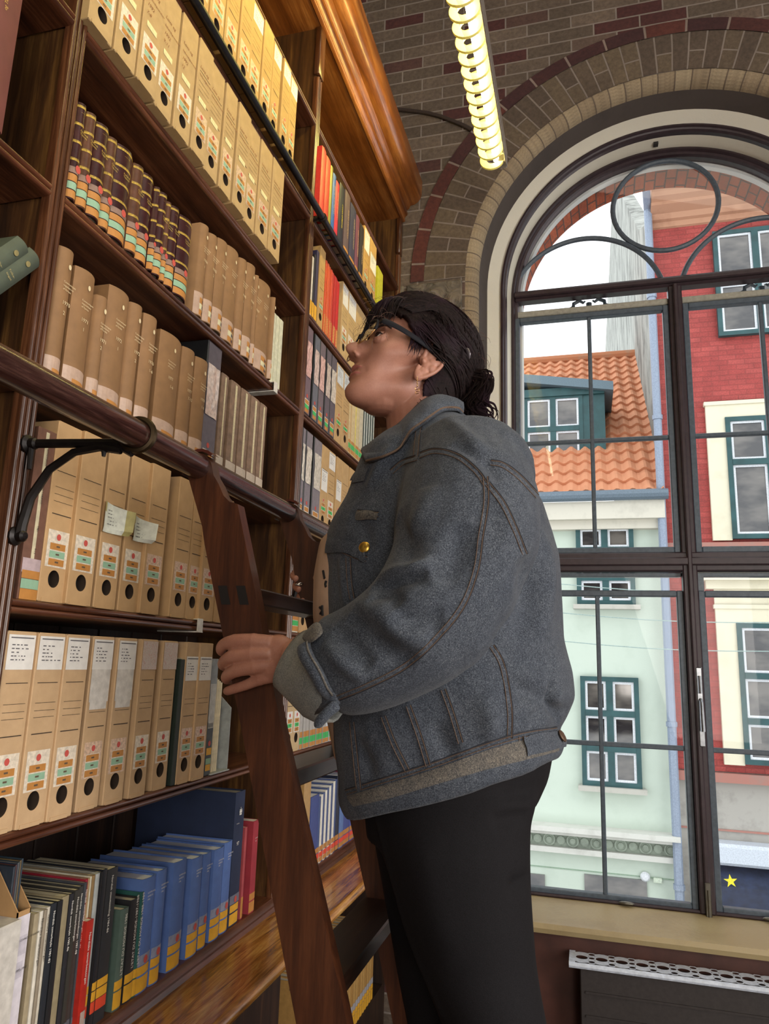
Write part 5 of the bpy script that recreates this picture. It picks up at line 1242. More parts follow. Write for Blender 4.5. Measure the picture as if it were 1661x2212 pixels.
SEAMS = [[(1048,1030),(1050,1085),(1038,1160),(1028,1230),(1000,1305),(950,1370),(880,1435),(800,1478),(728,1508)], [(905,985),(940,975),(985,985),(1025,1015),(1048,1045)], [(1052,1045),(1085,1088),(1110,1140),(1133,1198)],
    [(908,903),(902,940),(898,985)], [(828,1548),(850,1605),(880,1665)], [(882,1525),(905,1590),(925,1655)], [(957,1490),(975,1540),(995,1605)], [(1057,1388),(1085,1440),(1100,1530),(1100,1595)], [(760,1560),(768,1640),(775,1705)],
    [(1060,1000),(1085,1005),(1120,1030),(1160,1072)], [(772,1108),(818,1112)], [(742,1190),(765,1200),(792,1208)], [(752,1205),(755,1260),(762,1300)], [(846,1020),(870,1000),(900,990)], [(1125,1590),(1128,1640)]]
HEM = [(748,1712),(850,1680),(950,1648),(1060,1608),(1140,1586),(1216,1575)]
carve(jme, bj, [(a, b, c*1.45) for a, b, c in FOLDS])
bj = bvh_of(jme)
carve(jme, bj, [(s_, .005, .0022) for s_ in SEAMS]+[(HEM, .004, -.003), ([(p[0], p[1]+12) for p in HEM], .010, .003)])
bj = bvh_of(jme)
co, no = mesh_np(jme)
rs = np.random.RandomState(3); ph = rs.rand(8)*6
wob = .0011*(np.sin(co[:,0]*41+ph[0]+2*np.sin(co[:,2]*17))+np.sin(co[:,2]*37+ph[1]+2*np.sin(co[:,0]*23+co[:,1]*19))+np.sin(co[:,1]*47+ph[2]))
set_np(jme, co+no*wob[:,None]); bj = bvh_of(jme)
def denim(name, c1, c2, c3, worn):
    t = NT(name); v = t.coords('Object'); n = t.noise(v, 520, 4, .8); n2 = t.noise(v, 16, 5, .6); n3 = t.noise(v, 75, 4, .6)
    tw = t.add('ShaderNodeTexWave'); tw.inputs['Scale'].default_value = 230; tw.inputs['Distortion'].default_value = 1.5; t.link(t.coords('Object', rot=(0, .7, 0)), tw.inputs['Vector'])
    c = t.ramp(n, [(.36, rgb(c1)), (.52, rgb(c2)), (.68, rgb(c3))])
    c = t.mix(c, rgb(worn), t.ramp(n3, [(.5, (0,0,0,1)), (.75, (.35,.35,.35,1))]))
    c = t.mix(c, t.ramp(n2, [(.3, (.78,.8,.84,1)), (.7, (1.12,1.1,1.06,1))]), 1, 'MULTIPLY')
    c = t.mix(c, t.ramp(tw.outputs['Fac'], [(.2, (.86,.86,.86,1)), (.8, (1.05,1.05,1.05,1))]), .7, 'MULTIPLY')
    t.col(c); t.setb(Roughness=.85); t.bump(n, .5, .0012); t.b.inputs['Sheen Weight'].default_value = .08; t.b.inputs['Sheen Roughness'].default_value = .4; return t.m
DEN = denim('faded_denim', '191e28', '3b424d', '70757c', '5f656e'); DEN2 = denim('worn_denim_edge', '2c2d33', '5c5852', '8a8378', '8c8070'); DENIN = denim('denim_inside', '5c605f', '80827e', 'a3a39a', '9a9a92')
JK = adopt(jme, 'denim_jacket', [DEN])
thread = plain('5c4839', .8, .2, scale=800); thread_d = plain('23262e', .8, .1)
def surf_line(bvh, pts, off=0, lift=.0012, n=6):
    segs = surf_segs(bvh, pts, off, lift, n); return max(segs, key=len) if segs else []
def surf_segs(bvh, pts, off=0, lift=.0012, n=6):
    sm = catmull([(a, b, 0) for a, b in pts], n) if len(pts) > 2 else [Vector((*p, 0)) for p in strokes(pts)]
    segs = []; out = []
    for i, p in enumerate(sm):
        t = (sm[min(i+1, len(sm)-1)]-sm[max(i-1, 0)]).normalized(); q = p+Vector((-t.y, t.x, 0))*off
        h, nn = hit(bvh, q.x, q.y)
        if h is None: continue
        if out and (h-out[-1]).length > .035: segs.append(out); out = []
        out.append(h+nn*lift)
    segs.append(out); return [q for q in segs if len(q) > 2]
st = MB(); sd = MB()
for s_ in SEAMS+[HEM]:
    for off in (-4.5, 4.5):
        for L in surf_segs(bj, s_, off, .0006): st.tube(L, .0007, 5)
    for L in surf_segs(bj, s_, -7, .0002): sd.tube(L, .0011, 5)
padd(st, 'seam_stitch_pattern', [thread], JK, 60); padd(sd, 'seam_fold_pattern', [thread_d], JK, 60)
# hem band, worn
def strip_on(bvh, A, B, lift, name, mats, parent, nv=5, thick=.003):
    sa = catmull([(a, b, 0) for a, b in A], 8); sb = catmull([(a, b, 0) for a, b in B], 8); n = min(len(sa), len(sb)); m_ = MB(); G = []
    for i in range(n):
        row = []
        for j in range(nv+1):
            p = sa[i].lerp(sb[i], j/nv); h, nn = hit(bvh, p.x, p.y)
            row.append(h+nn*(lift+(thick*.5*math.sin(PI*j/nv))) if h is not None else None)
        G.append(row)
    for i in range(n-1):
        for j in range(nv):
            q = (G[i][j], G[i+1][j], G[i+1][j+1], G[i][j+1])
            if all(x is not None for x in q) and max((q[0]-q[2]).length, (q[1]-q[3]).length) < .06: m_.quad(*q)
    return padd(m_, name, mats, parent, 180)
strip_on(bj, [(750,1720),(850,1690),(950,1658),(1060,1618),(1140,1596),(1214,1584)], [(764,1742),(850,1722),(950,1692),(1060,1660),(1140,1640),(1206,1622)], .001, 'hem_band', [DEN2], JK)
strip_on(bj, [(1128,1592),(1170,1582),(1219,1578)], [(1136,1634),(1172,1625),(1218,1612)], .004, 'waist_tab', [DEN], JK)
def button(px, py, r, mat, name='metal_button', lift=.004):
    h, nn = hit(bj, px, py); m_ = MB(); m_.lathe([(r, 0), (r*1.02, .0015), (r*.85, .003), (r*.2, .0034), (0, .003)], h+nn*lift, nn, 20); return padd(m_, name, [mat], JK, 40)
button(1205, 1595, .0105, plain('6a5444', .45, .1, metal=.6), lift=.008); button(789, 1184, .0095, plain('c9a24a', .3, .15, metal=.9))
# collar: standing folded band around the neck, worn edge
def collar():
    m_ = MB(); G = []
    top = [(838,938,1.42),(815,950,1.36),(790,975,1.33),(786,990,1.30)]
    NE = [(990,872),(966,860),(943,858),(922,862),(902,878),(877,906),(850,930),(826,944),(800,957),(787,966)]
    OE = [(1000,890),(985,892),(958,893),(935,906),(912,922),(893,938),(876,955),(856,975),(828,990),(800,1000)]
    A, B = [], []
    for p in NE:
        h, nn = hit(bh, *p); A.append(h+nn*.006 if h is not None and h.y < 1.36 else Vector(P3(*p, 1.335)))
    for p in OE:
        h, nn = hit(bj, *p); B.append(h+nn*.010 if h is not None and h.y < 1.36 else Vector(P3(*p, 1.30)))
    Ca, Cb = catmull(A, 4), catmull(B, 4); mm_ = [bj.find_nearest(b)[1] for b in Cb]
    for a, b, n_ in zip(Ca, Cb, mm_):
        mid = (a+b)/2+n_*.010; G.append([a+Vector((.002,.010,-.022)), a, a.lerp(mid, .5)+n_*.002, mid, mid.lerp(b, .6)+n_*.002, b, b-n_*.006])
    for i in range(len(G)-1):
        for j in range(6): m_.quad(G[i][j], G[i+1][j], G[i+1][j+1], G[i][j+1])
    o = padd(m_, 'collar', [DEN], JK, 180); s_ = o.modifiers.new('thickness', 'SOLIDIFY'); s_.thickness = .004; s_.offset = 0
    e = MB(); e.tube([g[5] for g in G], .0022, 6); e.tube([g[4]+(g[4]-g[3])*.1 for g in G], .0010, 5); padd(e, 'collar_edge', [thread], JK, 60)
    # far leaf and front point
    m_ = MB(); A = [P3(1000,880,1.36), P3(985,872,1.41), P3(930,885,1.45), P3(870,915,1.44), P3(838,938,1.41), P3(812,952,1.375), P3(800,972,1.33)]
    B = [P3(1004,900,1.37), P3(990,900,1.45), P3(930,915,1.50), P3(860,945,1.50), P3(812,965,1.44), P3(787,975,1.38), P3(788,1003,1.32)]
    Ca, Cb = catmull(A, 5), catmull(B, 5)
    for i in range(len(Ca)-1):
        for j in range(4):
            q = [Ca[i].lerp(Cb[i], j/4), Ca[i+1].lerp(Cb[i+1], j/4), Ca[i+1].lerp(Cb[i+1], (j+1)/4), Ca[i].lerp(Cb[i], (j+1)/4)]; m_.quad(*q)
    o = padd(m_, 'collar', [DEN], JK, 180); s_ = o.modifiers.new('thickness', 'SOLIDIFY'); s_.thickness = .004
    # turned front corner (worn bright edge)
    e = MB(); e.tube([Vector(p) for p in (P3(905,935,1.205), P3(870,958,1.215), P3(835,962,1.245), P3(800,966,1.29), P3(796,985,1.285), P3(801,1005,1.27), P3(790,1010,1.29), P3(783,1012,1.30))], .0028, 6); padd(e, 'collar_edge', [DEN2], JK, 60)
# shoulder tab and cuffs
strip_on(bj, [(770,1020),(800,1010)], [(757,1045),(790,1040)], .003, 'chest_flap', [DEN], JK)
strip_on(bj, [(772,1106),(795,1104),(818,1110)], [(770,1125),(795,1122),(816,1124)], .003, 'pocket_welt', [DEN2], JK)
strip_on(bj, [(712,1160),(750,1168),(795,1180)], [(706,1195),(750,1195),(790,1215)], .004, 'pocket_flap', [DEN], JK)
# turned-back open cuff of the near sleeve
def cuff():
    m_ = MB(); ys = 1.155
    def ringp(cx, cy, y, ax, az, n=24, tilt=0):
        c = Vector(P3(cx, cy, y)); e1 = Vector((math.sin(tilt), 0, math.cos(tilt))); e2 = Vector((0, 1, 0)); return [c+e1*(az*math.cos(2*PI*i/n))+e2*(ax*math.sin(2*PI*i/n)) for i in range(n)]
    R_ = [ringp(735, 1445, 1.115, .074, .078, tilt=.10), ringp(706, 1445, 1.125, .070, .080, tilt=.15), ringp(690, 1440, 1.13, .066, .078, tilt=.2), ringp(665, 1433, 1.145, .056, .065, tilt=.3), ringp(645, 1428, 1.155, .048, .055, tilt=.42), ringp(632, 1424, 1.158, .045, .050, tilt=.48)]
    k = 0
    for i in range(len(R_)-1):
        for j in range(24): jn = (j+1) % 24; m_.quad(R_[i][j], R_[i][jn], R_[i+1][jn], R_[i+1][j])
    o = padd(m_, 'cuff_lining', [DENIN], JK, 180); s_ = o.modifiers.new('thickness', 'SOLIDIFY'); s_.thickness = .004; s_.offset = 1
    # folded edge from the tab down to the wrist seam
    e = MB(); L = [(722,1345),(708,1372),(712,1400),(700,1425),(716,1455),(735,1490),(752,1522)]
    L = [P3(a, b, y) for (a, b), y in zip([(692,1352),(684,1378),(664,1386),(668,1412),(690,1450),(706,1485),(722,1508)], [1.062,1.040,1.028,1.016,1.012,1.022,1.045])]
    Cc = catmull(L, 5); G = []
    for q in range(len(Cc)):
        t_ = q/(len(Cc)-1); wd = .013+.004*math.sin(PI*t_)
        G.append([Cc[q]+Vector((.004,.008,.002)), Cc[q]+Vector((.001,-.001,.0005)), Cc[q]+Vector((-.003,-.0035,-.001)), Cc[q]+Vector((-wd*.6,-.003,-wd*.25)), Cc[q]+Vector((-wd,.001,-wd*.42)), Cc[q]+Vector((-wd*1.1,.010,-wd*.45))])
    m2 = MB()
    for i in range(len(G)-1):
        for j in range(5): m2.quad(G[i][j], G[i+1][j], G[i+1][j+1], G[i][j+1])
    o = padd(m2, 'cuff_band', [DEN], JK, 180); s_ = o.modifiers.new('t', 'SOLIDIFY'); s_.thickness = .003; b_ = o.modifiers.new('b', 'SUBSURF'); b_.levels = 1; b_.render_levels = 1
    e.tube([g[1]+Vector((0,-.0012,0)) for g in G], .0016, 6); padd(e, 'cuff_edge', [DEN2], JK, 60)
    # button tab on top, loose end below
    m_ = MB(); A = [P3(680,1366,1.043), P3(690,1350,1.033), P3(703,1340,1.028)]; 
    Q = [[P3(648,1372,1.048), P3(668,1350,1.043), P3(682,1338,1.043), P3(694,1345,1.043)], [P3(652,1385,1.028), P3(672,1368,1.020), P3(688,1356,1.018), P3(698,1358,1.026)], [P3(668,1392,1.023), P3(682,1382,1.014), P3(694,1372,1.014), P3(700,1364,1.023)]]
    for i in range(2):
        for j in range(3): m_.quad(Q[i][j], Q[i][j+1], Q[i+1][j+1], Q[i+1][j])
    o = padd(m_, 'cuff_tab', [DEN2], JK, 180); s_ = o.modifiers.new('t', 'SOLIDIFY'); s_.thickness = .003; b_ = o.modifiers.new('b', 'SUBSURF'); b_.levels = 1; b_.render_levels = 1
    m_ = MB(); m_.tube(catmull([P3(728,1512,1.043), P3(708,1528,1.033), P3(690,1548,1.033), P3(680,1566,1.043), P3(690,1572,1.058)], 5), [.012]*5*4+[.012], 10, flat=1.8) if False else None
    Q = [[P3(722,1506,1.033), P3(704,1522,1.028), P3(684,1542,1.028), P3(673,1560,1.033), P3(676,1574,1.038)], [P3(734,1522,1.033), P3(718,1536,1.026), P3(700,1550,1.024), P3(688,1562,1.028), P3(684,1577,1.036)], [P3(740,1535,1.043), P3(724,1545,1.038), P3(712,1556,1.038), P3(704,1568,1.043), P3(692,1577,1.048)]]
    for i in range(2):
        for j in range(4): m_.quad(Q[i][j], Q[i][j+1], Q[i+1][j+1], Q[i+1][j])
    o = padd(m_, 'cuff_tab', [DEN], JK, 180); s_ = o.modifiers.new('t', 'SOLIDIFY'); s_.thickness = .007; b_ = o.modifiers.new('b', 'SUBSURF'); b_.levels = 2; b_.render_levels = 2
    # sleeve underside hanging open below the wrist
    m_ = MB(); Q = [[P3(655,1478,1.078), P3(665,1500,1.083), P3(668,1520,1.088), P3(682,1543,1.088)], [P3(672,1470,1.058), P3(688,1495,1.058), P3(700,1515,1.058), P3(706,1535,1.058)], [P3(700,1462,1.038), P3(715,1480,1.038), P3(728,1500,1.038), P3(735,1520,1.043)]]
    for i in range(2):
        for j in range(3): m_.quad(Q[i][j], Q[i][j+1], Q[i+1][j+1], Q[i+1][j])
    o = padd(m_, 'cuff_lining', [DEN], JK, 180); s_ = o.modifiers.new('t', 'SOLIDIFY'); s_.thickness = .005
cuff()
# ---- shirt
sm = MB(); RS = [((850,965),(960,930),.08),((835,1010),(1000,990),.13),((815,1060),(1080,1050),.15),((765,1125),(1120,1120),.16),((704,1180),(1150,1180),.18),((691,1250),(1150,1250),.18),((690,1330),(1150,1330),.185),((700,1420),(1150,1420),.19),((715,1520),(1150,1500),.19),((740,1640),(1150,1560),.19)]
loft(sm, [body_ring(f, b, hw, ex=2.2) for f, b, hw in RS])
SHR = adopt(remesh(sm, .009, 3, 'shirt'), 'beige_shirt', [cloth('c3a58c', .85)])
bs = BVHTree.FromPolygons([(v.co+PL)[:] for v in SHR.data.vertices], [tuple(p.vertices) for p in SHR.data.polygons])
mk = MB()
for L in ([(697,1202),(703,1201)], [(696,1206),(704,1205)], [(700,1228),(708,1232)], [(699,1233),(702,1250)], [(703,1180),(707,1176)], [(706,1255),(704,1262),(705,1268)], [(692,1312),(697,1318),(693,1326)], [(697,1308),(698,1330)], [(700,1312),(703,1322)], [(692,1336),(696,1322)]):
    q = surf_line(bs, L, 0, .001)
    if len(q) > 1: mk.tube(q, .0024, 6)
padd(mk, 'letter_print', [plain('1c1a1c', .7)], SHR, 40)
# ---- trousers
tm_ = MB()
hip = [((760,1600),(1190,1560),.19),((785,1680),(1196,1625),.19),((800,1740),(1185,1685),.185),((806,1800),(1158,1745),.18)]
loft(tm_, [body_ring(f, b, hw, ex=2.2) for f, b, hw in hip])
def leg(pts):
    R_ = []
    for (fx, bx, py, yc, hw) in pts:
        f = onY(fx, py, yc); b = onY(bx, py, yc); c = (f+b)/2; a = abs(f[0]-b[0])/2; R_.append([(c[0]+a*math.cos(2*PI*i/28), yc+hw*math.sin(2*PI*i/28), c[2]) for i in range(28)])
    loft(tm_, R_)
leg([(812,1165,1700,1.275,.10),(808,1147,1770,1.27,.108),(822,1146,1830,1.265,.108),(844,1147,1900,1.265,.105),(868,1152,1980,1.265,.10),(893,1158,2060,1.27,.095),(922,1168,2130,1.27,.09),(955,1184,2212,1.275,.085),(985,1200,2330,1.28,.075),(1000,1190,2480,1.285,.07),(1010,1180,2640,1.285,.066)])
leg([(812,1140,1700,1.45,.10),(806,1120,1800,1.455,.105),(824,1110,1900,1.46,.10),(842,1100,2000,1.46,.095),(858,1100,2100,1.46,.088),(880,1100,2212,1.46,.08),(900,1080,2330,1.46,.074),(915,1080,2480,1.46,.068),(925,1070,2580,1.46,.064)])
tme = remesh(tm_, .008, 6, 'trousers'); bt = bvh_of(tme)
carve(tme, bt, [([(1140,1762),(1110,1768),(1060,1775)], .010, -.010), ([(1150,1890),(1125,1908),(1095,1915)], .010, -.010), ([(1165,1705),(1120,1720),(1080,1720)], .012, -.005), ([(812,1760),(855,1925),(890,2040),(955,2190)], .006, .004), ([(900,1800),(930,1950),(980,2100)], .03, .004)])
blk = NT('black_jersey'); v = blk.coords('Object'); n = blk.noise(v, 900, 2); blk.col(blk.ramp(n, [(.35, rgb('0c0b0d')), (.7, rgb('1a181b'))])); blk.setb(Roughness=.85); blk.bump(n, .4, .0006); blk.b.inputs['Specular IOR Level'].default_value = .2
TRO = adopt(tme, 'black_trousers', [blk.m])
for (fx, bx, py, yc) in ((1000, 1195, 2650, 1.285), (915, 1075, 2590, 1.46)):
    c = (onY(fx, py, yc)+onY(bx, py, yc))/2; s_ = MB(); s_.sphere((c[0]-.05, yc, -.905), .05, scale=(2.5,.9,.85)); k0 = len(s_.v); s_.v = [(x, y, max(z, -.949)) for x, y, z in s_.v]
    padd(s_, 'shoe', [plain('1a1a1c', .5)], PERSON, 60)
# a low step the person stands on, below the picture
SP = thing('library_step', 'sturdy dark wooden step platform the person stands on, below the picture edge', 'step stool', (float(onY(1010,2300,Y0)[0])+.02, Y0, FLOOR))
m_ = MB(); m_.box(-.27, .25, -.24, .24, .61, .649, c=.004)
for x in (-.25, .19):
    for y in (-.22, .17): m_.box(x, x+.05, y, y+.05, 0, .61, c=.003)
for z in (.2, .42): m_.box(-.25, .24, -.215, -.195, z, z+.05); m_.box(-.25, .24, .195, .215, z, z+.05)
m_.build('step_frame', [lad_wood], SP)
# ---- head, in its own frame: x forward, y to the person's left (towards the window camera side), z up
prof = [(.040,-.103),(.062,-.108),(.074,-.103),(.0805,-.093),(.0805,-.085),(.0785,-.0765),(.0825,-.070),(.0865,-.0645),(.0830,-.0595),(.0895,-.0535),(.0880,-.0455),(.0860,-.0390),(.0975,-.0360),(.1130,-.0325),(.1175,-.0255),(.1140,-.0165),(.1035,-.0070),(.0905,.0060),(.0872,.0145),(.0905,.0250),(.0925,.0450),(.0820,.0800),(.0600,.1040),(.0300,.1190),(-.0050,.1240),(-.0450,.1170),(-.0800,.0930),(-.0990,.0500),(-.1000,.0050),(-.0880,-.0350),(-.0700,-.0600),(-.0350,-.0800),(.0050,-.0900),(.0250,-.0980)]
base = list(prof)
sub = {12:(.0855,-.0345),13:(.0860,-.0300),14:(.0862,-.0240),15:(.0862,-.0165),16:(.0858,-.0070),17:(.0852,.0055)}
for k_, v_ in sub.items(): base[k_] = v_
for k_, dx in ((6,-.004),(7,-.008),(8,-.005),(9,-.010),(10,-.007),(3,-.006),(2,-.005),(4,-.005)): base[k_] = (base[k_][0]+dx, base[k_][1]*.985)
th_p = np.array([math.atan2(z, x) for x, z in prof]); r_p = np.array([math.hypot(x, z) for x, z in prof]); o_ = np.argsort(th_p); th_p, r_p = th_p[o_], r_p[o_]
th_b = np.array([math.atan2(z, x) for x, z in base]); r_b = np.array([math.hypot(x, z) for x, z in base]); o_ = np.argsort(th_b); th_b, r_b = th_b[o_], r_b[o_]
def per(th, T, R_): return np.interp(th, np.concatenate([[T[-1]-2*PI], T, [T[0]+2*PI]]), np.concatenate([[R_[-1]], R_, [R_[0]]]))
Wth = np.array([-180,-150,-120,-95,-75,-60,-50,-40,-25,-5,15,30,60,90,120,150,180])*PI/180
Wv = np.array([.074,.062,.054,.058,.056,.047,.046,.054,.066,.069,.067,.068,.070,.074,.077,.078,.074])
def _smooth(T, R_, sig, per_=True):
    g = np.linspace(-PI, PI, 1441)[:-1]; v_ = per(g, T, R_) if per_ else np.interp(g, T, R_); k_ = np.arange(-90, 91)*.25; w_ = np.exp(-(k_/sig)**2/2); w_ /= w_.sum()
    return g, np.convolve(np.concatenate([v_[-90:], v_, v_[:90]]), w_, 'valid')
GB, VB = _smooth(th_b, r_b, 4.0); GP, VP = _smooth(th_p, r_p, .6); GB2, VB2 = _smooth(th_b, r_b, .6); GW, VW = _smooth(Wth, Wv, 9, False)
def head_pt(th, v, extra=0):
    Wd = np.interp(th, GW, VW)+extra*.8; y = Wd*math.sin(v); sg = np.interp(th, [-.60, -.45, -.30, -.05, .15], [.022, .020, .0145, .0115, .010])
    b = np.interp(th, GB, VB); dd = np.interp(th, GP, VP)-b; r = (b+extra)*abs(math.cos(v))**.78+dd*math.exp(-(y/sg)**2)*(1 if math.cos(v) > .3 else 0)
    return Vector((r*math.cos(th), y, r*math.sin(th)))
hm = MB(); NT_, NV = 150, 61; k = 0
for i in range(NT_):
    th = -PI+2*PI*(i+.5)/NT_
    for j in range(NV): v_ = -PI/2+PI*j/(NV-1); hm.v.append(tuple(head_pt(th, v_*.999)))
for i in range(NT_):
    for j in range(NV-1): a = i*NV+j; b = ((i+1) % NT_)*NV+j; hm.face((a, a+1, b+1, b))
# nostril wings and mouth
for s_ in (-1, 1):
    hm.sphere((.0950, s_*.0098, -.0335), .0060, 14, 8, scale=(1.3,.8,.75)); hm.sphere((.0725, s_*.030, .0030), .0150, 16, 10, scale=(.75,1.05,.8))
    hm.sphere((.0755, s_*.022, .0220), .012, 14, 8, scale=(.8,1.8,.5)); hm.sphere((.0775, s_*.010, -.0545), .0072, 12, 8, scale=(1,1.7,.6)); hm.sphere((.0765, s_*.009, -.0655), .0072, 12, 8, scale=(1,1.6,.62))
HA, HP, HR_, HSC = math.radians(37), math.radians(27), math.radians(2), 1.18
HM = Matrix.Rotation(PI+HA, 4, 'Z') @ Matrix.Rotation(HR_, 4, 'X') @ Matrix.Rotation(-HP, 4, 'Y') @ Matrix.Scale(HSC, 4)
HS = 1
_e = HM @ Vector((-.008, HS*.074, -.008)); 
if _e.y > 0: HS = -1; _e = HM @ Vector((-.008, HS*.074, -.008))
HM = Matrix.Translation(Vector(P3(927, 785, Y0-.075))-_e) @ HM
hm.v = [tuple(HM @ Vector(p)) for p in hm.v]
# neck
blob_tube(hm, [HM @ Vector((-.022,0,-.040)), Vector(P3(900,880,Y0)), Vector(P3(906,925,Y0)), Vector(P3(915,985,Y0))], [.060,.064,.065,.074], 24)
hm.sphere(tuple(HM @ Vector((.018,0,-.074))), .040, scale=(1.1,1.0,.75))
hme = remesh(hm, .0021, 4, 'head')
skin = NT('skin'); v = skin.coords('Object'); n = skin.noise(v, 420, 4, .6); n2 = skin.noise(v, 22, 4)
c = skin.ramp(n2, [(.3, rgb('9a6856')), (.7, rgb('b07e6a'))]); c = skin.mix(c, skin.ramp(n, [(.3, (.92,.88,.86,1)), (.7, (1.04,1.04,1.04,1))]), 1, 'MULTIPLY'); skin.col(c); skin.setb(Roughness=.5)
skin.b.inputs['Subsurface Weight'].default_value = .12; skin.b.inputs['Subsurface Radius'].default_value = (.012,.005,.003); skin.b.inputs['Subsurface Scale'].default_value = .6; skin.bump(n, .12, .0006)
bh = bvh_of(hme)
def L2W(x, y, z): return HM @ Vector((x, HS*y, z))
def W2P(p): return proj(p)
# socket, nostril, mouth corner and nasolabial crease pressed in on both visible parts
def press(me, items):
    co, no = mesh_np(me)
    for c_, r_, d_ in items:
        q = np.linalg.norm(co-np.array(c_), axis=1); co = co+np.array(d_)*np.exp(-(q/r_)**2)[:,None]
    set_np(me, co)
Rh = HM.to_3x3()
fw = (Rh @ Vector((1,0,0))).normalized(); up_ = (Rh @ Vector((0,0,1))).normalized(); sd_ = (Rh @ Vector((0,HS,0))).normalized()
items = []
for s_ in (1, -1):
    w3 = lambda x, y, z: HM @ Vector((x, HS*s_*y, z))
    items += [(w3(.082,.026,.008), .011, -fw*.004), (w3(.100,.0095,-.0385), .0042, up_*.004-fw*.001), (w3(.074,.030,-.060), .006, -fw*.003), (w3(.086,.022,-.042), .008, -fw*.002)]
for s_ in (1, -1): items += [(HM @ Vector((.066, s_*.050, -.018)), .020, sd_*HS*s_*.003+fw*.002), (HM @ Vector((.008, s_*.056, -.064)), .020, sd_*HS*s_*.004-up_*.002), (HM @ Vector((.045, s_*.058, -.045)), .020, -sd_*HS*s_*.002)]
for y_ in (-.02,-.013,-.006,0,.006,.013,.02): items.append((HM @ Vector((.0865-abs(y_)*.28,y_,-.0597)), .0032, -fw*.0028))
press(hme, items); bh = bvh_of(hme)
# ear
def ear(sg):
    e = MB(); E0 = Vector((-.004, sg*.071, -.008))
    def q(x, z, o): return HM @ (E0+Vector((x*.84, sg*o*.8, z)))
    rim = [(.010,.006,.0),(.012,.020,.004),(.006,.030,.008),(-.006,.034,.012),(-.018,.030,.014),(-.025,.018,.015),(-.026,.004,.014),(-.022,-.010,.012),(-.014,-.022,.009),(-.004,-.032,.005),(.004,-.034,.003),(.009,-.026,.001),(.010,-.012,.0)]
    e.tube(catmull([q(*p) for p in rim], 5), [.0042]*61, 10)
    anti = [(.000,.018,.006),(-.008,.022,.009),(-.015,.014,.010),(-.016,.002,.009),(-.011,-.010,.007),(-.002,-.014,.005)]
    e.tube(catmull([q(*p) for p in anti], 5), [.0036]*26, 8); e.sphere(tuple(q(.007,-.002,.003)), .005)
    e.sphere((0,0,0), 1, 14, 8, mtx=Matrix.Translation(q(.001,-.029,.002)) @ Rh.to_4x4() @ Matrix.Diagonal((.009,.0052,.011,1)))
    for x_, z_, o_, r_ in [(-.008,.014,.002,.014),(-.014,.004,.004,.012),(-.008,-.006,.001,.013),(-.005,-.020,.000,.011),(.000,.006,-.004,.014),(.0,.022,.001,.010),(-.016,.018,.005,.011),(-.010,.024,.004,.010),(-.020,.008,.006,.009),(-.015,-.008,.005,.009)]:
        e.sphere((0,0,0), 1, 14, 8, mtx=Matrix.Translation(q(x_,z_,o_)) @ Rh.to_4x4() @ Matrix.Diagonal((r_, .0078, r_, 1)))
    return remesh(e, .0013, 7, 'ear')
collar()
# join head + ears + hands + inner body into one continuous body mesh
bmj = bmesh.new(); bmj.from_mesh(hme)
for sg in (1, -1): bmj.from_mesh(ear(sg))
# hands
def hand(yf, s, fingers, palm, thumb, wrist, vox=.0017):
    """yf: face of the post the palm lies on, s: -1 camera side, +1 far side"""
    h = MB(); cl = .0088
    for chain in fingers:
        pts = [Vector(P3(px, py, yf+s*(dy))) for px, py, dy, r in chain]; rr = [r for *_, r in chain]
        cm = catmull(pts, 5); h.tube(cm, np.interp(np.linspace(0, 1, len(cm)), np.linspace(0, 1, len(rr)), rr).tolist(), 14)
        h.sphere(tuple(pts[-1]), rr[-1], 12, 8); 
        for p_, r_ in list(zip(pts, rr))[1:3]: h.sphere(tuple(p_), r_*1.05, 12, 8)
    for px, py, dy, r, sc_ in palm: h.sphere(P3(px, py, yf+s*dy), r, 18, 12, scale=sc_)
    cm = catmull([Vector(P3(px, py, yf+s*dy)) for px, py, dy, r in thumb], 5); rr = [t_[3] for t_ in thumb]; h.tube(cm, np.interp(np.linspace(0, 1, len(cm)), np.linspace(0, 1, len(rr)), rr).tolist(), 14); h.sphere(tuple(cm[-1]), rr[-1], 12, 8)
    pts = [Vector(P3(px, py, yf+s*dy)) for px, py, dy, r in wrist]; cm = catmull(pts, 5); rr = [t_[3] for t_ in wrist]
    h.tube(cm, np.interp(np.linspace(0, 1, len(cm)), np.linspace(0, 1, len(rr)), rr).tolist(), 20, flat=.85)
    return remesh(h, vox, 5, 'hand')
near = hand(1.2, -1,
  [[(585,1390,.022,.0145),(548,1386,.027,.0142),(508,1385,.024,.0122),(484,1393,.010,.0112),(479,1404,-.008,.0105),(488,1410,-.026,.009)],
   [(585,1412,.024,.0145),(546,1412,.029,.0142),(505,1417,.024,.0122),(487,1428,.008,.0114),(483,1436,-.010,.0105),(492,1440,-.028,.009)],
   [(588,1436,.022,.0140),(552,1440,.027,.0138),(512,1448,.022,.0118),(493,1458,.007,.0110),(490,1466,-.010,.0100),(498,1468,-.027,.009)],
   [(592,1460,.018,.0115),(562,1467,.020,.0108),(530,1480,.016,.009),(505,1488,.010,.0085),(493,1492,.002,.008),(490,1493,-.010,.007)]],
  [(600,1405,.020,.030,(1.25,.55,.85)),(598,1440,.020,.030,(1.25,.55,.85)),(575,1400,.020,.022,(1.1,.6,.8)),(578,1440,.018,.022,(1.1,.6,.9)),(628,1424,.020,.032,(1.1,.68,1.05)),(612,1458,.014,.02,(1.3,.7,.7))],
  [(620,1400,.004,.016),(606,1388,-.014,.014),(590,1385,-.034,.011),(570,1395,-.042,.0095)],
  [(622,1424,.020,.030),(650,1428,.026,.030),(690,1436,.050,.032),(740,1445,.075,.034)])
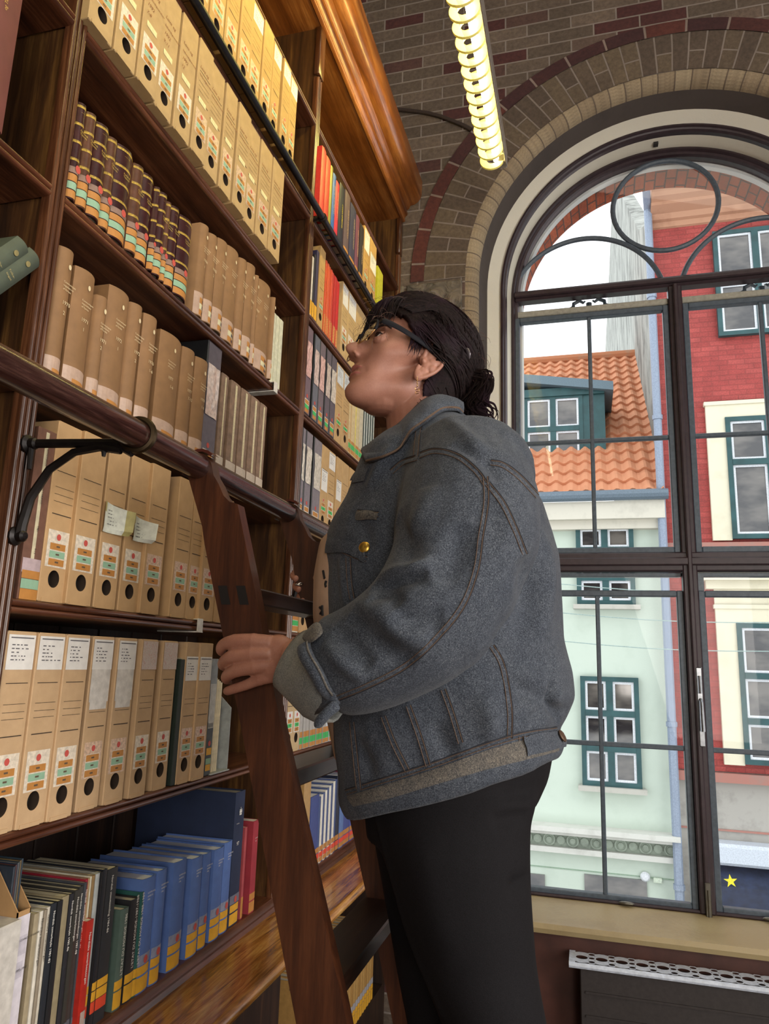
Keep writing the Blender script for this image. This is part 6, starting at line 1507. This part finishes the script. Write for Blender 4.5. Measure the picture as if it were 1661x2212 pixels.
far = hand(1.668, 1,
  [[(705,1225,.024,.013),(672,1228,.024,.0115),(646,1234,.012,.0105),(635,1243,-.008,.0102),(640,1250,-.024,.009)],
   [(707,1245,.024,.013),(676,1250,.024,.0115),(650,1257,.012,.0105),(640,1266,-.008,.0102),(646,1273,-.024,.009)],
   [(709,1265,.024,.0125),(682,1272,.022,.011),(657,1280,.010,.0098),(648,1290,-.008,.0095),(656,1297,-.022,.0085)],
   [(711,1282,.02,.0115),(690,1290,.018,.0095),(668,1300,.008,.0085),(658,1308,-.008,.008),(666,1312,-.026,.007)]],
  [(715,1238,.02,.028,(1.1,.6,.9)),(717,1268,.02,.028,(1.1,.6,.9)),(735,1255,.02,.030,(1.1,.7,1))],
  [(725,1240,.0,.014),(708,1238,-.026,.012),(692,1242,-.040,.0105),(684,1248,-.044,.0095)],
  [(730,1255,.02,.028),(760,1270,.026,.028),(800,1288,.030,.032)])
for m_ in (near, far): bmj.from_mesh(m_)
# covered trunk, arms and legs inside the clothes
ib = MB(); loft(ib, [body_ring(f, b, hw, ex=2.1) for f, b, hw in [((850,960),(960,935),.06),((820,1010),(1040,1000),.14),((790,1080),(1090,1080),.15),((770,1200),(1110,1200),.15),((780,1350),(1110,1350),.15),((800,1500),(1120,1480),.16),((830,1640),(1130,1600),.16)]])
blob_tube(ib, [Vector(P3(990,1030,1.23)), Vector(P3(965,1330,1.11)), Vector(P3(740,1440,1.13))], [.05,.042,.032], 14)
blob_tube(ib, [Vector(P3(960,1040,1.48)), Vector(P3(860,1240,1.65)), Vector(P3(770,1275,1.695))], [.05,.04,.032], 14)
blob_tube(ib, [Vector(P3(975,1640,1.29)), Vector(P3(1010,1950,1.27)), Vector(P3(1070,2250,1.28)), Vector(P3(1095,2600,1.285))], [.075,.07,.055,.04], 14)
blob_tube(ib, [Vector(P3(960,1640,1.44)), Vector(P3(970,1950,1.46)), Vector(P3(990,2250,1.46)), Vector(P3(995,2540,1.46))], [.075,.065,.055,.04], 14)
bmj.from_mesh(remesh(ib, .012, 2, 'trunk'))
bme = bpy.data.meshes.new('body'); bmj.to_mesh(bme); bmj.free()
BODY = adopt(bme, 'body', [skin.m])
# lips
lp = NT('lip_skin'); lp.b.inputs['Base Color'].default_value = rgb('a3605a'); lp.setb(Roughness=.4)
m_ = MB()
def lip(zc, x0_, h_, nz):
    rows = []
    for i in range(17):
        y_ = -.023+.046*i/16; f = 1-(abs(y_)/.024)**2; row = []
        for j in range(5):
            z_ = zc+h_*(j/4-.5)*max(f, .05)*2*.5; p = HM @ Vector((.2, y_, z_)); h_hit = bh.ray_cast(p, -fw)
            row.append(h_hit[0]+fw*.0006 if h_hit[0] is not None else None)
        rows.append(row)
    for i in range(16):
        for j in range(4):
            q = (rows[i][j], rows[i+1][j], rows[i+1][j+1], rows[i][j+1])
            if all(x is not None for x in q): m_.quad(*q)
lip(-.0545, 0, .0085, 0); lip(-.0655, 0, .0085, 0)
padd(m_, 'lips', [lp.m], PERSON, 180)
# eyes, lashes and brows
def on_face(x, y, z, lift=.0006):
    p = HM @ Vector((.2, y, z)); h = bh.ray_cast(p, -fw); return h[0]+fw*lift if h[0] is not None else HM @ Vector((.085, y, z))
for s_ in (1, -1):
    ec = Vector((.0738, s_*.031, .0040)); m_ = MB()
    m_.sphere(tuple(HM @ (ec+Vector((.0005,0,0)))), .0122, 20, 14); E = padd(m_, 'eye', [plain('c9bcb4', .15, .02)], PERSON, 180)
    m_ = MB(); ax = (fw*.97+up_*.12+Rh @ Vector((0,s_*.12,0))).normalized(); c_ = HM @ (ec+Vector((.0005,0,0)))
    m_.lathe([(.0058, .0109), (.0040, .0119), (.0, .01235)], c_, ax, 20); padd(m_, 'iris', [plain('2c2420', .1, .1)], E, 60)
    up_l, lo_l = MB(), MB()
    rows = []
    for a in range(13):       # upper and lower lid shells
        az = -1.25+2.5*a/12; rows.append(az)
    for nm, e0, e1, tgt in (('upper', .40, 1.5, up_l), ('lower', -.42, -1.5, lo_l)):
        k = 0; G = []
        for az in rows:
            edge = e0*math.cos(az*.95)**.8 if nm == 'upper' else e0*math.cos(az*.95)**.8
            G.append([HM @ (ec+Vector((math.cos(az)*math.cos(el), math.sin(az)*math.cos(el), math.sin(el)))*.0136) for el in [edge+(e1-edge)*t_/6 for t_ in range(7)]])
        for i in range(12):
            for j in range(6): tgt.quad(G[i][j], G[i+1][j], G[i+1][j+1], G[i][j+1])
        if nm == 'upper':
            la = MB(); la.tube([g[0] for g in G], .0009, 6); 
            for g in G[1:-1:1]: la.tube([g[0], g[0]+fw*.005+up_*.002, g[0]+fw*.008+up_*.005], [.0004,.0003,.0001], 4)
            padd(la, 'eyelashes', [plain('241a18', .6)], PERSON, 60)
    for q in (up_l, lo_l):
        o = padd(q, 'eyelid', [skin.m], PERSON, 180)
    bw = MB(); P_ = [on_face(0, s_*y, z, .0012) for y, z in ((.012,.023),(.020,.0265),(.030,.029),(.040,.028),(.048,.023))]; bw.tube(catmull(P_, 4), [.0012]+[.0024]*15+[.0008], 6); padd(bw, 'eyebrow', [plain('3a2a26', .8, .2, scale=900)], PERSON, 60)
# ---- glasses
GL = bpy.data.objects.new('glasses', None); COL.objects.link(GL); GL.parent = PERSON; GL.location = HM @ Vector((.095,0,.012))-PL; GL['label'] = 'round dark-topped glasses with clear lower rims'
def gadd(mb, name, mats, parent=None, smooth=60):
    mb.v = [tuple(Vector(p)-PL-GL.location) for p in mb.v]; o = mb.build(name, mats, None, smooth); o.parent = parent or GL; return o
black = plain('15141a', .6, .03); black.node_tree.nodes['Principled BSDF'].inputs['Specular IOR Level'].default_value = .2; gold_ = plain('b58a58', .3, .05, metal=.7)
for s_ in (1, -1):
    def lp_(a, r=1): return HM @ Vector((.1035-.006*abs(math.cos(a)) *0-.010*((.033+.026*r*math.cos(a))/.06)**2, s_*(.033+.0255*r*math.cos(a)), -.001+.0235*r*math.sin(a)+0))
    top = MB(); top.tube([lp_(a) for a in np.linspace(-.15, PI+.15, 24)], .0030, 8); gadd(top, 'upper_rim', [black])
    lo = MB(); lo.tube([lp_(a) for a in np.linspace(PI+.15, 2*PI-.15, 24)], .0010, 8); gadd(lo, 'lower_rim', [gold_])
    le = MB(); k = 0; le.v += [tuple(lp_(a, .98)) for a in np.linspace(0, 2*PI, 40, endpoint=False)]; le.face(range(40)); gadd(le, 'lens', [glassy('lens_glass', (.93,.93,.95,1), 1.5)], None, 0)
    ar = MB(); A = [HM @ Vector(p) for p in ((.092, s_*.0590, .013), (.088, s_*.0655, .0140), (.060, s_*.0745, .0140), (.020, s_*.0795, .013), (-.008, s_*.0790, .011), (-.020, s_*.077, .004), (-.028, s_*.075, -.008))]
    cm = catmull(A, 5); ar.tube(cm, np.interp(np.linspace(0,1,len(cm)), [0,.15,.5,1], [.0062,.0066,.0052,.0036]).tolist(), 8, flat=.4, up=tuple(up_)); gadd(ar, 'temple_arm', [black])
br = MB(); br.tube(catmull([HM @ Vector(p) for p in ((.1035,-.009,.003),(.1060,0,.007),(.1035,.009,.003))], 5), .0016, 8); gadd(br, 'bridge', [black])
# earring
m_ = MB(); q0 = L2W(-.001, .0785, -.044); P_ = [q0, q0+Vector((-.001,0,-.012)), q0+Vector((.001,0,-.020))]; m_.tube(P_, .0006, 6)
for i in range(3): m_.sphere(tuple(q0+Vector((0,0,-.008-.005*i))), .0014, 8, 6)
m_.tube(catmull([q0+Vector(p) for p in ((.001,0,-.020),(-.003,0,-.022),(-.004,0,-.026),(.003,0,-.025),(.003,0,-.029),(-.003,0,-.030),(-.002,0,-.034),(.003,0,-.033))], 4), .0007, 6)
padd(m_, 'earring', [plain('c9a06a', .25, .05, metal=.9)], PERSON, 60)
m_ = MB(); c_ = Vector(P3(646, 1262, 1.63)); m_.tube([c_+Vector((.0095*math.cos(a), .0095*math.sin(a), .002*math.cos(a))) for a in np.linspace(0, 2*PI, 16, endpoint=False)], .0016, 6, closed=True); padd(m_, 'finger_ring', [plain('c9c8cc', .2, .02, metal=1)], PERSON, 60)
# nails of the near hand and a small moth tattoo-like mark
m_ = MB()
for px, py in ((477,1398),(482,1436)): pass
# ---- hair
hx = MB(); HT, HV = 120, 49
def in_hair(x, y, z):
    ay = abs(y)
    if ay < .045 and x > .03: return z > .052-.25*ay*0
    line = np.interp(x, [-.12,-.085,-.055,-.030,-.018,-.012,.012,.022,.036,.045,.060,.075,.12], [-.060,-.078,-.082,-.060,-.030,.018,.024,.012,.020,.028,.040,.048,.05])
    return z > line
def hthick(th): return np.interp(th, np.array([-180,-140,-60,20,50,90,130,180])*PI/180, [.012,.012,.005,.010,.020,.024,.018,.012])
for i in range(HT):
    th = -PI+2*PI*(i+.5)/HT
    for j in range(HV): v_ = (-PI/2+PI*j/(HV-1))*.999; e = float(hthick(th)); hx.v.append(tuple(head_pt(th, v_, e)))
for i in range(HT):
    for j in range(HV-1):
        a = i*HV+j; b = ((i+1) % HT)*HV+j; c_ = (Vector(hx.v[a])+Vector(hx.v[b+1]))/2
        if in_hair(*c_): hx.face((a, a+1, b+1, b))
hx.v = [tuple(HM @ Vector(p)) for p in hx.v]
hair_m = NT('dark_hair'); v = hair_m.coords('Object', scale=(1,1,1)); n = hair_m.noise(v, 260, 3, .6); n2 = hair_m.noise(v, 14, 2)
hair_m.col(hair_m.mix(hair_m.ramp(n, [(.3, rgb('0c0809')), (.7, rgb('241817'))]), rgb('2c1826'), hair_m.ramp(n2, [(.5, (0,0,0,1)), (.7, (.6,.6,.6,1))]))); hair_m.setb(Roughness=.6); hair_m.b.inputs['Specular IOR Level'].default_value = .12; hair_m.bump(n, .5, .001)
HAIR = padd(hx, 'hair', [hair_m.m], PERSON, 180); s_ = HAIR.modifiers.new('thickness', 'SOLIDIFY'); s_.thickness = .007; s_.offset = -1
hv = [Vector(v.co)+PL for v in HAIR.data.vertices]; bhair = BVHTree.FromPolygons([tuple(p) for p in hv], [tuple(p.vertices) for p in HAIR.data.polygons])
rr_ = random.Random(11); KN = Vector((-.112, .0, -.035))
def lift_pt(p_loc, off):
    """push a head-frame point out to the hair surface"""
    c0 = Vector((-.005, 0, .01)); d = (p_loc-c0).normalized(); w = HM @ c0; dw = Rh @ d
    h = bhair.ray_cast(w, dw)
    if h[0] is not None: return h[0]+dw*off
    return HM @ (p_loc)+dw*off
locks = MB(); nl = 0
def lock(pts, r0, tgt, n=5, flat=.45):
    cm = catmull(pts, n); L = len(cm); tgt.tube(cm, [max(.0002, r0*(1-.75*abs(2*i/(L-1)-.8)**2)) for i in range(L)], 5, flat=flat)
for i in range(640):      # combed-back strands from the front hairline to the tie
    a = rr_.uniform(-1, 1); fwd = rr_.uniform(0, 1)
    y_s = a*.072; x_s = .030+.045*(1-abs(a))*fwd-.03*abs(a)**2; z_s = .045+.065*(1-abs(a)**2)+rr_.uniform(-.01,.01)
    if rr_.random() < .35: x_s = rr_.uniform(-.06, .05); z_s = .10-abs(a)*.05
    if abs(a) > .75: x_s, z_s = rr_.uniform(.0,.035), rr_.uniform(.02,.05)
    S_ = Vector((x_s, y_s, z_s)); E_ = KN+Vector((rr_.uniform(-.005,.02), rr_.uniform(-.02,.02), rr_.uniform(-.02,.03)))
    pts = []
    for t_ in (0, .18, .38, .58, .78, 1):
        p = S_.lerp(E_, t_)+Vector((0, math.copysign(.05, a or 1)*math.sin(PI*t_)*.8*abs(a)**.5, .055*math.sin(PI*t_)*(1-abs(a)*.8)-.008*math.sin(2*PI*t_)))
        pts.append(lift_pt(p, .0010+rr_.uniform(-.0006,.0032)) if t_ < .95 else HM @ E_)
    lock(pts, rr_.uniform(.0009, .0022), locks)
for i in range(110):      # nape hair swept up to the tie
    S_ = Vector((rr_.uniform(-.075,-.018), rr_.choice((-1,1))*rr_.uniform(.02,.066), rr_.uniform(-.08,-.02))); E_ = KN+Vector((.01,0,-.005))
    pts = [lift_pt(S_.lerp(E_, t_), .001+rr_.uniform(0,.0015)) if t_ < .9 else HM @ E_ for t_ in (0,.3,.6,.9,1)]; lock(pts, rr_.uniform(.0008,.0016), locks)
for i in range(330):      # crown layer combed down over both sides
    s__ = rr_.choice((-1, 1)); xs = rr_.uniform(-.075, .062); S_ = Vector((xs+.01, s__*rr_.uniform(0,.02), .13)); E_ = Vector((xs-rr_.uniform(.02,.06), s__*.085, rr_.uniform(.015,.06)))
    pts = [lift_pt(S_.lerp(E_, t_)+Vector((-.006*math.sin(PI*t_), s__*.03*math.sin(PI*t_), .03*math.sin(PI*t_))), .0012+rr_.uniform(0,.003)) for t_ in (0,.25,.5,.75,1)]; lock(pts, rr_.uniform(.0010, .0024), locks, n=4)
for i in range(220):      # front sweep from the hairline back over the temple
    a = rr_.uniform(-1, 1); S_ = Vector((.083-a*a*.034, a*.064, .060-abs(a)*.012)); E_ = Vector((rr_.uniform(-.05,.0), math.copysign(.07, a)+a*.004, rr_.uniform(.03,.09)))
    pts = [lift_pt(S_.lerp(E_, t_)+Vector((0, math.copysign(.01, a)*math.sin(PI*t_), .03*math.sin(PI*t_))), .0012+rr_.uniform(0,.003)+.003*math.sin(PI*t_)) for t_ in (0,.25,.5,.75,1)]; lock(pts, rr_.uniform(.0010, .0024), locks, n=4)
for i in range(260):       # fringe falling over the forehead
    y_ = rr_.uniform(-.058, .058); x0 = .055-abs(y_)*.4
    S_ = Vector((x0-.01, y_*.8, .108-abs(y_)*.3)); zE = rr_.uniform(.016, .044)
    xE = .0985-abs(y_)**2*9+rr_.uniform(0,.006); pts = [lift_pt(S_, .003)]+[HM @ p for p in (Vector((x0+.032, y_, .108-abs(y_)*.3)), Vector((xE+.006, y_+rr_.uniform(-.004,.004), .075)), Vector((xE+rr_.uniform(-.002,.006), y_+rr_.uniform(-.010,.010), zE)))]
    lock(pts, rr_.uniform(.0010, .0024), locks, flat=.35)
for i in range(80):       # sideburn wisps before the ear
    s__ = rr_.choice((-1, 1)); S_ = Vector((rr_.uniform(.012,.045), s__*.070, .040)); E_ = Vector((rr_.uniform(.010,.036), s__*.0705, rr_.uniform(-.020,.010)))
    lock([HM @ S_, HM @ (S_.lerp(E_, .5)+Vector((.002, s__*.003, 0))), HM @ E_], rr_.uniform(.0008,.0016), locks)
for i in range(120):       # tied tail: curls down behind the collar
    o3 = Vector((rr_.gauss(0,.010), rr_.gauss(0,.012), rr_.gauss(0,.010)))
    base_ = [P3(1022,815,Y0), P3(1046,822,Y0), P3(1040,850,Y0), P3(1022,872,Y0), P3(1030,890,Y0), P3(1050,898,Y0), P3(1058,915,Y0), P3(1042,928,Y0)]
    pts = [Vector(p)+o3*(.55+.5*math.sin(i_/7*PI))+Vector((rr_.gauss(0,.0015),0,rr_.gauss(0,.0015))) for i_, p in enumerate(base_)]
    lock(pts[:rr_.randint(5,8)], rr_.uniform(.0014,.0032), locks, flat=.5)
LK = padd(locks, 'hair_locks', [hair_m.m], HAIR, 60); LK['kind'] = 'stuff'
fly = MB()
for i in range(190):      # flyaway hairs, a lighter brown than the locks
    th = rr_.uniform(-.1, PI*1.02); v_ = rr_.uniform(-.9, .9); S_ = HM @ head_pt(th if th < PI else th-2*PI, v_, float(hthick(th))-.002); d = (S_-(HM @ Vector((0,0,0)))).normalized(); t_ = d.cross(Vector((rr_.uniform(-1,1), rr_.uniform(-1,1), rr_.uniform(-1,1)))).normalized()
    L = rr_.uniform(.008, .030); fly.tube(catmull([S_, S_+d*L*.4+t_*L*.3, S_+d*L*.7+t_*L*.9, S_+d*L*.55+t_*L*1.5], 4), .00028, 4)
FL = padd(fly, 'flyaway_hairs', [plain('5a3f38', .4)], HAIR, 60); FL['kind'] = 'stuff'
m_ = MB(); m_.tube(catmull([P3(1006,752,Y0-.055), P3(1012,762,Y0-.060), P3(1014,775,Y0-.058)], 4), [.001,.0035,.0045,.0045,.0045,.0045,.0035,.003,.001], 8, flat=.5); padd(m_, 'hair_clip', [plain('8c8890', .25, .05, metal=.6)], PERSON, 60)
# ================================================================ LIGHT
W = bpy.data.worlds.new('overcast_sky'); SC.world = W; W.use_nodes = True
nt = W.node_tree; bg = nt.nodes['Background']
sky = nt.nodes.new('ShaderNodeTexSky'); sky.sky_type = 'HOSEK_WILKIE'; sky.turbidity = 8; sky.sun_direction = Vector((.5,-.5,.7)).normalized()
mixn = nt.nodes.new('ShaderNodeMix'); mixn.data_type = 'RGBA'; mixn.inputs[0].default_value = .88; nt.links.new(sky.outputs[0], mixn.inputs[6]); mixn.inputs[7].default_value = (.93,.97,1.0,1)
nt.links.new(mixn.outputs[2], bg.inputs[0]); bg.inputs[1].default_value = 2.3
def area(name, loc, aim, sx, sy, power, col):
    l = bpy.data.lights.new(name, 'AREA'); l.shape = 'RECTANGLE'; l.size = sx; l.size_y = sy; l.energy = power; l.color = col
    o = bpy.data.objects.new(name, l); COL.objects.link(o); o.location = loc
    o.rotation_euler = (Vector(aim)-Vector(loc)).to_track_quat('-Z', 'Y').to_euler(); return o
area('side_window_fill', (3.38, -.1, .35), (-1, .9, -.1), 2.2, 2.4, 150, (1.0, .93, .86))  # added fill light standing in for unseen windows on the right
area('back_fill_light', (1.2, -3.4, .3), (-.3, 2, -.1), 2.0, 2.4, 125, (1.0, .92, .84))  # added fill light behind the camera; the back wall has no window
sl_ = area('strip_lamp_light', (LX-.03, .92, LZ-.01), (LX-1.2, .92, LZ-.45), .08, 4.1, 33, (1.0, .78, .17)); sl_.data.spread = 2.3
zv = Vector((1.2, 0, .44)).normalized(); yv = Vector((0, 1, 0)); xv = yv.cross(zv)
sl_.matrix_world = Matrix.Translation((LX-.03, .92, LZ-.01)) @ Matrix((xv, yv, zv)).transposed().to_4x4()
area('overhead_fill_light', (1.6, .6, 4.9), (.6, .8, -1.6), 1.2, 4.5, 60, (1.0, .90, .76))  # added fill from overhead to brighten the ledge; no lamp hangs there
SC.view_settings.view_transform = 'Standard'; SC.view_settings.look = 'None'; SC.view_settings.gamma = 1; SC.view_settings.exposure = 0
SC.view_settings.use_curve_mapping = False
SC.cycles.max_bounces = 6; SC.cycles.diffuse_bounces = 3; SC.cycles.use_denoising = True
